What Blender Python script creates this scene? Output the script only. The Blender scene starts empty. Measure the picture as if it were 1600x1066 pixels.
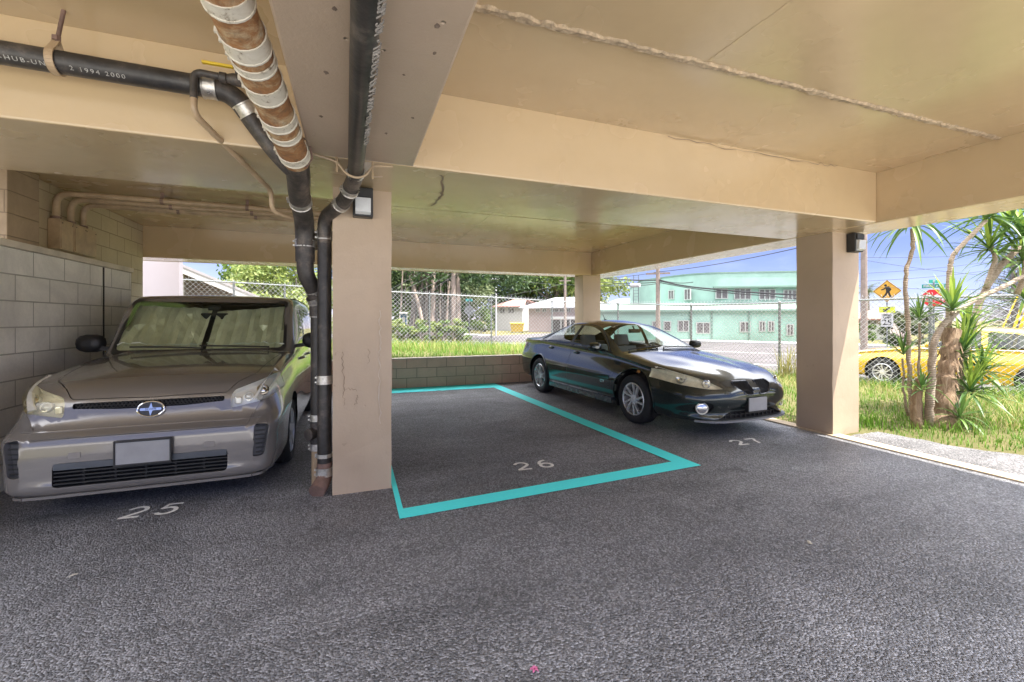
import bpy, bmesh, math, random
from math import sin, cos, pi, radians, sqrt, atan2, hypot
from mathutils import Vector, Matrix, Euler
from mathutils.kdtree import KDTree

random.seed(7)
SC = bpy.context.scene
COL = SC.collection

# ------------------------------------------------------------------ camera
EYE = 1.42
YAW = radians(20.2)
cam_data = bpy.data.cameras.new('camera')
cam_data.sensor_width = 36.0
cam_data.lens = 36.0 * 675.0 / 1600.0
cam_data.shift_y = -33.0 / 1600.0
cam_data.clip_start = 0.05
cam_data.clip_end = 3000.0
cam = bpy.data.objects.new('camera', cam_data)
COL.objects.link(cam)
cam.location = (0, 0, EYE)
cam.rotation_euler = (radians(90), 0, -YAW)
SC.camera = cam

# ------------------------------------------------------------------ sky, sun, exposure
SUN_DIR = Vector((0.30, -0.30, 1.0)).normalized()      # towards the sun
SUN_EL = math.asin(SUN_DIR.z)
SUN_AZ = atan2(SUN_DIR.x, SUN_DIR.y)
CLOUD_COL = (21.0, 21.3, 22.4, 1)
LOW_CLOUD = 0.10
SKY_TINT = (0.58, 0.49, 0.64, 1)
world = bpy.data.worlds.new("World")
SC.world = world
world.use_nodes = True
wn, wl = world.node_tree.nodes, world.node_tree.links
wn.clear()
w_out = wn.new('ShaderNodeOutputWorld')
w_bg = wn.new('ShaderNodeBackground')
w_sky = wn.new('ShaderNodeTexSky')
w_sky.sky_type = 'NISHITA'
w_sky.sun_disc = False
w_sky.sun_elevation = SUN_EL
w_sky.sun_rotation = SUN_AZ
w_sky.air_density = 0.7
w_sky.dust_density = 0.0
w_sky.ozone_density = 4.0
w_bg.inputs['Strength'].default_value = 0.07
# thin broken cloud mixed over the clear sky
w_tc = wn.new('ShaderNodeTexCoord')
w_map = wn.new('ShaderNodeMapping')
w_map.inputs['Scale'].default_value = (1.0, 1.0, 3.2)
w_noise = wn.new('ShaderNodeTexNoise')
w_noise.inputs['Scale'].default_value = 2.6
w_noise.inputs['Detail'].default_value = 7.0
w_noise.inputs['Roughness'].default_value = 0.58
w_ramp = wn.new('ShaderNodeValToRGB')
w_ramp.color_ramp.elements[0].position = 0.47
w_ramp.color_ramp.elements[0].color = (0, 0, 0, 1)
w_ramp.color_ramp.elements[1].position = 0.78
w_ramp.color_ramp.elements[1].color = (0.75, 0.75, 0.75, 1)
w_mix = wn.new('ShaderNodeMix')
w_mix.data_type = 'RGBA'
w_mix.inputs['B'].default_value = CLOUD_COL
w_sep = wn.new('ShaderNodeSeparateXYZ')
w_hi = wn.new('ShaderNodeMapRange')          # bright unseen cloud added overhead to fill the carport; low sky stays clear
w_hi.interpolation_type = 'SMOOTHSTEP'
w_hi.inputs['From Min'].default_value = 0.28
w_hi.inputs['From Max'].default_value = 0.62
w_hi.inputs['To Min'].default_value = 0.012
w_add = wn.new('ShaderNodeMath')
w_add.operation = 'ADD'
w_add.use_clamp = True
w_sc = wn.new('ShaderNodeMath')
w_sc.operation = 'MULTIPLY'
w_sc.inputs[1].default_value = LOW_CLOUD
w_tint = wn.new('ShaderNodeMix')
w_tint.data_type = 'RGBA'
w_tint.blend_type = 'MULTIPLY'
w_tint.inputs['Factor'].default_value = 1.0
w_tint.inputs['B'].default_value = SKY_TINT
wl.new(w_tc.outputs['Generated'], w_map.inputs['Vector'])
wl.new(w_tc.outputs['Generated'], w_sep.inputs[0])
wl.new(w_sep.outputs['Z'], w_hi.inputs['Value'])
wl.new(w_map.outputs['Vector'], w_noise.inputs['Vector'])
wl.new(w_noise.outputs['Fac'], w_ramp.inputs['Fac'])
wl.new(w_ramp.outputs['Color'], w_sc.inputs[0])
wl.new(w_sc.outputs[0], w_add.inputs[0])
wl.new(w_hi.outputs[0], w_add.inputs[1])
wl.new(w_add.outputs[0], w_mix.inputs['Factor'])
wl.new(w_sky.outputs['Color'], w_tint.inputs['A'])
wl.new(w_tint.outputs['Result'], w_mix.inputs['A'])
wl.new(w_mix.outputs['Result'], w_bg.inputs['Color'])
wl.new(w_bg.outputs['Background'], w_out.inputs['Surface'])

sun_data = bpy.data.lights.new('sun', 'SUN')
sun_data.energy = 3.5
sun_data.angle = radians(0.5)
sun_data.color = (1.0, 0.95, 0.86)
sun = bpy.data.objects.new('sun', sun_data)
COL.objects.link(sun)
sun.rotation_euler = SUN_DIR.to_track_quat('Z', 'Y').to_euler()
sun.location = (20, -20, 40)

SC.view_settings.view_transform = 'Standard'
SC.view_settings.look = 'None'
SC.view_settings.exposure = 1.95
SC.view_settings.gamma = 1.0
SC.view_settings.use_curve_mapping = False
SC.cycles.use_denoising = True
SC.cycles.max_bounces = 10
SC.cycles.diffuse_bounces = 6
SC.cycles.glossy_bounces = 4
SC.cycles.transparent_max_bounces = 16

# ------------------------------------------------------------------ helpers
def col4(c):
    return (c[0], c[1], c[2], 1.0)

def srgb(r, g, b):
    f = lambda v: (v / 255 / 12.92) if v / 255 <= 0.04045 else ((v / 255 + 0.055) / 1.055) ** 2.4
    return (f(r), f(g), f(b))

class NT:
    """tiny wrapper to write node trees tersely"""
    def __init__(self, name):
        self.m = bpy.data.materials.new(name)
        self.m.use_nodes = True
        self.t = self.m.node_tree
        self.n = self.t.nodes
        self.l = self.t.links
        self.b = self.n['Principled BSDF']
        self._tc = None
    def tc(self, which='Object'):
        if self._tc is None:
            self._tc = self.n.new('ShaderNodeTexCoord')
        return self._tc.outputs[which]
    def set(self, **kw):
        for k, v in kw.items():
            key = {'color': 'Base Color', 'rough': 'Roughness', 'metal': 'Metallic', 'coat': 'Coat Weight',
                   'coat_rough': 'Coat Roughness', 'spec': 'Specular IOR Level', 'ior': 'IOR'}.get(k, k)
            self.b.inputs[key].default_value = col4(v) if isinstance(v, tuple) and len(v) == 3 else v
        return self
    def map(self, scale=(1, 1, 1), loc=(0, 0, 0), rot=(0, 0, 0), src=None):
        m = self.n.new('ShaderNodeMapping')
        m.inputs['Scale'].default_value = scale
        m.inputs['Location'].default_value = loc
        m.inputs['Rotation'].default_value = rot
        self.l.new(src or self.tc(), m.inputs['Vector'])
        return m.outputs['Vector']
    def noise(self, scale, detail=4, rough=0.55, vec=None, dist=0.0):
        n = self.n.new('ShaderNodeTexNoise')
        n.inputs['Scale'].default_value = scale
        n.inputs['Detail'].default_value = detail
        n.inputs['Roughness'].default_value = rough
        n.inputs['Distortion'].default_value = dist
        self.l.new(vec or self.tc(), n.inputs['Vector'])
        return n.outputs['Fac']
    def voronoi(self, scale, vec=None, out='Distance', feature='F1', rnd=1.0):
        n = self.n.new('ShaderNodeTexVoronoi')
        n.feature = feature
        n.inputs['Scale'].default_value = scale
        n.inputs['Randomness'].default_value = rnd
        self.l.new(vec or self.tc(), n.inputs['Vector'])
        return n.outputs[out]
    def ramp(self, fac, stops):
        r = self.n.new('ShaderNodeValToRGB')
        e = r.color_ramp.elements
        while len(e) < len(stops):
            e.new(0.5)
        for i, (p, c) in enumerate(stops):
            e[i].position = p
            e[i].color = col4(c) if not isinstance(c, (int, float)) else (c, c, c, 1)
        self.l.new(fac, r.inputs['Fac'])
        return r.outputs['Color']
    def mix(self, fac, a, b, mode='MIX'):
        m = self.n.new('ShaderNodeMix')
        m.data_type = 'RGBA'
        m.blend_type = mode
        for sock, v in (('Factor', fac), ('A', a), ('B', b)):
            s = m.inputs[sock] if sock == 'Factor' else [i for i in m.inputs if i.name == sock and i.type == 'RGBA'][0]
            if isinstance(v, (int, float)):
                s.default_value = v if sock == 'Factor' else (v, v, v, 1)
            elif isinstance(v, tuple):
                s.default_value = col4(v)
            else:
                self.l.new(v, s)
        return [o for o in m.outputs if o.type == 'RGBA'][0]
    def math(self, op, a, b=0.0):
        m = self.n.new('ShaderNodeMath')
        m.operation = op
        for i, v in enumerate((a, b)):
            if isinstance(v, (int, float)):
                m.inputs[i].default_value = v
            else:
                self.l.new(v, m.inputs[i])
        return m.outputs[0]
    def bump(self, height, strength=0.3, dist=0.01, prev=None):
        b = self.n.new('ShaderNodeBump')
        b.inputs['Strength'].default_value = strength
        b.inputs['Distance'].default_value = dist
        self.l.new(height, b.inputs['Height'])
        if prev is not None:
            self.l.new(prev, b.inputs['Normal'])
        return b.outputs['Normal']
    def out(self, sock, to):
        self.l.new(sock, self.b.inputs[to])
        return self

def simple(name, color, rough=0.5, metal=0.0, var=0.12, vscale=6.0, bump=0.0, bscale=60.0, coat=0.0, spec=0.5, rvar=0.1):
    t = NT(name).set(rough=rough, metal=metal, coat=coat, spec=spec)
    lo = tuple(c * (1 - var) for c in color)
    hi = tuple(min(1, c * (1 + var)) for c in color)
    n = t.noise(vscale, 5, 0.6)
    t.out(t.ramp(n, [(0.3, lo), (0.7, hi)]), 'Base Color')
    if rvar:
        t.out(t.ramp(n, [(0.3, max(0.02, rough - rvar)), (0.7, min(1, rough + rvar))]), 'Roughness')
    if bump:
        t.out(t.bump(t.noise(bscale, 3), bump, 0.01), 'Normal')
    return t.m

class MB:
    """collects shapes; build() links them as ONE mesh object"""
    def __init__(self):
        self.v, self.f, self.mi = [], [], []
        self.cur = 0
    def add(self, vs, fs, mat=None):
        o = len(self.v)
        self.v.extend([tuple(p) for p in vs])
        m = self.cur if mat is None else mat
        for f in fs:
            self.f.append(tuple(i + o for i in f))
            self.mi.append(m)
        return self
    def box(self, x0, x1, y0, y1, z0, z1, M=None):
        vs = [(x, y, z) for x in (x0, x1) for y in (y0, y1) for z in (z0, z1)]
        if M is not None:
            vs = [M @ Vector(p) for p in vs]
        return self.add(vs, [(0, 1, 3, 2), (4, 6, 7, 5), (0, 4, 5, 1), (2, 3, 7, 6), (0, 2, 6, 4), (1, 5, 7, 3)])
    def cbox(self, c, s, M=None):
        return self.box(c[0] - s[0] / 2, c[0] + s[0] / 2, c[1] - s[1] / 2, c[1] + s[1] / 2, c[2] - s[2] / 2, c[2] + s[2] / 2, M)
    def bar(self, a, b, w, h=None, up=Vector((0, 0, 1))):
        a, b = Vector(a), Vector(b)
        h = w if h is None else h
        d = (b - a).normalized()
        if abs(d.dot(up)) > 0.98:
            up = Vector((1, 0, 0))
        s = d.cross(up).normalized()
        u = s.cross(d)
        vs = []
        for p in (a, b):
            for i, j in ((-1, -1), (1, -1), (1, 1), (-1, 1)):
                vs.append(p + s * (i * w / 2) + u * (j * h / 2))
        return self.add(vs, [(3, 2, 1, 0), (4, 5, 6, 7), (0, 1, 5, 4), (1, 2, 6, 5), (2, 3, 7, 6), (3, 0, 4, 7)])
    def tube(self, pts, r, n=10, caps=True):
        pts = [Vector(p) for p in pts]
        k = len(pts)
        rs = r if isinstance(r, (list, tuple)) else [r] * k
        tang = []
        for i in range(k):
            a = pts[max(0, i - 1)]
            b = pts[min(k - 1, i + 1)]
            d = b - a
            tang.append(d.normalized() if d.length > 1e-9 else Vector((0, 0, 1)))
        ref = Vector((0, 0, 1)) if abs(tang[0].z) < 0.9 else Vector((1, 0, 0))
        s = tang[0].cross(ref).normalized()
        vs, fs = [], []
        for i in range(k):
            s = (s - tang[i] * s.dot(tang[i]))
            s = s.normalized() if s.length > 1e-6 else tang[i].orthogonal().normalized()
            u = tang[i].cross(s)
            for j in range(n):
                a = 2 * pi * j / n
                vs.append(pts[i] + (s * cos(a) + u * sin(a)) * rs[i])
        for i in range(k - 1):
            for j in range(n):
                j2 = (j + 1) % n
                fs.append((i * n + j, i * n + j2, (i + 1) * n + j2, (i + 1) * n + j))
        if caps:
            fs.append(tuple(reversed(range(n))))
            fs.append(tuple(range((k - 1) * n, k * n)))
        return self.add(vs, fs)
    def lathe(self, prof, n=24, M=None):
        """profile [(r, z)] round the local z axis"""
        vs, fs = [], []
        k = len(prof)
        for r, z in prof:
            for j in range(n):
                a = 2 * pi * j / n
                p = Vector((r * cos(a), r * sin(a), z))
                vs.append(M @ p if M is not None else p)
        for i in range(k - 1):
            for j in range(n):
                j2 = (j + 1) % n
                fs.append((i * n + j, i * n + j2, (i + 1) * n + j2, (i + 1) * n + j))
        return self.add(vs, fs)
    def prism(self, poly, h0, h1, M=None):
        """polygon [(a, b)] in local xy extruded from z=h0 to h1"""
        n = len(poly)
        vs = [Vector((a, b, h0)) for a, b in poly] + [Vector((a, b, h1)) for a, b in poly]
        if M is not None:
            vs = [M @ p for p in vs]
        fs = [tuple(reversed(range(n))), tuple(range(n, 2 * n))]
        fs += [(i, (i + 1) % n, n + (i + 1) % n, n + i) for i in range(n)]
        return self.add(vs, fs)
    def ellipsoid(self, c, r, n=14, m=10, M=None):
        vs, fs = [], []
        for i in range(m + 1):
            ph = pi * i / m
            for j in range(n):
                a = 2 * pi * j / n
                p = Vector((c[0] + r[0] * sin(ph) * cos(a), c[1] + r[1] * sin(ph) * sin(a), c[2] + r[2] * cos(ph)))
                vs.append(M @ p if M is not None else p)
        for i in range(m):
            for j in range(n):
                j2 = (j + 1) % n
                fs.append((i * n + j, (i + 1) * n + j, (i + 1) * n + j2, i * n + j2))
        return self.add(vs, fs)
    def build(self, name, mat, parent=None, smooth=False, bevel=0.0, seg=2, angle=35, weld=False):
        me = bpy.data.meshes.new(name)
        me.from_pydata(self.v, [], self.f)
        mats = mat if isinstance(mat, (list, tuple)) else [mat]
        for m in mats:
            me.materials.append(m)
        if len(mats) > 1:
            me.polygons.foreach_set('material_index', self.mi)
        if weld or bevel:
            bm = bmesh.new()
            bm.from_mesh(me)
            if weld:
                bmesh.ops.remove_doubles(bm, verts=bm.verts, dist=1e-5)
            if bevel:
                es = [e for e in bm.edges if len(e.link_faces) == 2 and e.calc_face_angle(0) > radians(30)]
                bmesh.ops.bevel(bm, geom=es, offset=bevel, segments=seg, affect='EDGES', profile=0.5, clamp_overlap=True)
            bm.to_mesh(me)
            bm.free()
        if smooth:
            me.shade_smooth()
            if angle < 180:
                me.set_sharp_from_angle(angle=radians(angle))
        me.validate()
        o = bpy.data.objects.new(name, me)
        COL.objects.link(o)
        if parent is not None:
            o.parent = parent
        return o

def tag(o, label=None, cat=None, group=None, kind=None):
    if label: o['label'] = label
    if cat: o['category'] = cat
    if group: o['group'] = group
    if kind: o['kind'] = kind
    return o

def thing(name, label, cat, loc=(0, 0, 0), rz=0.0, group=None):
    o = bpy.data.objects.new(name, None)
    o.empty_display_size = 0.2
    COL.objects.link(o)
    o.location = loc
    o.rotation_euler = (0, 0, rz)
    return tag(o, label, cat, group)

def copy_tree(o, parent=None):
    c = o.copy()
    COL.objects.link(c)
    if parent is not None:
        c.parent = parent
    for ch in list(o.children):
        copy_tree(ch, c)
    return c

def fillet(pts, r, n=6):
    """round the corners of a polyline"""
    pts = [Vector(p) for p in pts]
    out = [pts[0]]
    for i in range(1, len(pts) - 1):
        a, b, c = pts[i - 1], pts[i], pts[i + 1]
        d1, d2 = (a - b), (c - b)
        k = min(r, d1.length * 0.49, d2.length * 0.49)
        p0, p2 = b + d1.normalized() * k, b + d2.normalized() * k
        for j in range(n + 1):
            t = j / n
            out.append(p0 * (1 - t) ** 2 + b * 2 * t * (1 - t) + p2 * t * t)
    out.append(pts[-1])
    return out

def text_mesh(txt, size, depth=0.002, M=None, bold=0.0, spacing=1.0):
    """the characters as a mesh builder, centred, in the local xy plane"""
    cu = bpy.data.curves.new('t', 'FONT')
    cu.body = txt
    cu.size = size
    cu.align_x = 'CENTER'
    cu.align_y = 'CENTER'
    cu.extrude = depth
    cu.offset = bold
    cu.space_character = spacing
    cu.resolution_u = 4
    ob = bpy.data.objects.new('t', cu)
    COL.objects.link(ob)
    dg = bpy.context.evaluated_depsgraph_get()
    me = bpy.data.meshes.new_from_object(ob.evaluated_get(dg))
    vs = [v.co.copy() for v in me.vertices]
    fs = [tuple(p.vertices) for p in me.polygons]
    bpy.data.objects.remove(ob)
    bpy.data.curves.remove(cu)
    bpy.data.meshes.remove(me)
    if M is not None:
        vs = [M @ v for v in vs]
    return vs, fs

def sstep(a, b, x):
    t = max(0.0, min(1.0, (x - a) / (b - a)))
    return t * t * (3 - 2 * t)

def lerp(a, b, t):
    return a + (b - a) * t
SY, CY = sin(YAW), cos(YAW)

def at(u, d):
    """plan point seen in picture column u at distance d in front of the lens"""
    c = (u - 800) / 675.0
    return Vector(((SY + c * CY) * d, (CY - c * SY) * d, 0))

def hz(v, d):
    """height of picture row v at distance d"""
    return EYE + d * (500 - v) / 675.0
# ------------------------------------------------------------------ materials of the setting
def mat_paint(name, base, dirt, gloss=0.34, rough_bump=0.12, pits=0.0, var=0.08, STAIN=0.3, COAT=0.0, streaks=0.0):
    t = NT(name)
    big = t.noise(0.9, 5, 0.6)
    mid = t.noise(2.0, 3, 0.5)
    c = t.ramp(big, [(0.3, tuple(v * (1 - var) for v in base)), (0.7, tuple(min(1, v * (1 + var)) for v in base))])
    stain = t.ramp(t.noise(1.3, 5, 0.6, dist=.2), [(0.50, 0.0), (0.80, STAIN)])
    c = t.mix(stain, c, dirt)
    if streaks:
        sk = t.noise(1.0, 6, .7, vec=t.map((3.5, 3.5, .9)), dist=.8)
        c = t.mix(t.ramp(sk, [(.54, 0.0), (.80, streaks * .5)]), c, tuple(v * .8 for v in dirt))
        sc = t.noise(7, 6, .7, dist=.4)
        c = t.mix(t.ramp(sc, [(.66, 0.0), (.72, streaks)]), c, tuple(v * .55 for v in dirt))
    t.out(c, 'Base Color')
    t.out(t.ramp(mid, [(0.3, gloss - 0.07), (0.75, gloss + 0.1)]), 'Roughness')
    n = t.bump(t.noise(1.6, 3), 0.25, 0.05)
    n = t.bump(t.noise(46, 5, 0.7), rough_bump, 0.012, n)
    if pits:
        p = t.ramp(t.voronoi(9.0), [(0.0, 0.0), (0.09, 1.0)])
        sel = t.ramp(t.noise(3.1, 2), [(0.48, 1.0), (0.6, 0.0)])
        pm = t.mix(sel, p, 1.0)
        n = t.bump(pm, pits, 0.03, n)
    t.out(n, 'Normal')
    t.set(spec=0.5, coat=COAT, coat_rough=.17)
    return t.m

M_TAN = mat_paint('tan_paint', (0.58, 0.435, 0.258), (0.46, 0.335, 0.195), gloss=0.24, rough_bump=.06, pits=0.05, var=.05, STAIN=.22, COAT=.6)
M_BEAM = mat_paint('tan_beam_paint', (0.47, 0.36, 0.265), (0.34, 0.255, 0.185), gloss=0.33, rough_bump=0.25, pits=0.8, streaks=.3)
M_COLUMN = mat_paint('tan_column_paint', (0.50, 0.385, 0.275), (0.33, 0.235, 0.155), gloss=0.42, rough_bump=0.15, pits=0.35, streaks=.4)
M_STUCCO = mat_paint('tan_stucco', (0.52, 0.42, 0.29), (0.42, 0.33, 0.24), gloss=0.7, rough_bump=0.3)

def mat_asphalt(name, tone=(0.205, 0.206, 0.224), rough=0.55, grain=1.0):
    t = NT(name)
    vec = t.tc()
    patch = t.noise(0.55, 6, 0.62, dist=0.8)
    streak = t.noise(1.0, 5, 0.6, vec=t.map((0.5, 1.9, 1), rot=(0, 0, 0.45)))
    stone = t.voronoi(105.0, out='Color')
    stone_d = t.voronoi(105.0, out='Distance')
    c = t.ramp(patch, [(0.28, tuple(v * 0.68 for v in tone)), (0.5, tone), (0.72, tuple(v * 1.38 for v in tone))])
    c = t.mix(t.ramp(streak, [(0.47, 0.0), (0.68, 0.7)]), c, tuple(v * 0.55 for v in tone))
    bw = t.n.new('ShaderNodeRGBToBW')
    t.l.new(stone, bw.inputs[0])
    g = t.ramp(bw.outputs[0], [(0.15, 0.42), (0.55, 0.95), (0.85, 1.9)])
    oil = t.ramp(t.noise(2.1, 5, .6, dist=.4), [(.63, 0.0), (.70, .65)])
    c = t.mix(oil, c, tuple(v * .42 for v in tone))
    drip = t.ramp(t.noise(8.5, 3, .5), [(.70, 0.0), (.745, .7)])
    c = t.mix(drip, c, tuple(v * .35 for v in tone))
    grit = t.ramp(t.noise(130, 2, .5), [(.70, 0.0), (.76, .6)])
    c = t.mix(grit, c, tuple(min(1, v * 2.2) for v in tone))
    c = t.mix(0.88 * grain, c, g, 'MULTIPLY')
    t.out(c, 'Base Color')
    t.out(t.ramp(t.noise(1.3, 5), [(0.3, rough - 0.12), (0.7, rough + 0.12)]), 'Roughness')
    h = t.math('SUBTRACT', 1.0, stone_d)
    n = t.bump(t.noise(2.4, 4), 0.35, 0.06)
    n = t.bump(h, 0.9 * grain, 0.011, n)
    n = t.bump(t.noise(52, 4), 0.55, 0.012, n)
    t.out(n, 'Normal')
    return t.m

M_ASPHALT = mat_asphalt('parking_asphalt')
M_ROAD = mat_asphalt('street_asphalt', (0.075, 0.064, 0.068), 0.8, 0.6)

def mat_block(name, tones, mortar, axis='yz', bw=0.405, bh=0.2, off=0.5, msize=0.006, paint_rough=0.75, dark=0.5):
    """concrete block courses on a wall face; axis names the face's horizontal and vertical directions"""
    t = NT(name)
    sep = t.n.new('ShaderNodeSeparateXYZ')
    t.l.new(t.tc(), sep.inputs[0])
    cmb = t.n.new('ShaderNodeCombineXYZ')
    t.l.new(sep.outputs['XYZ'.index(axis[0].upper())], cmb.inputs[0])
    t.l.new(sep.outputs['XYZ'.index(axis[1].upper())], cmb.inputs[1])
    br = t.n.new('ShaderNodeTexBrick')
    br.offset = off
    br.inputs['Scale'].default_value = 1.0
    br.inputs['Brick Width'].default_value = bw
    br.inputs['Row Height'].default_value = bh
    br.inputs['Mortar Size'].default_value = msize
    br.inputs['Mortar Smooth'].default_value = 0.25
    br.inputs['Bias'].default_value = 0.0
    br.inputs['Color1'].default_value = col4(tones[0])
    br.inputs['Color2'].default_value = col4(tones[1])
    br.inputs['Mortar'].default_value = col4(mortar)
    t.l.new(cmb.outputs[0], br.inputs['Vector'])
    grime = t.ramp(t.noise(1.4, 7, 0.68, dist=0.9), [(0.42, 0.0), (0.74, dark)])
    c = t.mix(grime, br.outputs['Color'], tuple(v * 0.5 for v in tones[0]))
    c = t.mix(t.ramp(t.noise(38, 5, 0.7), [(0.35, 0.0), (0.75, 0.22)]), c, tuple(v * 0.55 for v in tones[1]))
    t.out(c, 'Base Color')
    t.set(rough=paint_rough)
    inv = t.math('SUBTRACT', 1.0, br.outputs['Fac'])
    n = t.bump(inv, 0.8, 0.012)
    n = t.bump(t.noise(70, 5, 0.7), 0.4, 0.008, n)
    t.out(n, 'Normal')
    return t.m

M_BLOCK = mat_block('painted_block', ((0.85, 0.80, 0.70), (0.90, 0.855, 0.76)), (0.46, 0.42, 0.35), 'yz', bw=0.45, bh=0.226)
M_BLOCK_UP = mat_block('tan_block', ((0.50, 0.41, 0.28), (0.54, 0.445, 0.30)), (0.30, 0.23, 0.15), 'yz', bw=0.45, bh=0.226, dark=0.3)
M_BLOCK_LOW = mat_block('brown_block', ((0.70, 0.46, 0.33), (0.76, 0.51, 0.365)), (0.28, 0.19, 0.13), 'xz', bw=0.42, bh=0.205, dark=0.45)
M_CONC = simple('concrete', (0.42, 0.37, 0.31), 0.85, var=0.18, vscale=3, bump=0.35, bscale=50)
M_CONC_PALE = simple('pale_concrete', (0.42, 0.41, 0.39), 0.9, var=0.12, vscale=1.2, bump=0.2, bscale=30)

# ------------------------------------------------------------------ terrain
FENCE_R = [(11.6, 1.2), (10.9, 3.97), (10.1, 6.07), (9.86, 7.71), (9.33, 10.1), (8.7, 12.9), (8.45, 15.0)]

def fence_x(y):
    p = FENCE_R
    if y <= p[0][1]: return p[0][0]
    for (x0, y0), (x1, y1) in zip(p, p[1:]):
        if y <= y1:
            return lerp(x0, x1, (y - y0) / (y1 - y0))
    return p[-1][0]

def ground_z(x, y):
    raised = 0.60 - 0.037 * max(-10, min(12, x))
    right = raised * sstep(8.0, 15.5, y) * 0.95
    if y > 9.36:
        z = lerp(right, raised * lerp(0.90, 1.0, sstep(9.4, 12, y)), sstep(8.2, 5.4, x))
    elif x < 5.64:
        z = -0.12
    else:
        z = right + 0.05 * sstep(6.2, 7.6, x)
    # beyond the fences the land drops to the streets
    fx = fence_x(min(y, 15.0))
    over = x - fx if y < 15.2 else max((x - 8.4), (y - 15.4) if x < 8.4 else 0.0) if True else 0
    if y < 15.2 and x > fx:
        z = lerp(z, -0.36, sstep(0.2, 1.9, over))
    elif y >= 15.2:
        dd = max(y - 15.4, 0)
        z = lerp(z, -0.36, max(sstep(1.0, 9.0, dd), sstep(.3, 2.4, x - 8.45)))
    if y < -2.5 and x < 31:
        z = min(z, -0.25)
    z += 0.018 * sin(x * 2.3 + 1.1) * sin(y * 1.9) * (1 if (x > 5.8 or y > 9.5) else 0)
    return z

def build_ground():
    xs = [-900, -300, -120, -60, -40, -25, -15, -10, -7.5, -5, -3.5]
    x = -3.0
    while x < 5.0:
        xs.append(x); x += 0.5
    xs += [5.2, 5.45, 5.635, 5.645]
    x = 5.9
    while x < 16.0:
        xs.append(x); x += 0.25
    xs += [17, 19, 22, 26, 32, 40, 55, 80, 140, 300, 900]
    ys = [-900, -300, -120, -60, -40, -25, -15, -10, -9, -7, -5, -3, -1]
    y = 0.0
    while y < 9.0:
        ys.append(y); y += 0.4
    ys += [9.1, 9.355, 9.365]
    y = 9.6
    while y < 19:
        ys.append(y); y += 0.4
    ys += [20, 21, 22, 23, 24, 25, 26, 28, 32, 40, 55, 80, 140, 300, 900]
    n = len(ys)
    vs = [(x, y, ground_z(x, y)) for x in xs for y in ys]
    fs = [(i * n + j, (i + 1) * n + j, (i + 1) * n + j + 1, i * n + j + 1) for i in range(len(xs) - 1) for j in range(n - 1)]
    t = NT('lawn_soil')
    nn = t.noise(0.7, 6, 0.65)
    fine = t.noise(28, 5, 0.7)
    c = t.ramp(nn, [(0.3, (0.10, 0.105, 0.04)), (0.5, (0.135, 0.13, 0.055)), (0.72, (0.20, 0.17, 0.085))])
    c = t.mix(t.ramp(fine, [(0.4, 0.0), (0.7, 0.6)]), c, (0.10, 0.075, 0.04))
    t.out(c, 'Base Color').set(rough=0.95, spec=0.1)
    t.out(t.bump(fine, 0.6, 0.03), 'Normal')
    b = MB().add(vs, fs)
    o = b.build('ground', t.m, smooth=True, angle=60)
    tag(o, kind='structure')
build_ground()

# asphalt floor of the parking bays
b = MB()
nx, ny = 18, 30
vs, fs = [], []
for i in range(nx + 1):
    for j in range(ny + 1):
        vs.append((lerp(-3.6, 5.46, i / nx), lerp(-1.6, 9.22, j / ny), 0.0))
for i in range(nx):
    for j in range(ny):
        a = i * (ny + 1) + j
        fs.append((a, a + ny + 1, a + ny + 2, a + 1))
b.add(vs, fs)
tag(b.build('parking_floor', M_ASPHALT), kind='structure')
# unseen pale concrete lane behind the camera, added to bounce sunlight under the ceiling
b = MB().box(-24, 30, -26, -1.6, -0.2, -0.004)
tag(b.build('bounce_driveway', M_CONC_PALE), kind='structure')
# beige concrete edging along the open side
b = MB().box(5.46, 5.64, -3.0, 9.2, -0.15, 0.018)
tag(b.build('kerb', simple('beige_edging', (0.50, 0.40, 0.28), 0.85, var=0.15, vscale=4, bump=0.3), bevel=0.006), kind='structure')

# ------------------------------------------------------------------ the carport
Z_SOF, Z_SLAB = 2.50, 3.05
carport = thing('carport_building', 'tan painted concrete carport with deep beams and square pillars over the parking bays', 'building', (0, 0, 0))

def slab(name, x0, x1, y0, y1, z0, z1, mat, bevel=0.012, lab=None):
    o = MB().box(x0, x1, y0, y1, z0, z1).build(name, mat, carport, bevel=bevel, seg=2)
    if lab: o['label'] = lab
    return o

Y_OPEN = -0.5
slab('ceiling_slab', -3.7, 6.08, Y_OPEN, 9.70, Z_SLAB, 3.30, M_TAN)
slab('beam', -3.7, 5.45, 3.10, 4.18, Z_SOF, Z_SLAB + .01, M_TAN, lab='wide beam across the bays, over the pillar heads')
slab('beam', -0.27, 0.40, Y_OPEN, 3.10, Z_SOF, Z_SLAB + .01, M_BEAM, lab='rough pitted beam with a black pipe under it')
slab('beam', 5.45, 6.08, Y_OPEN, 9.70, Z_SOF - .004, Z_SLAB + .01, M_TAN, lab='edge beam along the open lawn side')
slab('beam', -3.7, 5.45, 9.20, 9.70, Z_SOF + .004, Z_SLAB + .01, M_TAN, lab='back beam over the low block wall')
def pillar(x0, x1, y0, y1, lab):
    b = MB()
    n = 14
    # a slightly uneven plastered shaft
    vs, fs = [], []
    ring = [(x0, y0), (x1, y0), (x1, y1), (x0, y1)]
    for k in range(n + 1):
        z = lerp(-0.1, Z_SOF, k / n)
        for (x, y) in ring:
            vs.append((x + random.uniform(-.003, .003), y + random.uniform(-.003, .003), z))
    for k in range(n):
        for j in range(4):
            fs.append((k * 4 + j, k * 4 + (j + 1) % 4, (k + 1) * 4 + (j + 1) % 4, (k + 1) * 4 + j))
    b.add(vs, fs)
    o = b.build('pillar', M_COLUMN, carport)
    o['label'] = lab
    return o
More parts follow.
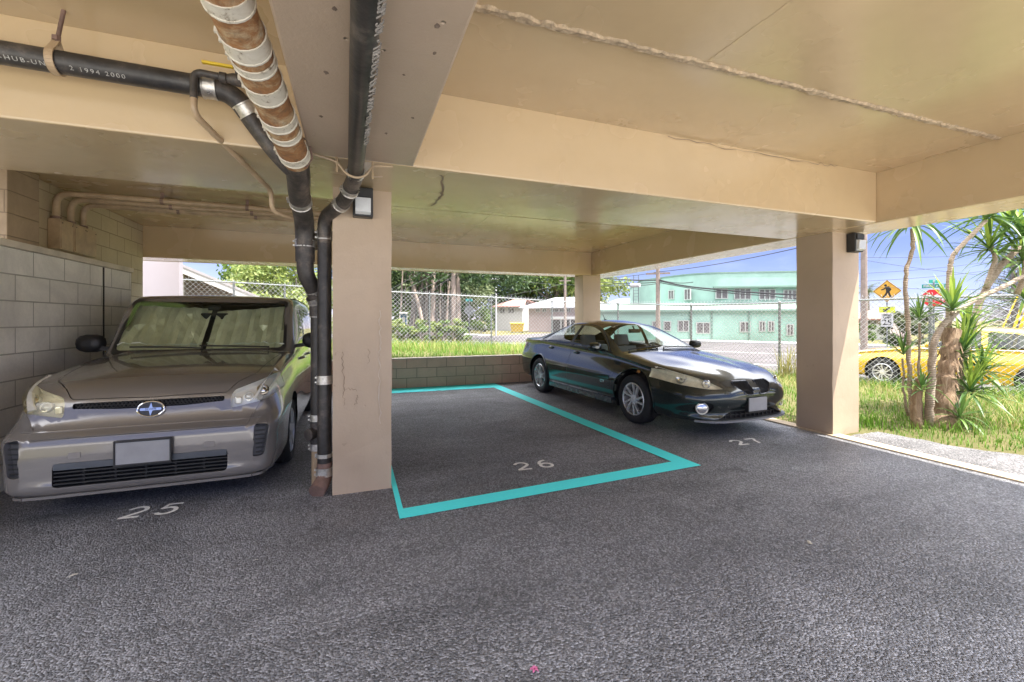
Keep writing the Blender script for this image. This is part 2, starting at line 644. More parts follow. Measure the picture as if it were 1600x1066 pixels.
pillar(-0.155, 0.305, 3.78, 4.18, 'front pillar with pipes down its side and a lamp at its head')
pillar(5.50, 5.98, 3.60, 4.06, 'sunlit pillar beside the spiky plant')
pillar(5.24, 5.72, 9.24, 9.66, 'far corner pillar behind the black sedan')
slab('fascia', -3.7, 6.08, 9.70, 9.75, 2.50, 4.3, M_STUCCO)
slab('parapet_wall', 6.08, 6.13, Y_OPEN, 9.75, 2.52, 4.3, M_STUCCO)
# ragged mortar seams on the ceiling
def seam(p0, p1, w, drop, seed, n=150):
    rnd = random.Random(seed)
    p0, p1 = Vector(p0), Vector(p1)
    d = (p1 - p0).normalized()
    s = Vector((-d.y, d.x, 0))
    vs, fs = [], []
    for i in range(n + 1):
        p = p0.lerp(p1, i / n)
        a = w * (0.5 + rnd.uniform(-.22, .22)); c = w * (0.5 + rnd.uniform(-.22, .22))
        vs += [p + s * a, p + s * a * 0.6 - Vector((0, 0, drop * rnd.uniform(.5, 1.2))), p - s * c * 0.6 - Vector((0, 0, drop * rnd.uniform(.5, 1.2))), p - s * c]
    for i in range(n):
        for j in range(3):
            fs.append((i * 4 + j, i * 4 + j + 1, (i + 1) * 4 + j + 1, (i + 1) * 4 + j))
    return vs, fs
M_SEAM = simple('mortar_ridge', (0.43, 0.33, 0.22), 0.8, var=0.4, vscale=30, bump=0.6, bscale=80)
b = MB()
b.add(*seam((0.42, 2.17, Z_SLAB - .001), (5.44, 2.13, Z_SLAB - .001), .05, .016, 3))
b.build('mortar_seam', M_SEAM, carport)
b = MB()
b.add(*seam((2.11, -1.0, Z_SLAB - .001), (2.10, 2.12, Z_SLAB - .001), .022, .002, 4))
b.add(*seam((2.0, 4.2, Z_SLAB - .001), (2.02, 9.18, Z_SLAB - .001), .022, .002, 5))
b.build('mortar_seam', M_TAN, carport)
b = MB()
b.add(*seam((0.42, 6.4, Z_SLAB - .001), (5.44, 6.4, Z_SLAB - .001), .03, .003, 14))
b.build('mortar_seam', M_TAN, carport)
# dark cracks in the paint
def crack(pts, w, nrm, rnd, n=10):
    out_v, out_f = [], []
    P = [Vector(p) for p in pts]
    line = []
    for a, c in zip(P, P[1:]):
        for i in range(n):
            line.append(a.lerp(c, i / n))
    line.append(P[-1])
    nrm = Vector(nrm)
    d = (P[-1] - P[0]).normalized()
    s = d.cross(nrm).normalized()
    for p in line:
        j = s * rnd.uniform(-.012, .012)
        ww = w * rnd.uniform(.3, 1.2)
        out_v += [p + j + s * ww + nrm * .0022, p + j - s * ww + nrm * .0022]
    for i in range(len(line) - 1):
        out_f.append((2 * i, 2 * i + 1, 2 * i + 3, 2 * i + 2))
    return out_v, out_f
M_CRACK = simple('crack', (0.27, 0.20, 0.14), 0.9)
M_PATCH = simple('pale_filler', (0.62, 0.55, 0.45), 0.8)
rnd = random.Random(11)
MB().add(*crack([(2.6, 3.095, 3.035), (3.4, 3.095, 3.02), (4.3, 3.095, 3.03), (4.8, 3.095, 3.04)], .004, (0, -1, 0), rnd)).build('crack', M_CRACK, carport)
MB().add(*crack([(0.62, 3.2, Z_SOF), (0.72, 3.7, Z_SOF), (0.70, 4.1, Z_SOF)], .012, (0, 0, -1), rnd)).build('crack', M_CRACK, carport)
MB().add(*crack([(-0.08, 3.775, 1.16), (-0.075, 3.775, 0.90), (-.07, 3.775, .72)], .0025, (0, -1, 0), rnd)).build('crack', M_CRACK, carport)
MB().add(*crack([(-0.075, 3.775, .86), (0.03, 3.775, .84)], .002, (0, -1, 0), rnd)).build('crack', M_CRACK, carport)
MB().add(*crack([(0.04, 3.775, 0.80), (0.02, 3.775, .72)], .003, (0, -1, 0), rnd)).build('crack', M_CRACK, carport)
MB().add(*crack([(0.12, 3.775, 1.18), (0.122, 3.775, 1.06)], .002, (0, -1, 0), rnd)).build('crack', M_CRACK, carport)

b = MB()
b.add(*crack([(0.21, 3.774, 1.50), (0.215, 3.774, 1.25), (0.205, 3.774, 1.0), (0.21, 3.774, .55)], .0035, (0, -1, 0), rnd))
b.build('filler_streak', M_PATCH, carport)
# chipped concrete pits on the rough beam
M_CHIP = simple('chip', (0.20, 0.15, 0.115), 0.95, var=.4, vscale=60, bump=.5)
for (x, y) in ((-0.06, 1.62), (0.21, 1.95), (-0.11, 2.05), (0.29, 1.58), (0.3, 2.35), (0.18, 2.6), (0.31, 1.75), (-.16, 2.5)):
    k = rnd.randint(7, 10)
    r0 = rnd.uniform(.005, .013)
    MB().prism([(x + r0 * rnd.uniform(.5, 1.3) * cos(2 * pi * i / k), y + 1.5 * r0 * rnd.uniform(.5, 1.2) * sin(2 * pi * i / k)) for i in range(k)], Z_SOF - .0015, Z_SOF - .0005).build('chipped_spot', M_CHIP, carport)

# ------------------------------------------------------------------ walls
wall = thing('block_wall', 'tall off-white concrete block wall with a capped ledge left of the brown car', 'wall', (-2.9, 4.5, 0))
def wallpart(name, x0, x1, y0, y1, z0, z1, mat, bevel=0.008):
    o = MB().box(x0, x1, y0, y1, z0, z1).build(name, mat, None, bevel=bevel)
    o.parent = wall
    o.matrix_parent_inverse = Matrix.Translation((2.9, -4.5, 0))
    return o
wallpart('wall_face', -2.98, -2.72, 3.4, 7.02, -.1, 2.035, M_BLOCK)
wallpart('cap', -3.0, -2.70, 3.4, 7.04, 2.035, 2.095, simple('cap_block', (0.66, 0.58, 0.46), .8, bump=.3, var=.2, vscale=3))
b = MB().box(-2.7225, -2.716, 6.33, 6.36, 0, 2.03)
o = b.build('joint', simple('joint', (.06, .05, .045), .9)); o.parent = wall; o.matrix_parent_inverse = Matrix.Translation((2.9, -4.5, 0))
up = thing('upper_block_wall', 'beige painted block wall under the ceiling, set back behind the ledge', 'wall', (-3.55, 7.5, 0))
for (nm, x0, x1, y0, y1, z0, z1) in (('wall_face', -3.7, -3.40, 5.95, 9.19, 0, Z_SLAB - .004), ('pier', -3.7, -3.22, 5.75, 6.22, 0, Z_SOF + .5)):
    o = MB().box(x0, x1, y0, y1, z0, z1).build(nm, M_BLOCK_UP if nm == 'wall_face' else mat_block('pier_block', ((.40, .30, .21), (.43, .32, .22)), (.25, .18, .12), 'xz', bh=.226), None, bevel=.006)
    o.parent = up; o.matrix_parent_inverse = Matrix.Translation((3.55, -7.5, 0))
low = thing('low_wall', 'low brown block wall closing the empty stall at the back', 'wall', (1.5, 9.3, 0))
o = MB().box(-3.4, 5.24, 9.215, 9.36, -.1, .60).build('wall_face', M_BLOCK_LOW, None, bevel=.006)
o.parent = low; o.matrix_parent_inverse = Matrix.Translation((-1.5, -9.3, 0))
o = MB().box(-3.4, 5.24, 9.205, 9.37, .60, .622).build('cap', simple('low_cap', (.55, .47, .38), .8, bump=.2), None, bevel=.005)
o.parent = low; o.matrix_parent_inverse = Matrix.Translation((-1.5, -9.3, 0))

# ------------------------------------------------------------------ markings on the floor
t = NT('white_paint_mark')
w = t.noise(60, 4, .7)
t.out(t.ramp(w, [(.3, (.55, .54, .53)), (.45, (.84, .83, .81)), (.8, (.90, .89, .87))]), 'Base Color').set(rough=.7)
t.out(t.bump(w, .4, .004), 'Normal')
M_MARK = t.m

def stroke(pts, w, closed=False):
    """flat painted brush stroke along a polyline in local xy"""
    P = [Vector((p[0], p[1], 0)) for p in pts]
    n = len(P)
    vs, fs = [], []
    for i in range(n):
        a = P[(i - 1) % n] if closed or i else P[i]
        c = P[(i + 1) % n] if closed or i < n - 1 else P[i]
        d = (c - a).normalized()
        s = Vector((-d.y, d.x, 0)) * w / 2
        vs += [P[i] + s, P[i] - s]
    for i in range(n if closed else n - 1):
        j = (i + 1) % n
        fs.append((2 * i + 1, 2 * i, 2 * j, 2 * j + 1))
    return vs, fs

def arcpts(cx, cy, rx, ry, a0, a1, n=14):
    return [(cx + rx * cos(radians(lerp(a0, a1, i / n))), cy + ry * sin(radians(lerp(a0, a1, i / n)))) for i in range(n + 1)]

def glyph(ch):
    if ch == '2':
        return [(arcpts(.5, .68, .36, .29, 165, -15) + [(.72, .48), (.14, .06)], False), ([(.10, .06), (.90, .06)], False)]
    if ch == '5':
        return [([(.88, .95), (.28, .95), (.20, .55)], False), ([(.20, .52)] + arcpts(.46, .34, .38, .29, 130, -150), False)]
    if ch == '6':
        return [(arcpts(.5, .30, .34, .27, 0, 360, 18)[:-1], True), (arcpts(.62, .40, .46, .56, 172, 82, 10), False)]
    if ch == '7':
        return [([(.10, .93), (.88, .93)], False), ([(.86, .93), (.55, .5), (.42, .03)], False)]

def number(txt, x, y, w, h, rot, sw, lab):
    b = MB()
    R = Matrix.Translation((x, y, 0.004)) @ Matrix.Rotation(rot, 4, 'Z')
    k = 0
    for i, ch in enumerate(txt):
        for pts, closed in glyph(ch):
            P = [((p[0] + i * 1.38 - 1.19) * w, (p[1] - .5) * h) for p in pts]
            vs, fs = stroke(P, sw, closed)
            b.add([R @ (v + Vector((0, 0, k * .0006))) for v in vs], fs)
            k += 1
    o = b.build('painted_number', M_MARK)
    tag(o, lab, 'marking', 'white bay numbers on the asphalt')
number('25', -1.40, 3.935, .155, .20, radians(-4), .030, 'white painted bay number 25 on the asphalt in front of the brown car')
number('26', 1.655, 3.885, .170, .21, radians(-3), .032, 'white painted bay number 26 inside the empty outlined stall')
number('27', 4.295, 3.775, .170, .19, radians(-3), .032, 'white painted bay number 27 in front of the black sedan')
# turquoise overlay graphic, not real stall paint, added as a flat sheet
t = NT('turquoise_overlay')
t.out(t.ramp(t.noise(40, 4, .7), [(.3, (.085, .90, .95)), (.7, (.11, .96, .99))]), 'Base Color').set(rough=.65)
M_TURQ = t.m
outer = [(.311, 3.16), (3.18, 3.31), (2.965, 9.19), (.311, 9.19)]
inner = [(.352, 3.325), (2.985, 3.50), (2.765, 8.62), (.352, 8.62)]
b = MB()
b.add([(x, y, .005) for x, y in outer + inner], [(0, 1, 5, 4), (1, 2, 6, 5), (2, 3, 7, 6), (3, 0, 4, 7)])
tag(b.build('stall_overlay', M_TURQ), 'turquoise graphic overlay laid over the asphalt round the empty stall', 'marking')

# rough asphalt berm between the edging and the lawn
M_BERM = mat_asphalt('berm_asphalt', (0.185, 0.18, 0.185), .85)
b = MB()
n, m = 40, 14
vs = []
rnd = random.Random(5)
for i in range(n + 1):
    y = lerp(-2.5, 3.52, i / n)
    wd = (1.5 if y < 1.5 else lerp(1.5, .7, sstep(1.5, 3.5, y))) + .06 * sin(y * 4.1)
    for j in range(m + 1):
        s = j / m
        x = 5.642 + wd * s
        z = .012 + .10 * sin(pi * min(1, s * 1.05)) ** .8 * (0.55 + .45 * sin(y * 1.7 + .4)) * sstep(3.55, 3.0, y) + rnd.uniform(-.008, .008) - .05 * s ** 6
        vs.append((x, y, z))
b.add(vs, [(i * (m + 1) + j, (i + 1) * (m + 1) + j, (i + 1) * (m + 1) + j + 1, i * (m + 1) + j + 1) for i in range(n) for j in range(m)])
tag(b.build('berm', M_BERM, smooth=True, angle=180), kind='structure')

# litter
M_LEAF_DRY = simple('dry_leaf', (.55, .52, .46), .8)
def scrap(x, y, r, a, lab, mat, cat, name):
    rnd = random.Random(int(x * 1000))
    k = 7
    vs = [(0, 0, .012)] + [(r * (1.4 if abs(cos(2 * pi * i / k)) > .6 else .6) * rnd.uniform(.7, 1.2) * cos(2 * pi * i / k), r * .6 * rnd.uniform(.7, 1.2) * sin(2 * pi * i / k), rnd.uniform(.004, .018)) for i in range(k)]
    R = Matrix.Translation((x, y, 0)) @ Matrix.Rotation(a, 4, 'Z')
    b = MB().add([R @ Vector(v) for v in vs], [(0, 1 + i, 1 + (i + 1) % k) for i in range(k)])
    tag(b.build(name, mat), lab, cat)
scrap(-1.448, 3.073, .016, .6, 'pale scrap of paper on the asphalt, lower left of number 25', M_LEAF_DRY, 'litter', 'paper_scrap')
scrap(-.535, 2.9, .011, .2, 'small pale fleck on the asphalt below the front pillar', M_LEAF_DRY, 'litter', 'paper_scrap')
scrap(2.72, 1.92, .026, 1.0, 'thin pale twig on the asphalt towards the right', M_LEAF_DRY, 'litter', 'dry_twig')
# fallen pink blossom
f = thing('fallen_flower', 'small fallen pink blossom on the asphalt at the bottom of the view', 'flower', (.687, 1.604, .004))
f.scale = (.65, .65, .8)
rnd = random.Random(3)
for k in range(5):
    a = 2 * pi * k / 5 + .3
    vs = []
    for s, w, z in ((0, .003, .006), (.012, .008, .011), (.022, .007, .010), (.029, .002, .004)):
        for sg in (-1, 1):
            vs.append((s * cos(a) - sg * w * sin(a), s * sin(a) + sg * w * cos(a), z + rnd.uniform(0, .006)))
    MB().add(vs, [(0, 1, 3, 2), (2, 3, 5, 4), (4, 5, 7, 6)]).build('petal', simple('pink_petal', (.62, .16, .34), .6) if k == 0 else bpy.data.materials['pink_petal'], f, smooth=True)
MB().ellipsoid((0, 0, .010), (.005, .005, .006), 8, 6).build('flower_centre', simple('flower_centre', (.25, .02, .08), .6), f, smooth=True)
# ------------------------------------------------------------------ pipes, lamps and boxes
t = NT('rusty_iron')
n1 = t.noise(5.5, 8, .72, dist=1.2)
n2 = t.noise(26, 6, .7)
c = t.ramp(n1, [(.28, (.62, .56, .44)), (.40, (.50, .36, .21)), (.52, (.36, .17, .065)), (.66, (.24, .13, .075)), (.8, (.46, .40, .31))])
c = t.mix(t.ramp(n2, [(.45, 0.0), (.7, .7)]), c, (.13, .075, .045))
t.out(c, 'Base Color').set(rough=.72)
t.out(t.bump(n2, .6, .008), 'Normal')
M_RUST = t.m
t = NT('flaked_band_paint')
n1 = t.noise(14, 7, .7, dist=.8)
t.out(t.ramp(n1, [(.36, (.20, .15, .10)), (.44, (.62, .57, .47)), (.75, (.74, .70, .61))]), 'Base Color').set(rough=.6)
t.out(t.bump(n1, .4, .006), 'Normal')
M_BAND = t.m
t = NT('cast_iron')
n1 = t.noise(9, 7, .7)
t.out(t.ramp(n1, [(.3, (.022, .020, .019)), (.5, (.06, .052, .047)), (.70, (.17, .135, .11))]), 'Base Color').set(rough=.45)
t.out(t.bump(t.noise(60, 5), .4, .006), 'Normal')
M_IRON = t.m
t = NT('black_pipe_coating')
n1 = t.noise(6, 7, .7)
t.out(t.ramp(n1, [(.35, (.018, .017, .017)), (.55, (.045, .040, .037)), (.68, (.12, .10, .085)), (.8, (.25, .19, .13))]), 'Base Color').set(rough=.38)
t.out(t.bump(t.noise(45, 5), .3, .005), 'Normal')
M_PIPE = t.m
M_CLAMP = simple('steel_clamp', (.58, .56, .52), .35, metal=.75, var=.3, vscale=30, bump=.2)
M_TANPIPE = simple('tan_painted_pipe', (.44, .32, .20), .4, var=.2, vscale=8, bump=.2)
M_BROWNIRON = simple('brown_iron', (.20, .125, .10), .6, var=.3, vscale=12, bump=.4)
M_WHITEINK = simple('white_stencil', (.40, .39, .37), .7, var=.3, vscale=80)
M_YELLOW_TAG = simple('yellow_handle', (.75, .52, .03), .45)

def clamp(b, p, d, r, w=.055, band=True):
    """ribbed band round a pipe at p along direction d"""
    d = Vector(d).normalized()
    M = Matrix.Translation(p) @ d.to_track_quat('Z', 'Y').to_matrix().to_4x4()
    b.lathe([(r + .001, -w / 2), (r + .007, -w / 2), (r + .007, -w / 2 + .008), (r + .004, -w / 2 + .010), (r + .004, w / 2 - .010), (r + .007, w / 2 - .008), (r + .007, w / 2), (r + .001, w / 2)], 20, M)
    for z in (-w * .28, w * .28):
        b.cbox((r + .010, 0, z), (.014, .024, .011), M)

def along(pts, frac):
    P = [Vector(p) for p in pts]
    L = [(b_ - a).length for a, b_ in zip(P, P[1:])]
    s = frac * sum(L)
    for (a, b_), l in zip(zip(P, P[1:]), L):
        if s <= l: return a.lerp(b_, s / l), (b_ - a).normalized()
        s -= l
    return P[-1], (P[-1] - P[-2]).normalized()

# 1. big rusty pipe under the ceiling, turning down beside the pillar
P0, P1, P2 = Vector((-.515, -.48, 2.70)), Vector((-.425, 1.84, 2.585)), Vector((-.335, 3.02, 2.43))
main = thing('drain_pipe', 'thick rusty drain pipe with flaking white bands, slung below the ceiling', 'pipe', (-.37, 3.95, 0))
def rel(o, root):
    o.parent = root
    o.matrix_parent_inverse = Matrix.Translation(root.location).inverted()
    return o
b = MB(); b.tube([P0, P1, P2], .083, 20)
rel(b.build('rusty_run', M_RUST, None, smooth=True), main)
b = MB(); b.tube(fillet([P2, (-.345, 3.24, 2.385), (-.372, 3.52, 2.335), (-.372, 3.93, 2.22), (-.372, 3.95, 1.90)], .22, 8), .074, 18)
rel(b.build('bend', M_IRON, None, smooth=True), main)
for y, w in ((1.30, .10), (1.62, .075), (1.80, .07), (2.02, .09), (2.13, .05), (2.30, .10), (2.55, .07), (2.68, .05), (2.93, .075)):
    f = (y - P1.y) / (P2.y - P1.y)
    p = P1.lerp(P2, f) if y > P1.y else P0.lerp(P1, (y - P0.y) / (P1.y - P0.y))
    d = (P2 - P1).normalized()
    b = MB(); clamp(b, p, d, .084, w)
    rel(b.build('band', M_BAND, None, smooth=True, angle=30), main)
for p, d, r in (((-.372, 3.60, 2.315), (0, 1, -.3), .075), ((-.372, 3.95, 2.05), (0, 0, 1), .075)):
    b = MB(); clamp(b, Vector(p), d, r, .06)
    rel(b.build('clamp', M_CLAMP, None, smooth=True, angle=30), main)
# offset down to the slimmer stack behind
b = MB(); b.tube(fillet([(-.372, 3.95, 1.93), (-.372, 3.955, 1.80), (-.287, 4.07, 1.62), (-.287, 4.08, 1.45)], .12, 8), [.072] * 9 + [.066] * 9 if False else .066, 16)
rel(b.build('offset_bend', M_IRON, None, smooth=True), main)
b = MB(); b.tube([(-.287, 4.08, 1.50), (-.287, 4.08, .52)], .056, 16)
rel(b.build('stack', M_PIPE, None, smooth=True), main)
b = MB(); b.tube([(-.287, 4.08, .34), (-.287, 4.08, 0)], .05, 14)
rel(b.build('foot', M_TANPIPE, None, smooth=True), main)
b = MB(); b.tube([(-.287, 4.08, .54), (-.287, 4.08, .33)], .06, 14); b.tube([(-.287, 4.08, .45), (-.355, 4.01, .45)], .05, 14)
rel(b.build('cleanout', M_DARKIN if 'M_DARKIN' in globals() else M_IRON, None, smooth=True), main)
for z, r in ((1.66, .068), (1.60, .066), (1.47, .058), (.58, .058), (.33, .058)):
    p = (-.287, 4.08, z) if z < 1.5 else (-.30, 4.05, z)
    d = (0, 0, 1) if z < 1.5 else (.085, .115, -.18)
    b = MB(); clamp(b, Vector(p), d, r, .055)
    rel(b.build('clamp', M_CLAMP, None, smooth=True, angle=30), main)
# little wall strap next to the bands
b = MB(); b.tube([(-.29, 2.83, 2.50), (-.255, 2.95, 2.53), (-.24, 2.97, 2.43), (-.275, 2.97, 2.37)], .006, 6)
rel(b.build('strap', M_BROWNIRON, None), main)

# 2. black lettered pipe under the rough beam, elbows, then straight down the pillar
stack = thing('drain_pipe', 'black lettered pipe under the rough beam, dropping straight down the pillar to the ground', 'pipe', (-.222, 3.9, 0))
A0, A1 = Vector((.068, -.48, 2.440)), Vector((.018, 3.10, 2.440))
b = MB(); b.tube([A0, A1], .05, 20)
rel(b.build('overhead_run', M_PIPE, None, smooth=True), stack)
b = MB(); b.tube(fillet([A1, (.016, 3.24, 2.43), (-.06, 3.55, 2.33), (-.222, 3.86, 2.26), (-.222, 3.9, 2.05)], .10, 6), .054, 16)
rel(b.build('elbow_run', M_IRON, None, smooth=True), stack)
b = MB(); b.tube([(-.222, 3.9, 2.14), (-.222, 3.9, .22)], .055, 18)
rel(b.build('downpipe', M_PIPE, None, smooth=True), stack)
b = MB(); b.tube(fillet([(-.222, 3.9, .24), (-.222, 3.9, .10), (-.275, 3.78, .045)], .10, 8), [.06] * 8 + [.064] * 3, 16, caps=True)
rel(b.build('shoe', M_BROWNIRON, None, smooth=True), stack)
for p, d, r, w in ((A1 + Vector((0, .08, 0)), (0, 1, -.1), .052, .03), (Vector((-.02, 3.40, 2.378)), (-.2, .8, -.3), .055, .05), (Vector((-.085, 3.60, 2.318)), (-.4, .8, -.2), .055, .05), (Vector((-.222, 3.9, 2.12)), (0, 0, 1), .056, .075),
                   (Vector((-.222, 3.9, .925)), (0, 0, 1), .056, .07), (Vector((-.222, 3.9, .30)), (0, 0, 1), .056, .03), (Vector((-.222, 3.9, .165)), (0, 0, 1), .060, .07)):
    b = MB(); clamp(b, p, d, r, w)
    rel(b.build('clamp', M_CLAMP, None, smooth=True, angle=30), stack)
# raised foundry lettering along the underside
R2 = Matrix.Translation((.046, 1.95, 2.440)) @ Matrix.Rotation(radians(90.8), 4, 'Z')
vs, fs = text_mesh('CISPI 301 \u2022 TIEDUCT UL PT APPR \u2022 USA \u2022 AB&I\u2022CO', .052, .002, None, spacing=1.05)
out = []
for v in vs:
    # seen from below: text runs with the pipe, tops towards the left of the view
    a = (v.y) / .0505 + radians(38)
    rr = .0505 + v.z
    out.append(R2 @ Vector((v.x, -rr * sin(a), -rr * cos(a))))
rel(MB().add(out, fs).build('raised_lettering', simple('worn_lettering', (.26, .24, .22), .5), None), stack)
# hanger yoke at the elbow
b = MB(); b.tube(fillet([(-.26, 3.06, 2.495), (-.10, 3.09, 2.47), (-.05, 3.10, 2.40), (.02, 3.10, 2.375), (.085, 3.10, 2.40), (.12, 3.10, 2.47), (.26, 3.13, 2.495)], .04, 4), .008, 8)
b.tube([(-.10, 3.09, 2.40), (-.10, 3.09, 2.50)], .008, 6); b.tube([(.125, 3.10, 2.38), (.125, 3.10, 2.50)], .007, 6)
rel(b.build('hanger_yoke', M_TANPIPE, None, smooth=True), stack)
# flexible ribbed hose peeping between the stacks
b = MB()
for k in range(8):
    b.lathe([(.02, -.006), (.028, 0), (.02, .006)], 12, Matrix.Translation((-.30, 4.0, 2.02 + k * .019)))
rel(b.build('ribbed_sleeve', M_CLAMP, None, smooth=True), stack)

# 3. black pipe across the left bay on a hanger
bp = thing('drain_pipe', 'black pipe with white stencilled letters hanging across the left bay below the ceiling', 'pipe', (-1.6, 2.95, 2.77))
b = MB(); b.tube([(-3.7, 2.95, 2.80), (-.80, 2.95, 2.765)], .058, 20)
rel(b.build('pipe_run', M_PIPE, None, smooth=True), bp)
b = MB(); b.tube(fillet([(-.82, 2.95, 2.765), (-.66, 2.955, 2.755), (-.55, 3.03, 2.60), (-.44, 3.06, 2.46), (-.37, 3.12, 2.40)], .10, 6), .058, 16)
rel(b.build('bend', M_IRON, None, smooth=True), bp)
for p, d in (((-.775, 2.95, 2.764), (1, 0, 0)), ((-.60, 2.985, 2.685), (.5, .3, -.7))):
    b = MB(); clamp(b, Vector(p), d, .059, .07)
    rel(b.build('clamp', M_CLAMP, None, smooth=True, angle=30), bp)
vs, fs = text_mesh('HI-12 SV   NO-HUB-UN-2   2 1994 2000', .030, .0006, None, spacing=1.35)
out = []
for v in vs:
    a = v.y / .0585 + radians(47)
    rr = .0588 + v.z
    out.append(Vector((-1.55 + v.x * 1.15, 2.95 - rr * sin(pi - a) if False else 2.95 - rr * sin(a), 2.774 - (-1.55 + 1.55 + v.x) * .012 - rr * cos(a))))
rel(MB().add(out, fs).build('stencil', M_WHITEINK, None), bp)
hg = thing('pipe_hanger', 'tan clevis hanger on a rod holding the black pipe at the upper left', 'bracket', (-1.46, 2.95, 2.84))
b = MB()
ringpts = [Vector((-1.46 + .0, 2.95 + .066 * sin(a), 2.775 - .066 * cos(a))) for a in [lerp(-2.5, 2.5, i / 20) for i in range(21)]]
ringpts = [Vector((-1.46, 2.95, 2.885))] + ringpts + [Vector((-1.46, 2.95, 2.885))]
for a, c in zip(ringpts, ringpts[1:]):
    d = (c - a)
    if d.length > 1e-4:
        b.bar(a, c, .034, .007, up=Vector((1, 0, 0)).cross(d).normalized())
rel(b.build('strap', M_TANPIPE, None), hg)
b = MB(); b.tube([(-1.46, 2.95, 2.86), (-1.43, 2.95, 3.05)], .010, 8)
b.lathe([(.02, -.012), (.02, .012)], 6, Matrix.Translation((-1.46, 2.95, 2.895)))
rel(b.build('rod', M_BROWNIRON, None), hg)

# 4. small valve with a yellow lever and a tan tube
v = thing('valve_pipe', 'small ball valve with yellow lever feeding a thin tan tube that slopes towards the stacks', 'pipe', (-.83, 2.86, 2.79))
b = MB(); b.tube(fillet([(-.83, 2.86, 2.65), (-.83, 2.86, 2.80), (-.50, 2.86, 2.785)], .05, 6), .019, 12)
rel(b.build('black_elbow', M_IRON, None, smooth=True), v)
b = MB()
Mv = Matrix.Translation((-.62, 2.86, 2.79)) @ Matrix.Rotation(pi / 2, 4, 'Y')
b.lathe([(.022, -.09), (.03, -.085), (.03, -.055), (.024, -.05), (.034, -.02), (.034, .02), (.024, .05), (.03, .055), (.03, .085), (.022, .09)], 10, Mv)
b.tube([(-.62, 2.86, 2.79), (-.62, 2.84, 2.845)], .010, 8)
rel(b.build('valve_body', M_IRON, None, smooth=True, angle=40), v)
b = MB().cbox((-.71, 2.835, 2.848), (.15, .024, .014))
rel(b.build('lever', M_YELLOW_TAG, None, bevel=.004), v)
b = MB(); b.tube(fillet([(-.83, 2.86, 2.68), (-.83, 2.86, 2.565), (-.585, 3.72, 2.405), (-.585, 3.76, 2.255), (-.38, 3.93, 2.225)], .06, 6), .018, 12)
rel(b.build('tan_tube', M_TANPIPE, None, smooth=True), v)

# 5. conduits rising from boxes on the set-back wall
bx_labels = ('nearest of the tan junction boxes on the upper block wall', 'middle tan junction box on the upper block wall', 'farthest tan junction box, half flush with the upper block wall')
cd_labels = ('nearest tan conduit curving up from the boxes and across the ceiling', 'middle tan conduit curving up from the boxes and across the ceiling', 'farthest tan conduit curving up from the boxes and across the ceiling')
for i, (y0, y1) in enumerate(((6.70, 6.96), (6.98, 7.24), (7.25, 7.52))):
    bx = thing('junction_box', bx_labels[i], 'electrical box', (-3.40, (y0 + y1) / 2, 2.29), group='tan junction boxes')
    x1 = -3.28 if i < 2 else -3.30
    rel(MB().box(-3.398, x1, y0, y1, 2.27, 2.63).build('box_body', M_TANPIPE, None, bevel=.006), bx)
    rel(MB().box(x1, x1 + .008, y0 + .012, y1 - .012, 2.285, 2.60).build('lid', M_TANPIPE, None, bevel=.003), bx)
    for yy in (y0 + .03, y1 - .03):
        rel(MB().lathe([(0, .004), (.008, .003), (.009, 0)], 8, Matrix.Translation((x1 + .008, yy, 2.585)) @ Matrix.Rotation(pi / 2, 4, 'Y')).build('screw', M_IRON, None), bx)
    yc = y0 + .06 if i else y0 + .05
    cd = thing('conduit', cd_labels[i], 'pipe', (-3.34, yc, 2.63), group='tan conduits')
    z = 2.945 - .0 * i
    b = MB(); b.tube(fillet([(-3.345, yc, 2.62), (-3.345, yc, z), (-.16, yc + .02, z)], .33, 12), .036, 14)
    rel(b.build('tube', M_TANPIPE, None, smooth=True), cd)
    rel(MB().lathe([(.036, 0), (.048, .004), (.048, .03), (.037, .034)], 12, Matrix.Translation((-3.345, yc, 2.63))).build('coupling', M_BROWNIRON, None), cd)
    for xx in (-2.3, -1.35, -.7):
        b = MB()
        b.lathe([(.037, -.02), (.042, -.018), (.042, .018), (.037, .02)], 12, Matrix.Translation((xx, yc + .012, z)) @ Matrix.Rotation(pi / 2, 4, 'Y'))
        b.cbox((xx, yc + .01, z + .06), (.035, .02, .10))
        rel(b.build('strap', M_BROWNIRON, None), cd)
b = MB().cbox((-3.37, 6.36, 2.86), (.05, .05, .22)); b.tube([(-3.36, 6.36, 2.97), (-3.36, 6.36, 3.05)], .012, 8)
tag(b.build('conduit_stub', M_TANPIPE, None, bevel=.006), 'short tan channel stub at the top corner of the upper block wall', 'bracket')

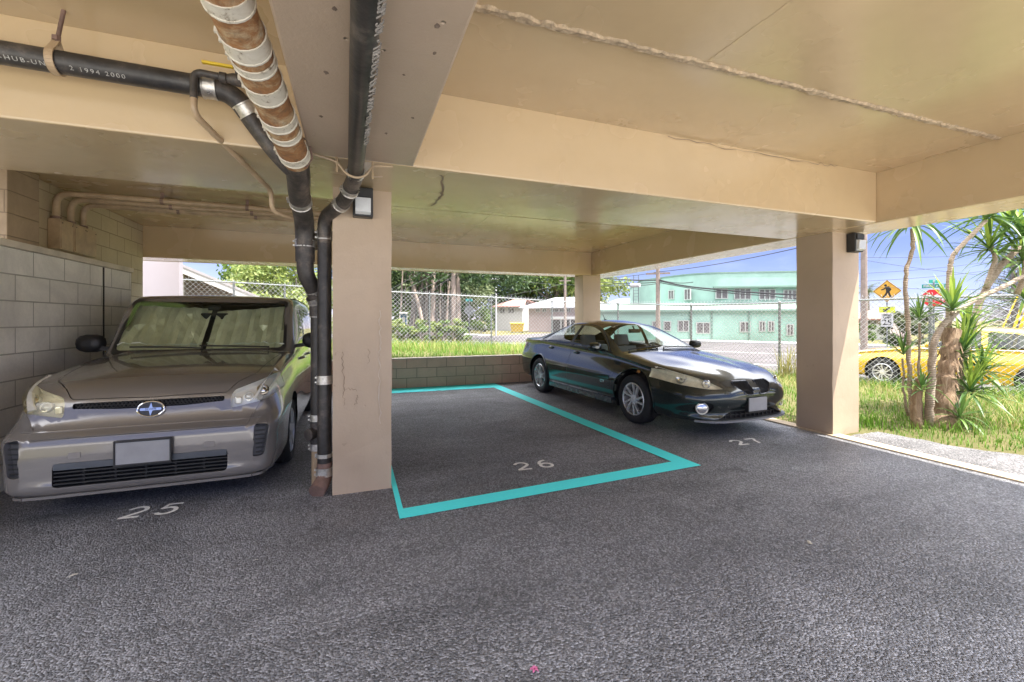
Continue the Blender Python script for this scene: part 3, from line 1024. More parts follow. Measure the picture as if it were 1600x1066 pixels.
# 6. wall-pack lamps on the pillars (unlit)
M_FROST = simple('frosted_lamp_glass', (.62, .64, .66), .35, var=.08, vscale=10, coat=.6)
M_LAMPBLK = simple('lamp_housing', (.025, .026, .028), .45, var=.2)
def wall_lamp(x, y, z0, z1, w, lab):
    l = thing('wall_lamp', lab, 'lamp', (x, y, z0), group='wall lamps on the pillar heads')
    h = z1 - z0
    rel(MB().box(x - w / 2, x + w / 2, y - .10, y, z0, z1).build('housing', M_LAMPBLK, None, bevel=.008), l)
    b = MB()
    prof = [(y - .101, z0 + .014), (y - .135, z0 + .03), (y - .142, z0 + h * .60), (y - .101, z0 + h * .635)]
    vs = [(x + s * (w / 2 - .018), p[0], p[1]) for p in prof for s in (-1, 1)]
    fs = [(0, 1, 3, 2), (2, 3, 5, 4), (4, 5, 7, 6), (0, 2, 4, 6), (1, 7, 5, 3)]
    b.add(vs, fs)
    rel(b.build('lens', M_FROST, None, bevel=.006), l)
    rel(MB().box(x - w / 2 + .015, x + w / 2 - .015, y - .118, y - .10, z0 + h * .66, z1 - .012).build('shade_plate', M_LAMPBLK, None, bevel=.004), l)
wall_lamp(.075, 3.776, 2.255, 2.49, .155, 'black wall lamp with frosted lens on the front pillar, above the empty stall line')
wall_lamp(5.82, 3.596, 2.255, 2.485, .16, 'black wall lamp with frosted lens on the sunlit pillar by the spiky plant')
# ------------------------------------------------------------------ car builder
def pchip(tab):
    """monotone smooth interpolation through (x, v) knots"""
    X = [p[0] for p in tab]; V = [p[1] for p in tab]
    n = len(X)
    d = [(V[i + 1] - V[i]) / (X[i + 1] - X[i]) for i in range(n - 1)]
    m = [d[0]] + [0 if d[i - 1] * d[i] <= 0 else 2 * d[i - 1] * d[i] / (d[i - 1] + d[i]) for i in range(1, n - 1)] + [d[-1]]
    def f(x):
        if x <= X[0]: return V[0]
        if x >= X[-1]: return V[-1]
        i = 0
        while x > X[i + 1]: i += 1
        h = X[i + 1] - X[i]; t = (x - X[i]) / h
        return (V[i] * (1 + 2 * t) * (1 - t) ** 2 + h * m[i] * t * (1 - t) ** 2 + V[i + 1] * t * t * (3 - 2 * t) + h * m[i + 1] * t * t * (t - 1))
    return f

class CarBody:
    """one smooth shell lofted from plan and side curves, then cut into panels along outlines"""
    def __init__(self, S):
        self.S = S
        F = {k: pchip(S[k]) for k in ('top', 'cant', 'belt', 'low', 'wmax', 'wbelt', 'wroof')}
        L = S['L']
        xs = []
        x = 0.0
        st = S.get('step', 0.05)
        ends = [0, .006, .014, .025, .04, .06, .085, .115, .15, .19, .235]
        xs = ends[:]
        x = .285
        while x < L - .27:
            xs.append(x); x += st
        xs += [L - e for e in reversed(ends)]
        warp = S.get('warp')
        rows = []
        nb, ns, nc, nr = 5, 20, 12, 14
        for x in xs:
            w, wb, wr = F['wmax'](x), F['wbelt'](x), F['wroof'](x)
            zl, zb, zc, zt = F['low'](x), F['belt'](x), F['cant'](x), F['top'](x)
            P = []
            for i in range(nb):
                P.append((w * .90 * i / nb, zl))
            side = S['side']
            for i in range(ns + 1):
                t = i / ns
                P.append((side(t, x) * lerp(w, wb, sstep(.55, 1.0, t)), lerp(zl, zb, t)))
            for i in range(1, nc + 1):
                t = i / nc
                bow = .018 * sin(pi * t) * min(1, (zc - zb) / .25)
                P.append((lerp(wb, wr, t) + bow, lerp(zb, zc, t)))
            for i in range(1, nr + 1):
                s = i / nr
                P.append((wr * (1 - s), zc + (zt - zc) * (1 - (1 - s) ** 2.3)))
            for it in range(S.get('round', 2)):
                Q = P[:]
                for i in range(1, len(P) - 1):
                    Q[i] = ((P[i - 1][0] + 2 * P[i][0] + P[i + 1][0]) / 4, (P[i - 1][1] + 2 * P[i][1] + P[i + 1][1]) / 4)
                P = Q
            row = [Vector((x, y, z)) for y, z in P] + [Vector((x, -y, z)) for y, z in reversed(P[1:-1])]
            if warp:
                row = [Vector(warp(p)) for p in row]
            rows.append(row)
        m = len(rows[0])
        bm = bmesh.new()
        bv = [[bm.verts.new(p) for p in r] for r in rows]
        for i in range(len(rows) - 1):
            for j in range(m):
                j2 = (j + 1) % m
                bm.faces.new((bv[i][j], bv[i + 1][j], bv[i + 1][j2], bv[i][j2]))
        # end caps as ladders between the two halves
        half = len(P)
        for r, flip in ((bv[0], False), (bv[-1], True)):
            for j in range(half - 1):
                a, b_ = r[j], r[j + 1]
                c, d = r[(m - j - 1) % m], r[(m - j) % m]
                loop = [v for k, v in enumerate((a, b_, c, d)) if v not in (a, b_, c, d)[:k]]
                if len(loop) >= 3:
                    bm.faces.new(loop if not flip else loop[::-1])
        bmesh.ops.recalc_face_normals(bm, faces=bm.faces)
        if sum(f.normal.dot(f.calc_center_median() - Vector((L / 2, 0, .7))) for f in bm.faces) < 0:
            bmesh.ops.reverse_faces(bm, faces=bm.faces)
        self.bm = bm
        self.lay = bm.faces.layers.int.new('part')
        self.ids = {}
        self.rows = rows

    def cut(self, name, poly, axis, flt):
        """score an outline into the shell; poly is given in the two other axes (in xyz order); flt(centre) picks the side"""
        bm = self.bm
        a, c = [k for k in range(3) if k != axis]
        lo = (min(p[0] for p in poly) - .02, min(p[1] for p in poly) - .02)
        hi = (max(p[0] for p in poly) + .02, max(p[1] for p in poly) + .02)
        def inbox(f):
            bx = [v.co[a] for v in f.verts]; by = [v.co[c] for v in f.verts]
            return max(bx) >= lo[0] and min(bx) <= hi[0] and max(by) >= lo[1] and min(by) <= hi[1] and flt(f.calc_center_median())
        n = len(poly)
        for i in range(n):
            p, q = poly[i], poly[(i + 1) % n]
            ex, ey = q[0] - p[0], q[1] - p[1]
            ln = hypot(ex, ey)
            if ln < 1e-6: continue
            no = Vector((0, 0, 0)); no[a] = ey / ln; no[c] = -ex / ln
            co = Vector((0, 0, 0)); co[a] = p[0]; co[c] = p[1]
            blo = (min(p[0], q[0]) - .03, min(p[1], q[1]) - .03); bhi = (max(p[0], q[0]) + .03, max(p[1], q[1]) + .03)
            fs = []
            for f in bm.faces:
                bx = [v.co[a] for v in f.verts]; by = [v.co[c] for v in f.verts]
                if max(bx) >= blo[0] and min(bx) <= bhi[0] and max(by) >= blo[1] and min(by) <= bhi[1] and flt(f.calc_center_median()):
                    fs.append(f)
            geom = set(fs)
            for f in fs:
                geom.update(f.edges); geom.update(f.verts)
            bmesh.ops.bisect_plane(bm, geom=list(geom), dist=1e-5, plane_co=co, plane_no=no)
        k = self.ids.setdefault(name, len(self.ids) + 1)
        def inside(x, y):
            r = False
            for i in range(n):
                (x0, y0), (x1, y1) = poly[i], poly[(i + 1) % n]
                if (y0 > y) != (y1 > y) and x < (x1 - x0) * (y - y0) / (y1 - y0) + x0:
                    r = not r
            return r
        for f in bm.faces:
            if inbox(f):
                ce = f.calc_center_median()
                if inside(ce[a], ce[c]):
                    f[self.lay] = k
        return k

    def finish(self):
        bm = self.bm
        bm.normal_update()
        self.kd = KDTree(len(bm.verts))
        self.nrm = []
        for i, v in enumerate(bm.verts):
            self.kd.insert(v.co, i); self.nrm.append(v.normal.copy())
        self.kd.balance()
        bm.faces.ensure_lookup_table()
        me = bpy.data.meshes.new('tmp')
        bm.to_mesh(me)
        from mathutils.bvhtree import BVHTree
        self.bvh = BVHTree.FromBMesh(bm)
        bpy.data.meshes.remove(me)

    def panel(self, name, key, mat, parent, gap=0.0, depth=0.0, out=0.0, thick=0.0):
        """lift the faces of one outline out as a part of its own"""
        k = self.ids[key] if key else 0
        src = [f for f in self.bm.faces if f[self.lay] == k]
        nb = bmesh.new()
        mp = {}
        for f in src:
            vs = []
            for v in f.verts:
                if v not in mp:
                    mp[v] = nb.verts.new(v.co)
                vs.append(mp[v])
            try:
                nb.faces.new(vs)
            except ValueError:
                pass
        nb.normal_update()
        ring = []
        if gap:
            r = bmesh.ops.inset_region(nb, faces=nb.faces[:], thickness=gap, use_even_offset=True, use_boundary=True)
            bmesh.ops.delete(nb, geom=r['faces'], context='FACES')
        def normal_at(co):
            _, i, _ = self.kd.find(co)
            return self.nrm[i]
        norms = {}
        nb.verts.ensure_lookup_table()
        vn = [normal_at(v.co) for v in nb.verts]
        if out:
            for v, n in zip(nb.verts, vn):
                v.co += n * out
        flat = False
        if depth:
            bord = [e for e in nb.edges if len(e.link_faces) == 1]
            keep = {}
            for e in bord:
                for v in e.verts:
                    keep[v] = v.co.copy()
            for v, n in zip(nb.verts, vn):
                v.co -= n * depth
            new = {v: nb.verts.new(co) for v, co in keep.items()}
            for e in bord:
                a, b_ = e.verts
                nb.faces.new((a, b_, new[b_], new[a]))
            flat = True
        nb.verts.index_update()
        me = bpy.data.meshes.new(name)
        nb.to_mesh(me)
        me.materials.append(mat)
        me.shade_smooth()
        if not flat:
            me.normals_split_custom_set_from_vertices(vn if len(vn) == len(me.vertices) else [normal_at(v.co) for v in me.vertices])
        else:
            me.set_sharp_from_angle(angle=radians(35))
        nb.free()
        o = bpy.data.objects.new(name, me)
        COL.objects.link(o)
        o.parent = parent
        return o

    def patch(self, poly, axis, sgn, off, builder, grid=.03, thick=.0):
        """a piece that hugs the shell: outline filled with a grid, each point dropped on to the shell along the axis"""
        a, c = [k for k in range(3) if k != axis]
        nb = bmesh.new()
        vs = []
        for p in poly:
            q = [0, 0, 0]; q[a], q[c] = p
            vs.append(nb.verts.new(q))
        nb.faces.new(vs)
        for ax in (a, c):
            lo = min(p[0 if ax == a else 1] for p in poly); hi = max(p[0 if ax == a else 1] for p in poly)
            k = lo + grid
            while k < hi - 1e-4:
                no = Vector((0, 0, 0)); no[ax] = 1
                co = Vector((0, 0, 0)); co[ax] = k
                bmesh.ops.bisect_plane(nb, geom=nb.verts[:] + nb.edges[:] + nb.faces[:], dist=1e-5, plane_co=co, plane_no=no)
                k += grid
        d = Vector((0, 0, 0)); d[axis] = -sgn
        last = None
        for v in nb.verts:
            o = v.co.copy(); o[axis] = sgn * 20
            loc, n, _, _ = self.bvh.ray_cast(o, d)
            if loc is None:
                loc, n, _, _ = self.bvh.find_nearest(v.co + Vector((0, 0, 0)))
            v.co = loc + n * off
        nb.verts.index_update()
        P = [v.co.copy() for v in nb.verts]
        fs = [[v.index for v in f.verts] for f in nb.faces]
        k = len(P)
        if thick:
            bord = [(e.verts[0].index, e.verts[1].index) for e in nb.edges if len(e.link_faces) == 1]
            dd = Vector((0, 0, 0)); dd[axis] = -sgn * thick
            P2 = [p + dd for p in P]
            builder.add(P + P2, fs + [[i + k for i in reversed(f)] for f in fs] + [(i, j, j + k, i + k) for i, j in bord])
        else:
            builder.add(P, fs)
        nb.free()

    def drop(self, p, axis, sgn):
        d = Vector((0, 0, 0)); d[axis] = -sgn
        o = Vector(p); o[axis] = sgn * 20
        loc, n, _, _ = self.bvh.ray_cast(o, d)
        return (loc, n) if loc is not None else (Vector(p), Vector((0, 0, 1)))

def rpoly(pts, r=.03, n=4):
    """round the corners of a polygon"""
    out = []
    k = len(pts)
    for i in range(k):
        a, b_, c = Vector(pts[i - 1]), Vector(pts[i]), Vector(pts[(i + 1) % k])
        rr = r[i] if isinstance(r, (list, tuple)) else r
        d1, d2 = a - b_, c - b_
        q = min(rr, d1.length * .48, d2.length * .48)
        p0, p2 = b_ + d1.normalized() * q, b_ + d2.normalized() * q
        for j in range(n + 1):
            t = j / n
            v = p0 * (1 - t) ** 2 + b_ * 2 * t * (1 - t) + p2 * t * t
            out.append((v.x, v.y))
    return out

def circ(cx, cy, r, n=28, ry=None):
    return [(cx + r * cos(2 * pi * i / n), cy + (ry or r) * sin(2 * pi * i / n)) for i in range(n)]

def mir(poly):
    return [(-p[0], p[1]) for p in reversed(poly)]

def mat_carpaint(name, color, flake=0.35, rough=.22, dust=0.0):
    t = NT(name)
    n = t.noise(1.1, 3, .5)
    c = t.ramp(n, [(.35, tuple(v * .95 for v in color)), (.65, tuple(min(1, v * 1.05) for v in color))])
    if dust:
        geo = t.n.new('ShaderNodeNewGeometry')
        sp = t.n.new('ShaderNodeSeparateXYZ')
        t.l.new(geo.outputs['Normal'], sp.inputs[0])
        up_ = t.ramp(sp.outputs['Z'], [(.4, 0.0), (.95, dust)])
        pat = t.ramp(t.noise(3.5, 6, .7), [(.3, .5), (.7, 1.0)])
        c = t.mix(t.mix(1.0, up_, pat, 'MULTIPLY'), c, (.30, .29, .28))
    t.out(c, 'Base Color').set(metal=.35, rough=rough, coat=1.0, coat_rough=.06)
    return t.m

def mat_glass(name, tint, refl=.9):
    m = bpy.data.materials.new(name)
    m.use_nodes = True
    n, l = m.node_tree.nodes, m.node_tree.links
    n.clear()
    o = n.new('ShaderNodeOutputMaterial')
    tr = n.new('ShaderNodeBsdfTransparent'); tr.inputs[0].default_value = col4(tint)
    gl = n.new('ShaderNodeBsdfGlossy'); gl.inputs['Roughness'].default_value = .02
    lw = n.new('ShaderNodeLayerWeight'); lw.inputs[0].default_value = .5
    pw = n.new('ShaderNodeMath'); pw.operation = 'POWER'; pw.inputs[1].default_value = 4.6
    l.new(lw.outputs['Facing'], pw.inputs[0])
    fr = n.new('ShaderNodeMath'); fr.operation = 'MULTIPLY_ADD'; fr.inputs[1].default_value = .88; fr.inputs[2].default_value = .05
    l.new(pw.outputs[0], fr.inputs[0])
    mx = n.new('ShaderNodeMixShader')
    l.new(fr.outputs[0], mx.inputs[0]); l.new(tr.outputs[0], mx.inputs[1]); l.new(gl.outputs[0], mx.inputs[2])
    l.new(mx.outputs[0], o.inputs[0])
    return m

M_BLACK = simple('black_plastic', (.018, .018, .019), .5, var=.2, rvar=.1)
M_RUBBER = simple('tyre_rubber', (.022, .022, .023), .75, var=.25, vscale=20, bump=.15)
M_CHROME = NT('chrome').set(color=(.72, .72, .73), metal=1.0, rough=.12).m
M_ALLOY = simple('wheel_alloy', (.78, .78, .79), .3, metal=.6, var=.1, rvar=.06)
M_DISC = simple('brake_disc', (.10, .095, .09), .5, metal=.7)
M_DARKIN = simple('dark_trim', (.012, .012, .013), .8)
M_SEAT = simple('seat_cloth', (.10, .10, .105), .9, bump=.3)
M_SEAT_TAN = simple('seat_grey', (.16, .155, .15), .8, bump=.2)
M_PLATE = simple('number_plate_blank', (.30, .30, .31), .5, var=.1, vscale=8)
M_HEADGLASS = mat_glass('headlight_glass', (.96, .96, .93))
M_LAMPIN = NT('lamp_reflector').set(color=(.80, .79, .75), metal=.25, rough=.25).m
M_HAZED = simple('hazed_lens', (.84, .82, .73), .25, var=.12, vscale=14, coat=.8)
M_AMBER = simple('amber_lens', (.60, .26, .07), .2, coat=.8)
M_WHITE_LENS = simple('clear_lens', (.72, .72, .70), .15, metal=.4, coat=.8)

def wheel(parent, cx, cy, side, R, W, rimR, rim_fn, rim_mat=None, tyre_name='tyre'):
    """wheel Empty-free: tyre mesh is the part, rim and disc its sub-parts. side = +1 faces +y"""
    M = Matrix.Translation((cx, cy, R)) @ Matrix.Rotation(-side * pi / 2, 4, 'X')
    b = MB()
    h = W / 2
    sw = .012
    prof = [(rimR - .004, -h + .02), (rimR + .012, -h + .004), (lerp(rimR, R, .45), -h - .004), (lerp(rimR, R, .78), -h + .004), (R - .012, -h + .014), (R - .003, -h + .03)]
    for z in (-.055, -.018, .018, .055):
        prof += [(R, z - .008), (R, z - .004), (R - .007, z - .003), (R - .007, z + .003), (R, z + .004), (R, z + .008)]
    prof += [(R - .003, h - .03), (R - .012, h - .014), (lerp(rimR, R, .78), h - .004), (lerp(rimR, R, .6), h + .003), (lerp(rimR, R, .45), h + .003), (rimR + .012, h - .004), (rimR - .004, h - .02)]
    b.lathe(prof, 44, M)
    w = b.build('wheel', M_RUBBER, parent, smooth=True, angle=40)
    b = MB()
    b.lathe([(rimR + .003, h - .012), (rimR - .008, h - .004), (rimR - .016, h - .012), (rimR - .02, h - .05), (rimR - .03, -h + .03), (rimR + .003, -h + .02)], 44, M)
    rim_fn(b, M, rimR, h)
    b.build('rim', rim_mat or M_ALLOY, w, smooth=True, angle=35)
    b = MB()
    b.lathe([(.0, h - .085), (rimR * .72, h - .085), (rimR * .72, h - .10), (0, h - .10)], 28, M)
    b.lathe([(0, -h + .04), (rimR - .03, -h + .04)], 28, M)
    b.build('brake_disc', M_DISC, w, smooth=True, angle=30)
    return w

def mirror_part(parent, base, side, mat, size=(.12, .10, .075), dirx=-1):
    """door mirror: rounded shell on a short foot, glass to the rear"""
    x, y, z = base
    b = MB()
    cx, cy, cz = x, y + side * .155, z + .055
    vs, fs = [], []
    nu, nv = 14, 9
    for i in range(nv + 1):
        t = i / nv
        k = sqrt(max(0.0, 1 - (1 - t) ** 2.4))
        for j in range(nu):
            a = 2 * pi * j / nu
            ca, sa = cos(a), sin(a)
            ex = (abs(ca) ** .75) * (1 if ca > 0 else -1); ey = (abs(sa) ** .75) * (1 if sa > 0 else -1)
            vs.append((cx + dirx * size[1] * (1 - t) * .9 + .02, cy + size[0] * ex * lerp(.35, 1, k) + side * .01 * (1 - t), cz + size[2] * ey * lerp(.3, 1, k)))
    for i in range(nv):
        for j in range(nu):
            fs.append((i * nu + j, i * nu + (j + 1) % nu, (i + 1) * nu + (j + 1) % nu, (i + 1) * nu + j))
    fs.append(tuple(range(nu)))
    b.add(vs, fs)
    b.bar((x + .01, y - side * .02, z - .005), (cx + .0, cy - side * .06, cz - .045), .07, .04)
    o = b.build('door_mirror', mat, parent, smooth=True, angle=50)
    g = MB()
    g.add([(cx + .022, cy + size[0] * .88 * cos(2 * pi * j / 16), cz + size[2] * .86 * sin(2 * pi * j / 16)) for j in range(16)], [tuple(range(16))])
    g.build('mirror_glass', M_CHROME, o)
    return o

def seat(parent, x, y, mat, w=.50, base=.42, back=1.02, head=True):
    """front edge at x, facing -x"""
    b = MB()
    b.cbox((x + .25, y, base), (.52, w, .16))
    M = Matrix.Translation((x + .52, y, base + .05)) @ Matrix.Rotation(radians(17), 4, 'Y')
    b.box(-.06, .08, -w / 2, w / 2, 0, back - base - .1, M)
    if head:
        b.box(-.045, .055, -.13, .13, back - base - .07, back - base + .13, M)
        b.box(-.0, .02, -.06, -.045, back - base - .12, back - base - .04, M)
        b.box(-.0, .02, .045, .06, back - base - .12, back - base - .04, M)
    return b.build('seat', mat, parent, smooth=True, bevel=.035, seg=3, angle=60)

def wheel_well(parent, cx, cy, side, R, depth=.30):
    b = MB()
    M = Matrix.Translation((cx, cy, 0)) @ Matrix.Rotation(pi / 2, 4, 'X')
    n = 26
    vs, fs = [], []
    y0, y1 = cy - side * .005, cy - side * depth
    zc = .31
    for i in range(n + 1):
        a = lerp(-.35, pi + .35, i / n)
        for y in (y0, y1):
            vs.append((cx + R * cos(a), y, zc + R * sin(a)))
    for i in range(n):
        fs.append((2 * i, 2 * i + 1, 2 * i + 3, 2 * i + 2))
    vs2 = len(vs)
    vs.append((cx, y1, zc))
    for i in range(n):
        fs.append((vs2, 2 * i + 1, 2 * i + 3))
    b.add(vs, fs)
    return b.build('wheel_well', M_DARKIN, parent)

def wiper(parent, pts, name='wiper'):
    b = MB()
    b.tube(pts, .008, 6)
    a, c = Vector(pts[-2]), Vector(pts[-1])
    return b.build(name, M_BLACK, parent, smooth=True)

# ------------------------------------------------------------------ the brown boxy hatchback
M_BROWN = mat_carpaint('brown_grey_paint', (.215, .199, .188), .25, .24)
def brown_car():
    car = thing('parked_car', 'brown-grey boxy hatchback with a crumpled sunshade behind its windscreen, beside the block wall', 'car',
                (-1.435, 3.99, 0.0), radians(90.3), None)
    L = 4.25
    def side(t, x):
        return .945 + .055 * sin(pi * min(1, max(0, t * 1.06))) ** .7 + .010 * math.exp(-((t - .60) / .05) ** 2) - .012 * math.exp(-((t - .40) / .1) ** 2)
    S = dict(L=L, side=side, step=.05, round=2,
        top=[(0, .64), (.012, .745), (.03, .815), (.06, .862), (.12, .915), (.30, .985), (.70, 1.055), (1.10, 1.10), (1.18, 1.115), (1.70, 1.655), (1.82, 1.695), (2.3, 1.715), (3.3, 1.705), (4.0, 1.67), (4.16, 1.50), (4.22, 1.1), (4.25, .8)],
        cant=[(0, .62), (.012, .72), (.03, .79), (.06, .846), (.12, .905), (.30, .97), (.70, 1.03), (1.10, 1.07), (1.18, 1.075), (1.70, 1.63), (1.82, 1.672), (2.3, 1.69), (3.3, 1.68), (4.0, 1.645), (4.16, 1.45), (4.22, 1.06), (4.25, .78)],
        belt=[(0, .59), (.012, .68), (.03, .745), (.06, .815), (.12, .875), (.30, .935), (.70, .985), (1.2, 1.02), (2.0, 1.04), (3.2, 1.06), (4.0, 1.07), (4.2, 1.0), (4.25, .72)],
        low=[(0, .27), (.02, .21), (.06, .185), (.2, .18), (.6, .17), (3.6, .17), (4.1, .22), (4.25, .32)],
        wmax=[(0, .70), (.012, .745), (.03, .785), (.06, .82), (.12, .85), (.30, .878), (.9, .885), (3.4, .88), (4.0, .865), (4.18, .80), (4.25, .70)],
        wbelt=[(0, .66), (.012, .70), (.03, .735), (.06, .77), (.12, .80), (.30, .828), (.9, .838), (1.3, .845), (3.4, .845), (4.0, .82), (4.18, .76), (4.25, .66)],
        wroof=[(0, .60), (.012, .64), (.03, .675), (.06, .705), (.12, .73), (.30, .752), (.9, .768), (1.18, .775), (1.70, .765), (2.0, .765), (3.4, .76), (4.0, .74), (4.18, .70), (4.25, .60)])
    def warp(p):
        x, y, z = p
        k = max(0.0, 1 - x / .5)
        # bumper stands proud below the nose panel, upright cheeks
        x2 = x - .085 * k * (1 - sstep(.585, .66, z)) + .02 * k * sstep(.60, .72, z) - .02 * k * math.exp(-((z - .22) / .05) ** 2)
        return (x2, y, z)
    S['warp'] = warp
    B = CarBody(S)
    R = .315
    xf, xr = .87, 3.47
    front = lambda c: c.x < .62
    for nm, cx in (('arch', xf), ('arch', xr)):
        for s in (1, -1):
            B.cut(nm, circ(cx, .325, .375, 30), 1, lambda c, s=s: c.y * s > .4)
    B.cut('windscreen', rpoly([(-.725, 1.12), (.725, 1.12), (.70, 1.615), (-.70, 1.615)], .05), 0, lambda c: .95 < c.x < 2.0 and c.z > 1.06)
    B.cut('hood', rpoly([(.065, -.49), (.26, -.66), (1.04, -.735), (1.155, -.60), (1.165, 0), (1.155, .60), (1.04, .735), (.26, .66), (.065, .49), (.055, 0)], .03), 2, lambda c: c.z > .78 and c.x < 1.3)
    for s in (1, -1):
        ss = lambda c, s=s: c.y * s > .5
        B.cut('front_window%d' % s, rpoly([(1.50, 1.075), (1.93, 1.53), (2.42, 1.56), (2.44, 1.09)], [.03, .05, .04, .03]), 1, ss)
        B.cut('rear_window%d' % s, rpoly([(2.54, 1.09), (2.52, 1.56), (3.20, 1.56), (3.26, 1.11)], .04), 1, ss)
        B.cut('quarter_window%d' % s, rpoly([(3.38, 1.12), (3.32, 1.555), (3.78, 1.54), (3.84, 1.13)], .05), 1, ss)
        B.cut('front_door%d' % s, rpoly([(1.30, .26), (1.27, .98), (1.44, 1.055), (2.49, 1.075), (2.49, .26)], .03), 1, ss)
        B.cut('rear_door%d' % s, rpoly([(2.50, .26), (2.50, 1.075), (3.28, 1.09), (3.20, .74), (3.02, .50), (2.98, .26)], .03), 1, ss)
        hl = rpoly([(.515, .715), (.78, .770), (.90, .84), (.90, .945), (.80, .955), (.535, .855), (.515, .81)], .022)
        if s < 0: hl = mir(hl)
        B.cut('headlight%d' % s, hl, 0, lambda c, s=s: c.x < .58 and c.y * s > .4)
        fog = rpoly([(.685, .34), (.765, .34), (.80, .58), (.70, .60)], .03)
        if s < 0: fog = mir(fog)
        B.cut('fog%d' % s, fog, 0, lambda c, s=s: c.x < .5 and c.y * s > .5)
    B.cut('grille', rpoly([(-.47, .775), (-.47, .812), (.47, .812), (.47, .775), (.2, .758), (-.2, .758)], .012), 0, front)
    B.cut('intake', rpoly([(-.52, .255), (-.52, .42), (.52, .42), (.52, .255)], .035), 0, front)
    B.cut('rear_screen', rpoly([(-.60, 1.10), (.60, 1.10), (.56, 1.48), (-.56, 1.48)], .05), 0, lambda c: c.x > 4.0)
    B.finish()
    B.panel('body', None, M_BROWN, car)
    M_WS = mat_glass('green_windscreen', (.86, .93, .85))
    M_SG = mat_glass('dark_side_glass', (.30, .36, .34))
    ws = B.panel('windscreen', 'windscreen', M_WS, car, out=.001)
    B.panel('hood', 'hood', M_BROWN, car, gap=.005)
    for s in (1, -1):
        for k in ('front_window', 'rear_window', 'quarter_window'):
            B.panel('side_window', '%s%d' % (k, s), M_SG, car)
    B.panel('rear_screen', 'rear_screen', M_SG, car)
    for s in (1, -1):
        fd = B.panel('door', 'front_door%d' % s, M_BROWN, car, gap=.004)
        rd = B.panel('door', 'rear_door%d' % s, M_BROWN, car, gap=.004)
        for d, hx in ((fd, 2.22), (rd, 2.98)):
            p, n = B.drop((hx, 0, .93), 1, s)
            MB().tube(fillet([p - n * .01 + Vector((-.09, 0, 0)), p + n * .03 + Vector((-.08, 0, 0)), p + n * .03 + Vector((.08, 0, 0)), p - n * .01 + Vector((.09, 0, 0))], .02), .013, 8).build('handle', M_BROWN, d, smooth=True)
    # black screen surround
    b = MB()
    fr = rpoly([(-.755, 1.09), (.755, 1.09), (.728, 1.638), (-.728, 1.638)], .05)
    inn = rpoly([(-.725, 1.12), (.725, 1.12), (.70, 1.615), (-.70, 1.615)], .05)
    N = len(fr)
    vs = []
    for p, q in zip(fr, inn):
        for pt in (p, q):
            loc, n = B.drop((0, pt[0], pt[1]), 0, -1)
            vs.append(loc + n * .004)
    b.add(vs, [(2 * i, 2 * i + 1, 2 * ((i + 1) % N) + 1, 2 * ((i + 1) % N)) for i in range(N)])
    b.build('screen_seal', M_BLACK, ws, smooth=True)
    # lamps: deep reflector behind a hazy lens, a round projector on the outer side
    for s in (1, -1):
        h = B.panel('headlight', 'headlight%d' % s, M_HEADGLASS if s < 0 else mat_glass('yellowed_glass', (.93, .90, .76)), car, out=.003)
        k = B.panel('reflector', 'headlight%d' % s, M_LAMPIN if s < 0 else M_HAZED, h, depth=.05, out=-.004)
        for (yy, zz, rr, mt, nm) in ((.735, .855, .046, M_CHROME, 'projector'), (.635, .805, .038, M_WHITE_LENS, 'bulb_bowl')):
            p, n = B.drop((0, s * yy, zz), 0, -1)
            M = Matrix.Translation(p - n * .035) @ n.to_track_quat('Z', 'Y').to_matrix().to_4x4()
            MB().lathe([(rr, -.02), (rr, .012), (rr * .84, .014), (rr * .72, .004), (rr * .6, .010), (rr * .3, .018), (0, .02)], 20, M).build(nm, mt, h, smooth=True)
        p, n = B.drop((0, s * .56, .765), 0, -1)
        MB().cbox(p + Vector((.035, 0, 0)), (.03, .05, .06)).build('indicator_bulb', M_WHITE_LENS, h, bevel=.012)
        f = B.panel('fog_recess', 'fog%d' % s, simple('grey_louvre', (.08, .08, .085), .6) if s > 0 else bpy.data.materials['grey_louvre'], car, depth=.035)
        b = MB()
        for i in range(7):
            z = .365 + i * .034
            loc, n = B.drop((0, s * .742, z), 0, -1)
            b.bar(loc + Vector((.016, -s * .035, 0)), loc + Vector((.03, s * .025, 0)), .012, .008)
        b.build('louvre', M_BLACK, f)
    # slim honeycomb grille
    g = B.panel('grille', 'grille', M_DARKIN, car, depth=.035)
    b = MB()
    for row in range(2):
        for i in range(38):
            y = -.455 + i * .0246 + (.0123 if row else 0)
            if abs(y) > .455: continue
            z = .774 + row * .02 + .004
            loc, n = B.drop((0, y, z), 0, -1)
            M = Matrix.Translation(loc + Vector((.012, 0, 0))) @ Matrix.Rotation(-pi / 2, 4, 'Y')
            b.lathe([(.0125, 0), (.0125, .012), (.0095, .012), (.0095, 0)], 6, M)
    b.build('honeycomb', M_BLACK, g)
    # lower intake with slats and a smooth upper bar
    it = B.panel('lower_intake', 'intake', M_DARKIN, car, depth=.06)
    b = MB()
    for i in range(4):
        z = .276 + i * .026
        pts = []
        for j in range(13):
            y = lerp(-.515, .515, j / 12)
            loc, n = B.drop((0, y, z), 0, -1)
            pts.append(loc + Vector((.022, 0, 0)))
        for a, c in zip(pts, pts[1:]):
            b.bar(a, c, .03, .009)
    for y in (-.36, -.18, 0, .18, .36):
        loc, n = B.drop((0, y, .322), 0, -1)
        b.cbox(loc + Vector((.035, 0, 0)), (.02, .012, .125))
    b.build('slat', M_BLACK, it)
    b = MB()
    B.patch(rpoly([(-.515, .374), (-.515, .419), (.515, .419), (.515, .374)], .012), 0, -1, .004, b, grid=.05, thick=.05)
    b.build('bumper_bar', simple('blue_grey_bar', (.075, .085, .10), .4), car, smooth=True, angle=40)
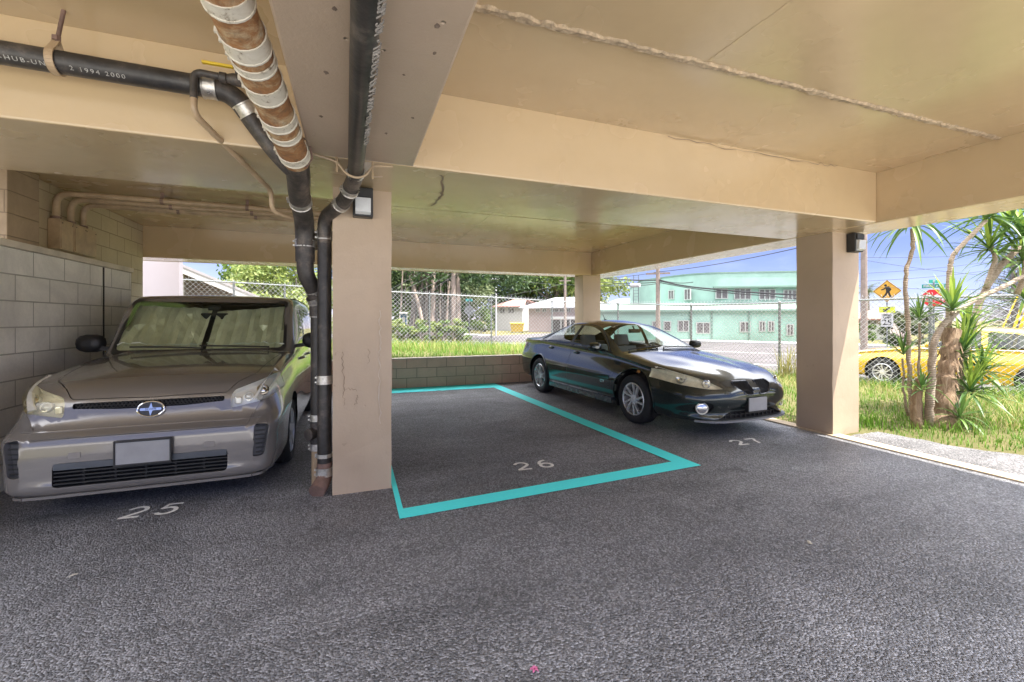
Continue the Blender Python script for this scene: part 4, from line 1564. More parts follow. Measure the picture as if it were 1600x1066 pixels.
    # tow-eye covers and side marker outlines
    for s, col in ((1, M_BROWN), (-1, M_BROWN)):
        b = MB()
        B.patch(rpoly([(s * .40 - .035, .45), (s * .40 - .035, .49), (s * .40 + .035, .49), (s * .40 + .035, .45)], .008), 0, -1, .003, b, grid=.02, thick=.01)
        b.build('tow_cover', simple('tow_cover', (.24, .22, .205), .4) if s > 0 else bpy.data.materials['tow_cover'], car)
    # bumper crease lips: thin raised edges
    b = MB()
    pts = []
    for j in range(25):
        y = lerp(-.73, .73, j / 24)
        loc, n = B.drop((0, y, .635 - .0 * abs(y)), 0, -1)
        pts.append(loc)
    b.tube(pts, .006, 6)
    b.build('bumper_crease', M_BROWN, car, smooth=True)
    b = MB()
    pts = []
    for j in range(29):
        y = lerp(-.79, .79, j / 28)
        loc, n = B.drop((0, y, .205), 0, -1)
        pts.append(loc + Vector((-.004, 0, -.012)))
    for a, c in zip(pts, pts[1:]):
        b.bar(a, c, .03, .018)
    b.build('chin_spoiler', M_BROWN, car, smooth=True)
    # oval emblem: ring, four-pointed star and a name band
    loc, n = B.drop((0, 0, .745), 0, -1)
    E = Matrix.Translation(loc + Vector((-.010, 0, 0))) @ Matrix.Rotation(-pi / 2, 4, 'Z') @ Matrix.Rotation(radians(80), 4, 'X')
    b = MB()
    ring = [(.083 * cos(2 * pi * i / 40), .056 * sin(2 * pi * i / 40), 0) for i in range(41)]
    b.tube([E @ Vector(p) for p in ring], .007, 8, caps=False)
    em = b.build('emblem', M_CHROME, car, smooth=True)
    b = MB().prism(circ(0, 0, .08, 36, .053), -.012, .0, E)
    b.build('emblem_field', simple('emblem_dark', (.03, .03, .032), .35), em)
    b = MB()
    star = []
    for i in range(4):
        a = pi / 2 * i
        r1 = .05 if i % 2 else .072
        star.append((r1 * cos(a), r1 * sin(a)))
        star.append((.016 * cos(a + pi / 4), .016 * sin(a + pi / 4)))
    b.prism(star, 0, .005, E)
    b.prism(rpoly([(-.066, -.0095), (.066, -.0095), (.066, .0095), (-.066, .0095)], .006), .004, .007, E)
    b.build('emblem_star', M_CHROME, em)
    vs, fs = text_mesh('SCION', .019, .001, E @ Matrix.Translation((0, 0, .008)), spacing=1.25)
    MB().add(vs, fs).build('emblem_lettering', M_DARKIN, em)
    # blank plate
    px = B.drop((0, 0, .46), 0, -1)[0].x + .025
    P = MB()
    P.box(px - .055, px - .040, -.165, .165, .375, .545)
    pl = P.build('number_plate', M_PLATE, car, bevel=.006)
    b = MB()
    for (y0, y1, z0, z1) in ((-.172, .172, .538, .552), (-.172, .172, .368, .382), (-.172, -.160, .382, .538), (.160, .172, .382, .538)):
        b.box(px - .060, px - .042, y0, y1, z0, z1)
    b.box(px - .04, px + .02, -.15, .15, .39, .53)
    b.build('plate_frame', M_BLACK, pl, bevel=.003)
    # wheels
    def cover(b, M, r, h):
        n = 7
        b.lathe([(0, h - .006), (.03, h - .004), (.05, h - .012), (.06, h - .018)], 24, M)
        for i in range(n):
            a = 2 * pi * i / n
            p0 = Vector((.045 * cos(a), .045 * sin(a), h - .016)); p1 = Vector(((r - .01) * cos(a), (r - .01) * sin(a), h - .014))
            b.bar(M @ p0, M @ p1, .06, .02, up=(M.to_3x3() @ Vector((0, 0, 1))))
    for cx in (xf, xr):
        for s in (1, -1):
            wheel_well(car, cx, s * .845, s, .372)
            wheel(car, cx, s * .765, s, R, .20, .215, cover, simple('wheel_cover', (.52, .54, .58), .35, metal=.6) if 'wheel_cover' not in bpy.data.materials else bpy.data.materials['wheel_cover'])
    for s in (1, -1):
        mirror_part(car, (1.50, s * .85, 1.13), s, M_BLACK, size=(.115, .10, .09))
    # cabin
    b = MB()
    b.box(1.15, 4.0, -.72, .72, .25, .36)
    b.build('cabin_floor', M_DARKIN, car)
    b = MB()
    b.box(1.12, 1.50, -.72, .72, .72, 1.04); b.box(1.14, 1.28, -.70, .70, 1.0, 1.07)
    b.build('dashboard', M_DARKIN, car, bevel=.04)
    for y in (-.36, .36):
        seat(car, 1.75, y, M_SEAT, base=.50, back=1.10)
    seat(car, 2.75, 0, M_SEAT, w=1.2, base=.5, back=1.05, head=False)
    # rear-view mirror
    b = MB()
    b.cbox((1.66, .0, 1.46), (.03, .26, .07)); b.bar((1.665, 0, 1.48), (1.68, 0, 1.58), .03)
    b.cbox((1.66, 0, 1.55), (.05, .12, .05))
    b.build('cabin_mirror', M_DARKIN, car, bevel=.012, smooth=True)
    # crumpled folding sunshade in two halves
    rnd = random.Random(21)
    t = NT('sunshade_foil')
    t.out(t.ramp(t.noise(7, 4), [(.3, (.66, .63, .47)), (.7, (.80, .77, .60))]), 'Base Color').set(rough=.30, metal=.35)
    t.out(t.bump(t.noise(18, 4, .6, dist=1.2), .55, .02), 'Normal')
    for s in (1, -1):
        nx, nz = 15, 7
        vs = []
        for j in range(nz + 1):
            v = j / nz
            for i in range(nx + 1):
                u = i / nx
                hw = lerp(.735, .725, v)
                y = s * lerp(.03 if s > 0 else .02, hw, u)
                z = lerp(1.10, 1.575 - (.06 if s < 0 else .03) * (1 - u), v)
                # the screen plane, then folded pleats
                x = 1.25 + (z - 1.11) * 1.03 + .03
                x += (.05 if (i + (1 if j > 3 and i > 7 else 0)) % 3 == 1 else -.012) * (.3 + .9 * rnd.random()) + rnd.uniform(-.012, .012)
                if v < .2: x += -.02 + rnd.uniform(0, .02)
                vs.append((x, y, z + rnd.uniform(-.008, .008)))
        fs = [(j * (nx + 1) + i, j * (nx + 1) + i + 1, (j + 1) * (nx + 1) + i + 1, (j + 1) * (nx + 1) + i) for j in range(nz) for i in range(nx)]
        o = MB().add(vs, fs).build('sunshade', t.m, None)
        # it only rests inside: a thing of its own
        o.matrix_world = car_matrix(car)
        tag(o, 'crumpled %s half of the foil sunshade behind the windscreen of the brown car' % ('left' if s > 0 else 'right'), 'sunshade', 'sunshade halves in the brown car')
        b = MB()
        edge = [Vector(vs[(1 if s > 0 else 1) * (nx + 1) + i]) + Vector((-.012, 0, rnd.uniform(-.012, .03))) for i in range(nx + 1)]
        b.tube(edge, .006, 6)
        e = b.build('shade_hem', simple('shade_hem', (.70, .72, .62), .4) if s > 0 else bpy.data.materials['shade_hem'], o, smooth=True)
    for (y0, y1) in ((-.60, .02), (-.02, .60)):
        loc0, n0 = B.drop((0, y0, 1.118), 0, -1); loc1, n1 = B.drop((0, y1, 1.14), 0, -1)
        wiper(car, [loc0 + Vector((-.05, 0, -.01)), loc0 + n0 * .02, (loc0 + loc1) / 2 + n0 * .025, loc1 + n1 * .02])
    b = MB()
    b.tube([(3.85, -.18, 1.65), (4.02, -.18, 1.83)], .004, 6)
    b.lathe([(.016, 0), (.012, .02), (0, .03)], 10, Matrix.Translation((3.84, -.18, 1.66)))
    b.build('aerial', M_BLACK, car)
    # roof rails / drip edges
    for s in (1, -1):
        pts = []
        for i in range(24):
            x = lerp(1.9, 4.0, i / 23)
            loc, n = B.drop((x, s * .735, 0), 2, 1)
            pts.append(loc + Vector((0, 0, .003)))
        MB().tube(pts, .010, 6).build('roof_moulding', M_BLACK, car, smooth=True)
    # tail lamps and rear bumper strip seen from other sides
    for s in (1, -1):
        b = MB()
        B.patch(rpoly([(s * .66 - .08, .78), (s * .66 + .08, .78), (s * .66 + .07, 1.05), (s * .66 - .06, 1.05)], .02), 0, 1, .006, b, thick=.02)
        b.build('tail_light', simple('red_lens', (.35, .015, .015), .15, coat=1) if 'red_lens' not in bpy.data.materials else bpy.data.materials['red_lens'], car)
    return car

def car_matrix(o):
    return Matrix.Translation(o.location) @ Matrix.Rotation(o.rotation_euler[2], 4, 'Z')

brown_car()
# ------------------------------------------------------------------ the black saloon
M_NAVY = mat_carpaint('black_green_paint', (.017, .027, .0265), .2, .2, dust=.3)
def spoke_wheel(b, M, r, h, n=5, twin=True):
    zv = M.to_3x3() @ Vector((0, 0, 1))
    b.lathe([(0, h - .010), (.028, h - .008), (.032, h - .016), (.062, h - .022), (.066, h - .04), (.066, h - .07)], 24, M)
    for i in range(n * 2):
        a = 2 * pi * i / (n * 2) + (.0 if i % 2 else .14)
        sk = .30
        p0 = Vector((.055 * cos(a), .055 * sin(a), h - .030))
        p1 = Vector(((r - .012) * cos(a + sk), (r - .012) * sin(a + sk), h - .016))
        b.bar(M @ p0, M @ p1, .022, .030, up=zv)
    for i in range(5):
        a = 2 * pi * i / 5
        b.lathe([(0, h - .014), (.009, h - .016), (.010, h - .03)], 8, M @ Matrix.Translation((.043 * cos(a), .043 * sin(a), 0)))

def sedan():
    car = thing('parked_car', 'black four-door saloon with split mesh grille and blank front plate, beside the open lawn edge', 'car',
                (4.56, 3.99, 0.0), radians(93.2))
    L = 5.03
    def side(t, x):
        return .935 + .065 * sin(pi * min(1, max(0, t * .98 + .02))) ** .8 + .012 * math.exp(-((t - .46) / .035) ** 2) * (1 if 1.5 < x < 4.0 else 0) - .006 * math.exp(-((t - .70) / .06) ** 2)
    S = dict(L=L, side=side, step=.055, round=2,
        top=[(0, .58), (.015, .65), (.035, .69), (.08, .725), (.20, .77), (.5, .83), (.9, .885), (1.30, .945), (1.48, .975), (1.75, 1.125), (2.1, 1.29), (2.35, 1.375), (2.75, 1.42), (3.1, 1.41), (3.45, 1.35), (3.85, 1.225), (4.25, 1.10), (4.55, 1.075), (4.88, 1.05), (4.97, .98), (5.03, .80)],
        cant=[(0, .56), (.015, .625), (.035, .665), (.08, .70), (.20, .742), (.5, .80), (.9, .855), (1.30, .915), (1.48, .94), (1.75, 1.075), (2.1, 1.23), (2.35, 1.305), (2.75, 1.345), (3.1, 1.335), (3.45, 1.275), (3.85, 1.165), (4.25, 1.065), (4.55, 1.045), (4.88, 1.025), (4.97, .95), (5.03, .78)],
        belt=[(0, .54), (.015, .595), (.035, .63), (.08, .665), (.20, .71), (.5, .76), (.9, .805), (1.30, .86), (1.75, .90), (2.5, .93), (3.3, .965), (3.9, .995), (4.3, 1.0), (4.7, .985), (4.95, .92), (5.03, .74)],
        low=[(0, .30), (.02, .245), (.06, .21), (.2, .195), (.6, .185), (1.2, .20), (3.6, .21), (4.6, .24), (4.95, .30), (5.03, .40)],
        wmax=[(0, .42), (.02, .545), (.05, .635), (.10, .715), (.20, .80), (.35, .862), (.6, .908), (1.0, .932), (3.9, .932), (4.4, .91), (4.75, .86), (4.95, .76), (5.03, .60)],
        wbelt=[(0, .40), (.02, .52), (.05, .605), (.10, .68), (.20, .755), (.35, .812), (.6, .855), (1.0, .872), (1.5, .865), (3.9, .855), (4.4, .83), (4.75, .78), (4.95, .69), (5.03, .54)],
        wroof=[(0, .32), (.02, .42), (.05, .50), (.10, .57), (.20, .645), (.35, .705), (.6, .755), (1.0, .775), (1.48, .765), (1.75, .695), (2.1, .625), (2.4, .595), (3.1, .59), (3.5, .60), (3.85, .635), (4.25, .70), (4.6, .71), (4.88, .68), (4.97, .60), (5.03, .46)])
    def warp(p):
        x, y, z = p
        k = max(0.0, 1 - x / .6)
        x2 = x + .10 * k * sstep(.55, .72, z) - .015 * k * math.exp(-((z - .50) / .07) ** 2) + .07 * k * sstep(.44, .30, z) - .06 * k * math.exp(-((z - .235) / .05) ** 2)
        kk = max(0.0, 1 - x / 1.05)
        x2 -= .13 * kk * max(0.0, 1 - (y / .95) ** 2)
        # raised hood spine running to the grille
        if x < 1.4 and z > .62:
            hump = math.exp(-((abs(y) / (.20 + .14 * x)) ** 4)) * .020 * sstep(0, .25, x) * sstep(1.4, .9, x)
            z = z + hump
        return (x2, y, z)
    S['warp'] = warp
    B = CarBody(S)
    R = .335
    xf, xr = 1.05, 3.86
    for cx in (xf, xr):
        for s in (1, -1):
            B.cut('arch', circ(cx, .345, .40, 32), 1, lambda c, s=s: c.y * s > .4)
    B.cut('windscreen', rpoly([(1.50, -.735), (1.445, -.40), (1.43, 0), (1.445, .40), (1.50, .735), (2.22, .565), (2.27, 0), (2.22, -.565)], .03), 2, lambda c: c.z > .93 and 1.35 < c.x < 2.4)
    B.cut('rear_screen', rpoly([(4.20, -.60), (4.25, 0), (4.20, .60), (3.46, .53), (3.42, 0), (3.46, -.53)], .04), 2, lambda c: c.z > 1.0 and 3.3 < c.x < 4.4)
    B.cut('hood', rpoly([(.235, -.26), (.30, -.52), (.62, -.73), (1.30, -.765), (1.42, -.745), (1.375, -.40), (1.36, 0), (1.375, .40), (1.42, .745), (1.30, .765), (.62, .73), (.30, .52), (.235, .26), (.19, 0)], .03), 2, lambda c: c.z > .60 and c.x < 1.6)
    for s in (1, -1):
        ss = lambda c, s=s: c.y * s > .45
        B.cut('front_window%d' % s, rpoly([(1.72, .955), (1.86, 1.06), (2.18, 1.235), (2.42, 1.30), (2.70, 1.325), (2.73, .975)], [.02, .05, .1, .1, .03, .03]), 1, ss)
        B.cut('rear_window%d' % s, rpoly([(2.82, .978), (2.79, 1.328), (3.10, 1.318), (3.40, 1.25), (3.60, 1.165), (3.66, 1.008)], [.03, .03, .1, .1, .03, .03]), 1, ss)
        B.cut('quarter_window%d' % s, rpoly([(3.70, 1.012), (3.645, 1.145), (3.86, 1.06), (3.93, 1.025)], [.02, .02, .05, .02]), 1, ss)
        B.cut('front_door%d' % s, rpoly([(1.53, .27), (1.50, .60), (1.52, .89), (1.66, .925), (2.765, .96), (2.765, .27)], .02), 1, ss)
        B.cut('rear_door%d' % s, rpoly([(2.78, .27), (2.78, .96), (3.66, .995), (3.70, .86), (3.56, .70), (3.44, .48), (3.40, .27)], .02), 1, ss)
        hl = rpoly([(.47, .605), (.64, .598), (.83, .635), (.897, .71), (.885, .785), (.80, .79), (.63, .715)], [.03, .08, .05, .03, .03, .06, .10])
        if s < 0: hl = mir(hl)
        B.cut('headlight%d' % s, hl, 0, lambda c, s=s: c.x < .75 and c.y * s > .3)
        fog = circ(.675 * s, .375, .082, 20, .072)
        B.cut('fog%d' % s, fog, 0, lambda c, s=s: c.x < .6)
        gr = rpoly([(.055, .525), (.17, .52), (.315, .64), (.29, .68), (.055, .68)], [.02, .06, .02, .02, .02])
        if s < 0: gr = mir(gr)
        B.cut('grille%d' % s, gr, 0, lambda c, s=s: c.x < .5)
    B.cut('intake', rpoly([(-.55, .245), (-.35, .33), (.35, .33), (.55, .245)], [.03, .05, .05, .03]), 0, lambda c: c.x < .5)
    B.finish()
    body = B.panel('body', None, M_NAVY, car)
    G = mat_glass('saloon_glass', (.80, .90, .87))
    ws = B.panel('windscreen', 'windscreen', G, car)
    B.panel('rear_screen', 'rear_screen', G, car)
    B.panel('hood', 'hood', M_NAVY, car, gap=.005)
    M_TRIM = simple('window_trim', (.012, .012, .013), .35)
    for s in (1, -1):
        for k in ('front_window', 'rear_window', 'quarter_window'):
            B.panel('side_window', '%s%d' % (k, s), G, car)
        for nm, hx, hz_ in (('front_door', 2.60, .865), ('rear_door', 3.50, .90)):
            d = B.panel('door', '%s%d' % (nm, s), M_NAVY, car, gap=.004)
            p, n = B.drop((hx, 0, hz_), 1, s)
            b = MB()
            b.ellipsoid((0, 0, 0), (.085, .020, .026), 14, 8, Matrix.Translation(p + n * .012))
            b.build('handle', M_NAVY, d, smooth=True)
            # protective moulding along the door
            x0, x1 = (1.56, 2.74) if nm == 'front_door' else (2.80, 3.40)
            pts = []
            for i in range(16):
                q, n2 = B.drop((lerp(x0, x1, i / 15), 0, .575 + .008 * i / 15), 1, s)
                pts.append(q + n2 * .004)
            b = MB()
            for a, c in zip(pts, pts[1:]):
                b.bar(a, c, .016, .055)
            b.build('side_moulding', M_NAVY, d, smooth=True, angle=30)
        # pillar cover and window seals
        b = MB()
        B.patch(rpoly([(2.735, .975), (2.705, 1.325), (2.785, 1.328), (2.815, .978)], .006), 1, s, .003, b, grid=.05, thick=.004)
        b.build('pillar_cover', M_TRIM, car)
        pts = []
        for x, z in ((1.66, .94), (1.86, 1.085), (2.18, 1.262), (2.42, 1.327), (2.75, 1.352), (3.10, 1.342), (3.42, 1.27), (3.65, 1.165), (3.88, 1.06), (3.96, 1.01)):
            p, n = B.drop((x, 0, z), 1, s)
            pts.append(p)
        MB().tube(fillet(pts, .15, 3), .010, 6).build('window_seal', M_CHROME if False else M_TRIM, car, smooth=True)
        pts = []
        for i in range(20):
            p, n = B.drop((lerp(1.62, 3.95, i / 19), 0, lerp(.935, 1.005, i / 19)), 1, s)
            pts.append(p + n * .002)
        MB().tube(pts, .009, 6).build('belt_moulding', M_TRIM, car, smooth=True)
        # sill skirt
        b = MB()
        pts = []
        for i in range(20):
            p, n = B.drop((lerp(1.50, 3.42, i / 19), 0, .27), 1, s)
            pts.append(p + Vector((0, s * .012, -.03)))
        for a, c in zip(pts, pts[1:]):
            b.bar(a, c, .045, .075)
        b.build('sill_skirt', simple('sill_grey', (.05, .052, .055), .25, coat=.8) if 'sill_grey' not in bpy.data.materials else bpy.data.materials['sill_grey'], car, smooth=True)
        # arch lips
        for cx in (xf, xr):
            pts = []
            for i in range(27):
                a = lerp(-.12, pi + .12, i / 26)
                p, n = B.drop((cx + .408 * cos(a), 0, .345 + .408 * sin(a)), 1, s)
                pts.append(p)
            MB().tube(pts, .012, 6).build('arch_lip', M_NAVY, car, smooth=True)
        # almond headlamp
        h = B.panel('headlight', 'headlight%d' % s, mat_glass('aged_lens_glass', (.97, .95, .85)) if 'aged_lens_glass' not in bpy.data.materials else bpy.data.materials['aged_lens_glass'], car, out=.004)
        B.panel('reflector', 'headlight%d' % s, M_HAZED, h, depth=.035, out=-.004)
        for yy, zz, rr, mt in ((.765, .70, .066, M_CHROME), (.62, .655, .052, M_CHROME)):
            p, n = B.drop((0, s * yy, zz), 0, -1)
            Mm = Matrix.Translation(p + n * -.03) @ n.to_track_quat('Z', 'Y').to_matrix().to_4x4()
            MB().lathe([(rr, .014), (rr * .95, .02), (rr * .8, .004), (rr * .4, -.012), (.012, -.014), (.012, .01), (0, .012)], 20, Mm).build('lamp_bowl', mt, h, smooth=True)
        p, n = B.drop((0, s * .86, .725), 0, -1)
        Mm = Matrix.Translation(p + n * -.018) @ n.to_track_quat('Z', 'Y').to_matrix().to_4x4()
        MB().cbox((0, 0, 0), (.06, .05, .02), Mm).build('indicator_bulb', M_AMBER, h, bevel=.01)
        # round fog lamp in a dark recess
        f = B.panel('fog_recess', 'fog%d' % s, M_DARKIN, car, depth=.03)
        p, n = B.drop((0, s * .690, .375), 0, -1)
        d = Vector((-1, s * .45, 0)).normalized()
        Mm = Matrix.Translation(p + Vector((.012, 0, 0))) @ d.to_track_quat('Z', 'Y').to_matrix().to_4x4()
        MB().lathe([(.066, -.02), (.068, .008), (.060, .014), (.05, .018), (.03, .023), (0, .026)], 24, Mm).build('fog_light', M_CHROME, f, smooth=True)
        MB().lathe([(.070, -.02), (.074, .012), (.066, .020), (.060, .014)], 24, Mm).build('fog_ring', M_HAZED, f, smooth=True)
        MB().cbox((0, 0, .026), (.10, .012, .008), Mm).build('fog_bar', M_HAZED, f)
        # kidney grille: frame and woven mesh
        g = B.panel('grille', 'grille%d' % s, M_DARKIN, car, depth=.03)
        gr = rpoly([(.055, .525), (.17, .52), (.315, .64), (.29, .68), (.055, .68)], [.02, .06, .02, .02, .02])
        ring = []
        for y, z in gr:
            p, n = B.drop((0, s * y, z), 0, -1)
            ring.append(p + Vector((-.002, 0, 0)))
        ring.append(ring[0])
        MB().tube(ring, .009, 6, caps=False).build('grille_frame', M_NAVY if False else simple('grille_frame_grey', (.10, .105, .115), .25, metal=.6) if 'grille_frame_grey' not in bpy.data.materials else bpy.data.materials['grille_frame_grey'], g, smooth=True)
        b = MB()
        def ins(x, y, poly=gr):
            r = False
            for i in range(len(poly)):
                (x0, y0), (x1, y1) = poly[i], poly[(i + 1) % len(poly)]
                if (y0 > y) != (y1 > y) and x < (x1 - x0) * (y - y0) / (y1 - y0) + x0: r = not r
            return r
        for dgn in (1, -1):
            for i in range(-14, 26):
                seg = []
                for k in range(40):
                    z = .515 + k * .0045
                    y = i * .016 + dgn * (z - .515) * .9
                    if ins(y, z):
                        p, n = B.drop((0, s * y, z), 0, -1)
                        seg.append(p + Vector((.010 if dgn > 0 else .013, 0, 0)))
                if len(seg) > 2:
                    b.bar(seg[0], seg[-1], .004, .004)
        b.build('grille_mesh', M_BLACK, g)
    # lower intake with its grey lip
    it = B.panel('lower_intake', 'intake', M_DARKIN, car, depth=.05)
    b = MB()
    for i in range(12):
        y = lerp(-.42, .42, i / 11)
        p, n = B.drop((0, y, .275), 0, -1)
        b.cbox(p + Vector((.03, 0, 0)), (.02, .01, .07))
    p0 = [B.drop((0, lerp(-.45, .45, i / 9), .285), 0, -1)[0] + Vector((.025, 0, 0)) for i in range(10)]
    for a, c in zip(p0, p0[1:]):
        b.bar(a, c, .012, .008)
    b.build('intake_bar', M_BLACK, it)
    b = MB()
    pts = []
    for i in range(33):
        y = lerp(-.74, .74, i / 32)
        p, n = B.drop((0, y, .235), 0, -1)
        pts.append(p + Vector((-.012, 0, -.012 + .0 * abs(y))))
    for a, c in zip(pts, pts[1:]):
        b.bar(a, c, .06, .022)
    b.build('front_splitter', simple('splitter_grey', (.20, .205, .22), .35), car, smooth=True)
    b = MB()
    for i in range(25):
        pass
    pts = [B.drop((0, lerp(-.38, .38, i / 12), .205), 0, -1)[0] + Vector((.03, 0, -.025)) for i in range(13)]
    for a, c in zip(pts, pts[1:]):
        b.bar(a, c, .05, .012)
    b.build('chin_strip', bpy.data.materials['splitter_grey'], car)
    # blank plate
    p, n = B.drop((0, 0, .43), 0, -1)
    b = MB().box(p.x - .035, p.x - .022, -.155, .155, .33, .49)
    pl = b.build('number_plate', M_PLATE, car, bevel=.005)
    b = MB().box(p.x - .022, p.x + .03, -.15, .15, .31, .47)
    b.build('plate_bracket', M_BLACK, pl, bevel=.006)
    for cx in (xf, xr):
        for s in (1, -1):
            wheel_well(car, cx, s * .895, s, .398, .34)
            wheel(car, cx, s * .80, s, R, .225, .222, spoke_wheel)
    for s in (1, -1):
        mirror_part(car, (1.80, s * .855, .955), s, M_NAVY if s > 0 else M_BLACK, size=(.105, .115, .07))
    # door badge
    p, n = B.drop((1.72, 0, .50), 1, 1)
    Mm = Matrix.Translation(p + Vector((0, .002, 0))) @ Matrix.Rotation(pi, 4, 'Z') @ Matrix.Rotation(pi / 2, 4, 'X')
    vs, fs = text_mesh('GTP', .055, .002, Mm, bold=.001, spacing=1.1)
    MB().add(vs, fs).build('badge', M_CHROME, car)
    # cabin
    b = MB().box(1.35, 4.3, -.74, .74, .26, .34); b.box(3.95, 4.3, -.70, .70, .34, .98)
    b.build('cabin_floor', M_DARKIN, car)
    b = MB().box(1.50, 1.95, -.70, .70, .62, .91)
    b.box(1.48, 1.75, -.66, .66, .88, .93)
    b.build('dashboard', simple('dash_grey', (.035, .035, .036), .7), car, bevel=.05, smooth=True)
    for y in (-.37, .37):
        seat(car, 2.25, y, M_SEAT_TAN, w=.52, base=.42, back=.99)
    seat(car, 3.15, 0, M_SEAT_TAN, w=1.25, base=.45, back=.98, head=False)
    b = MB()
    Mm = Matrix.Translation((2.02, -.37, .86)) @ Matrix.Rotation(radians(-65), 4, 'Y')
    b.tube([Mm @ Vector((.185 * cos(2 * pi * i / 24), .185 * sin(2 * pi * i / 24), 0)) for i in range(25)], .014, 6, caps=False)
    for a in (0, 2.1, 4.2):
        b.bar(Mm @ Vector((0, 0, 0)), Mm @ Vector((.18 * cos(a), .18 * sin(a), 0)), .03, .015)
    b.build('steering_wheel', M_BLACK, car, smooth=True)
    b = MB().cbox((2.12, 0, 1.235), (.03, .24, .065)); b.bar((2.12, 0, 1.25), (2.17, 0, 1.32), .025)
    b.build('cabin_mirror', M_DARKIN, car, bevel=.012)
    for (y0, y1) in ((.62, .02), (-.04, -.66)):
        p0, n0 = B.drop((1.50, y0, 0), 2, 1); p1, n1 = B.drop((1.535, y1, 0), 2, 1)
        wiper(car, [p0 + Vector((-.03, 0, -.01)), p0 + n0 * .02, (p0 + p1) / 2 + n0 * .03, p1 + n1 * .02])
    b = MB().tube([(2.95, 0, 1.41), (3.02, 0, 1.52)], .006, 6)
    b.lathe([(.035, 0), (.02, .02), (0, .025)], 10, Matrix.Translation((2.94, 0, 1.412)))
    b.build('aerial', M_BLACK, car)
    for s in (1, -1):
        b = MB()
        B.patch(rpoly([(s * .62 - .16, .82), (s * .62 + .16, .80), (s * .62 + .15, .95), (s * .62 - .15, .95)], .02), 0, 1, .006, b, thick=.015)
        b.build('tail_light', bpy.data.materials['red_lens'], car)
    return car
sedan()
# ------------------------------------------------------------------ leaves, grass, trees
def mat_leaf(name, lo, hi, trans=.25, rough=.5):
    t = NT(name)
    oi = t.n.new('ShaderNodeObjectInfo')
    geo = t.n.new('ShaderNodeNewGeometry')
    r = t.n.new('ShaderNodeTexWhiteNoise')
    r.noise_dimensions = '1D'
    t.l.new(geo.outputs['Random Per Island'], r.inputs['W'])
    n = t.noise(.55, 4, .6)
    f = t.mix(.55, n, geo.outputs['Random Per Island'])
    c = t.ramp(f, [(.25, lo), (.75, hi)])
    t.out(c, 'Base Color').set(rough=rough, spec=.35)
    tr = t.n.new('ShaderNodeBsdfTranslucent')
    t.l.new(c, tr.inputs['Color'])
    mx = t.n.new('ShaderNodeMixShader')
    mx.inputs[0].default_value = trans
    o = t.n['Material Output']
    t.l.new(t.b.outputs[0], mx.inputs[1]); t.l.new(tr.outputs[0], mx.inputs[2]); t.l.new(mx.outputs[0], o.inputs['Surface'])
    return t.m

M_GRASS = mat_leaf('grass_blades', (.075, .175, .018), (.18, .31, .04), .35, .6)
M_GRASS_DRY = mat_leaf('dry_grass', (.22, .21, .06), (.42, .38, .15), .3, .7)
M_LEAF_MID = mat_leaf('leaf_mid', (.055, .105, .020), (.16, .23, .05), .35)
M_LEAF_LIGHT = mat_leaf('leaf_light', (.12, .18, .04), (.30, .34, .10), .4)
M_LEAF_DARK = mat_leaf('leaf_dark', (.022, .048, .018), (.07, .12, .032), .25)
M_LEAF_OLIVE = mat_leaf('leaf_olive', (.06, .085, .035), (.14, .17, .07), .3)
M_YUCCA = mat_leaf('sword_leaf', (.045, .105, .025), (.15, .25, .06), .25, .38)
M_YUCCA_NEW = mat_leaf('sword_leaf_young', (.22, .34, .05), (.40, .50, .10), .35, .4)
t = NT('ringed_bark')
wv = t.n.new('ShaderNodeTexWave'); wv.bands_direction = 'Z'; wv.inputs['Scale'].default_value = 14.0; wv.inputs['Distortion'].default_value = 5.0; wv.inputs['Detail'].default_value = 3
t.l.new(t.tc(), wv.inputs['Vector'])
c = t.ramp(t.noise(5, 6, .7), [(.3, (.26, .20, .15)), (.6, (.44, .36, .28)), (.8, (.55, .47, .39))])
t.out(t.mix(t.ramp(wv.outputs['Fac'], [(.35, .0), (.7, .5)]), c, (.17, .125, .09)), 'Base Color').set(rough=.9)
t.out(t.bump(wv.outputs['Fac'], .6, .012), 'Normal')
M_STEM = t.m
t = NT('shaggy_bark')
n1 = t.noise(1.0, 6, .75, vec=t.map((26, 26, 3.5)), dist=.6)
t.out(t.ramp(n1, [(.3, (.12, .075, .045)), (.5, (.30, .20, .125)), (.72, (.47, .36, .25))]), 'Base Color').set(rough=.95)
t.out(t.bump(n1, .9, .03), 'Normal')
M_SHAG = t.m
t = NT('grey_bark')
n1 = t.noise(1.0, 6, .7, vec=t.map((5, 5, .8)), dist=.5)
t.out(t.ramp(n1, [(.3, (.13, .11, .095)), (.7, (.33, .285, .25))]), 'Base Color').set(rough=.95)
t.out(t.bump(n1, .6, .03), 'Normal')
M_BARK = t.m

def blade(V, F, p, h, lean, az, w, seg=3, curl=.6):
    d = Vector((cos(az), sin(az), 0)); s = Vector((-sin(az), cos(az), 0))
    o = len(V)
    for i in range(seg + 1):
        t_ = i / seg
        q = p + Vector((0, 0, h * t_ * (1 - .25 * curl * t_))) + d * (lean * h * t_ ** 1.8)
        ww = w * (1 - t_) ** .7
        if i < seg:
            V.append(q - s * ww); V.append(q + s * ww)
        else:
            V.append(q)
    for i in range(seg - 1):
        F.append((o + 2 * i, o + 2 * i + 1, o + 2 * i + 3, o + 2 * i + 2))
    F.append((o + 2 * seg - 2, o + 2 * seg - 1, o + 2 * seg))

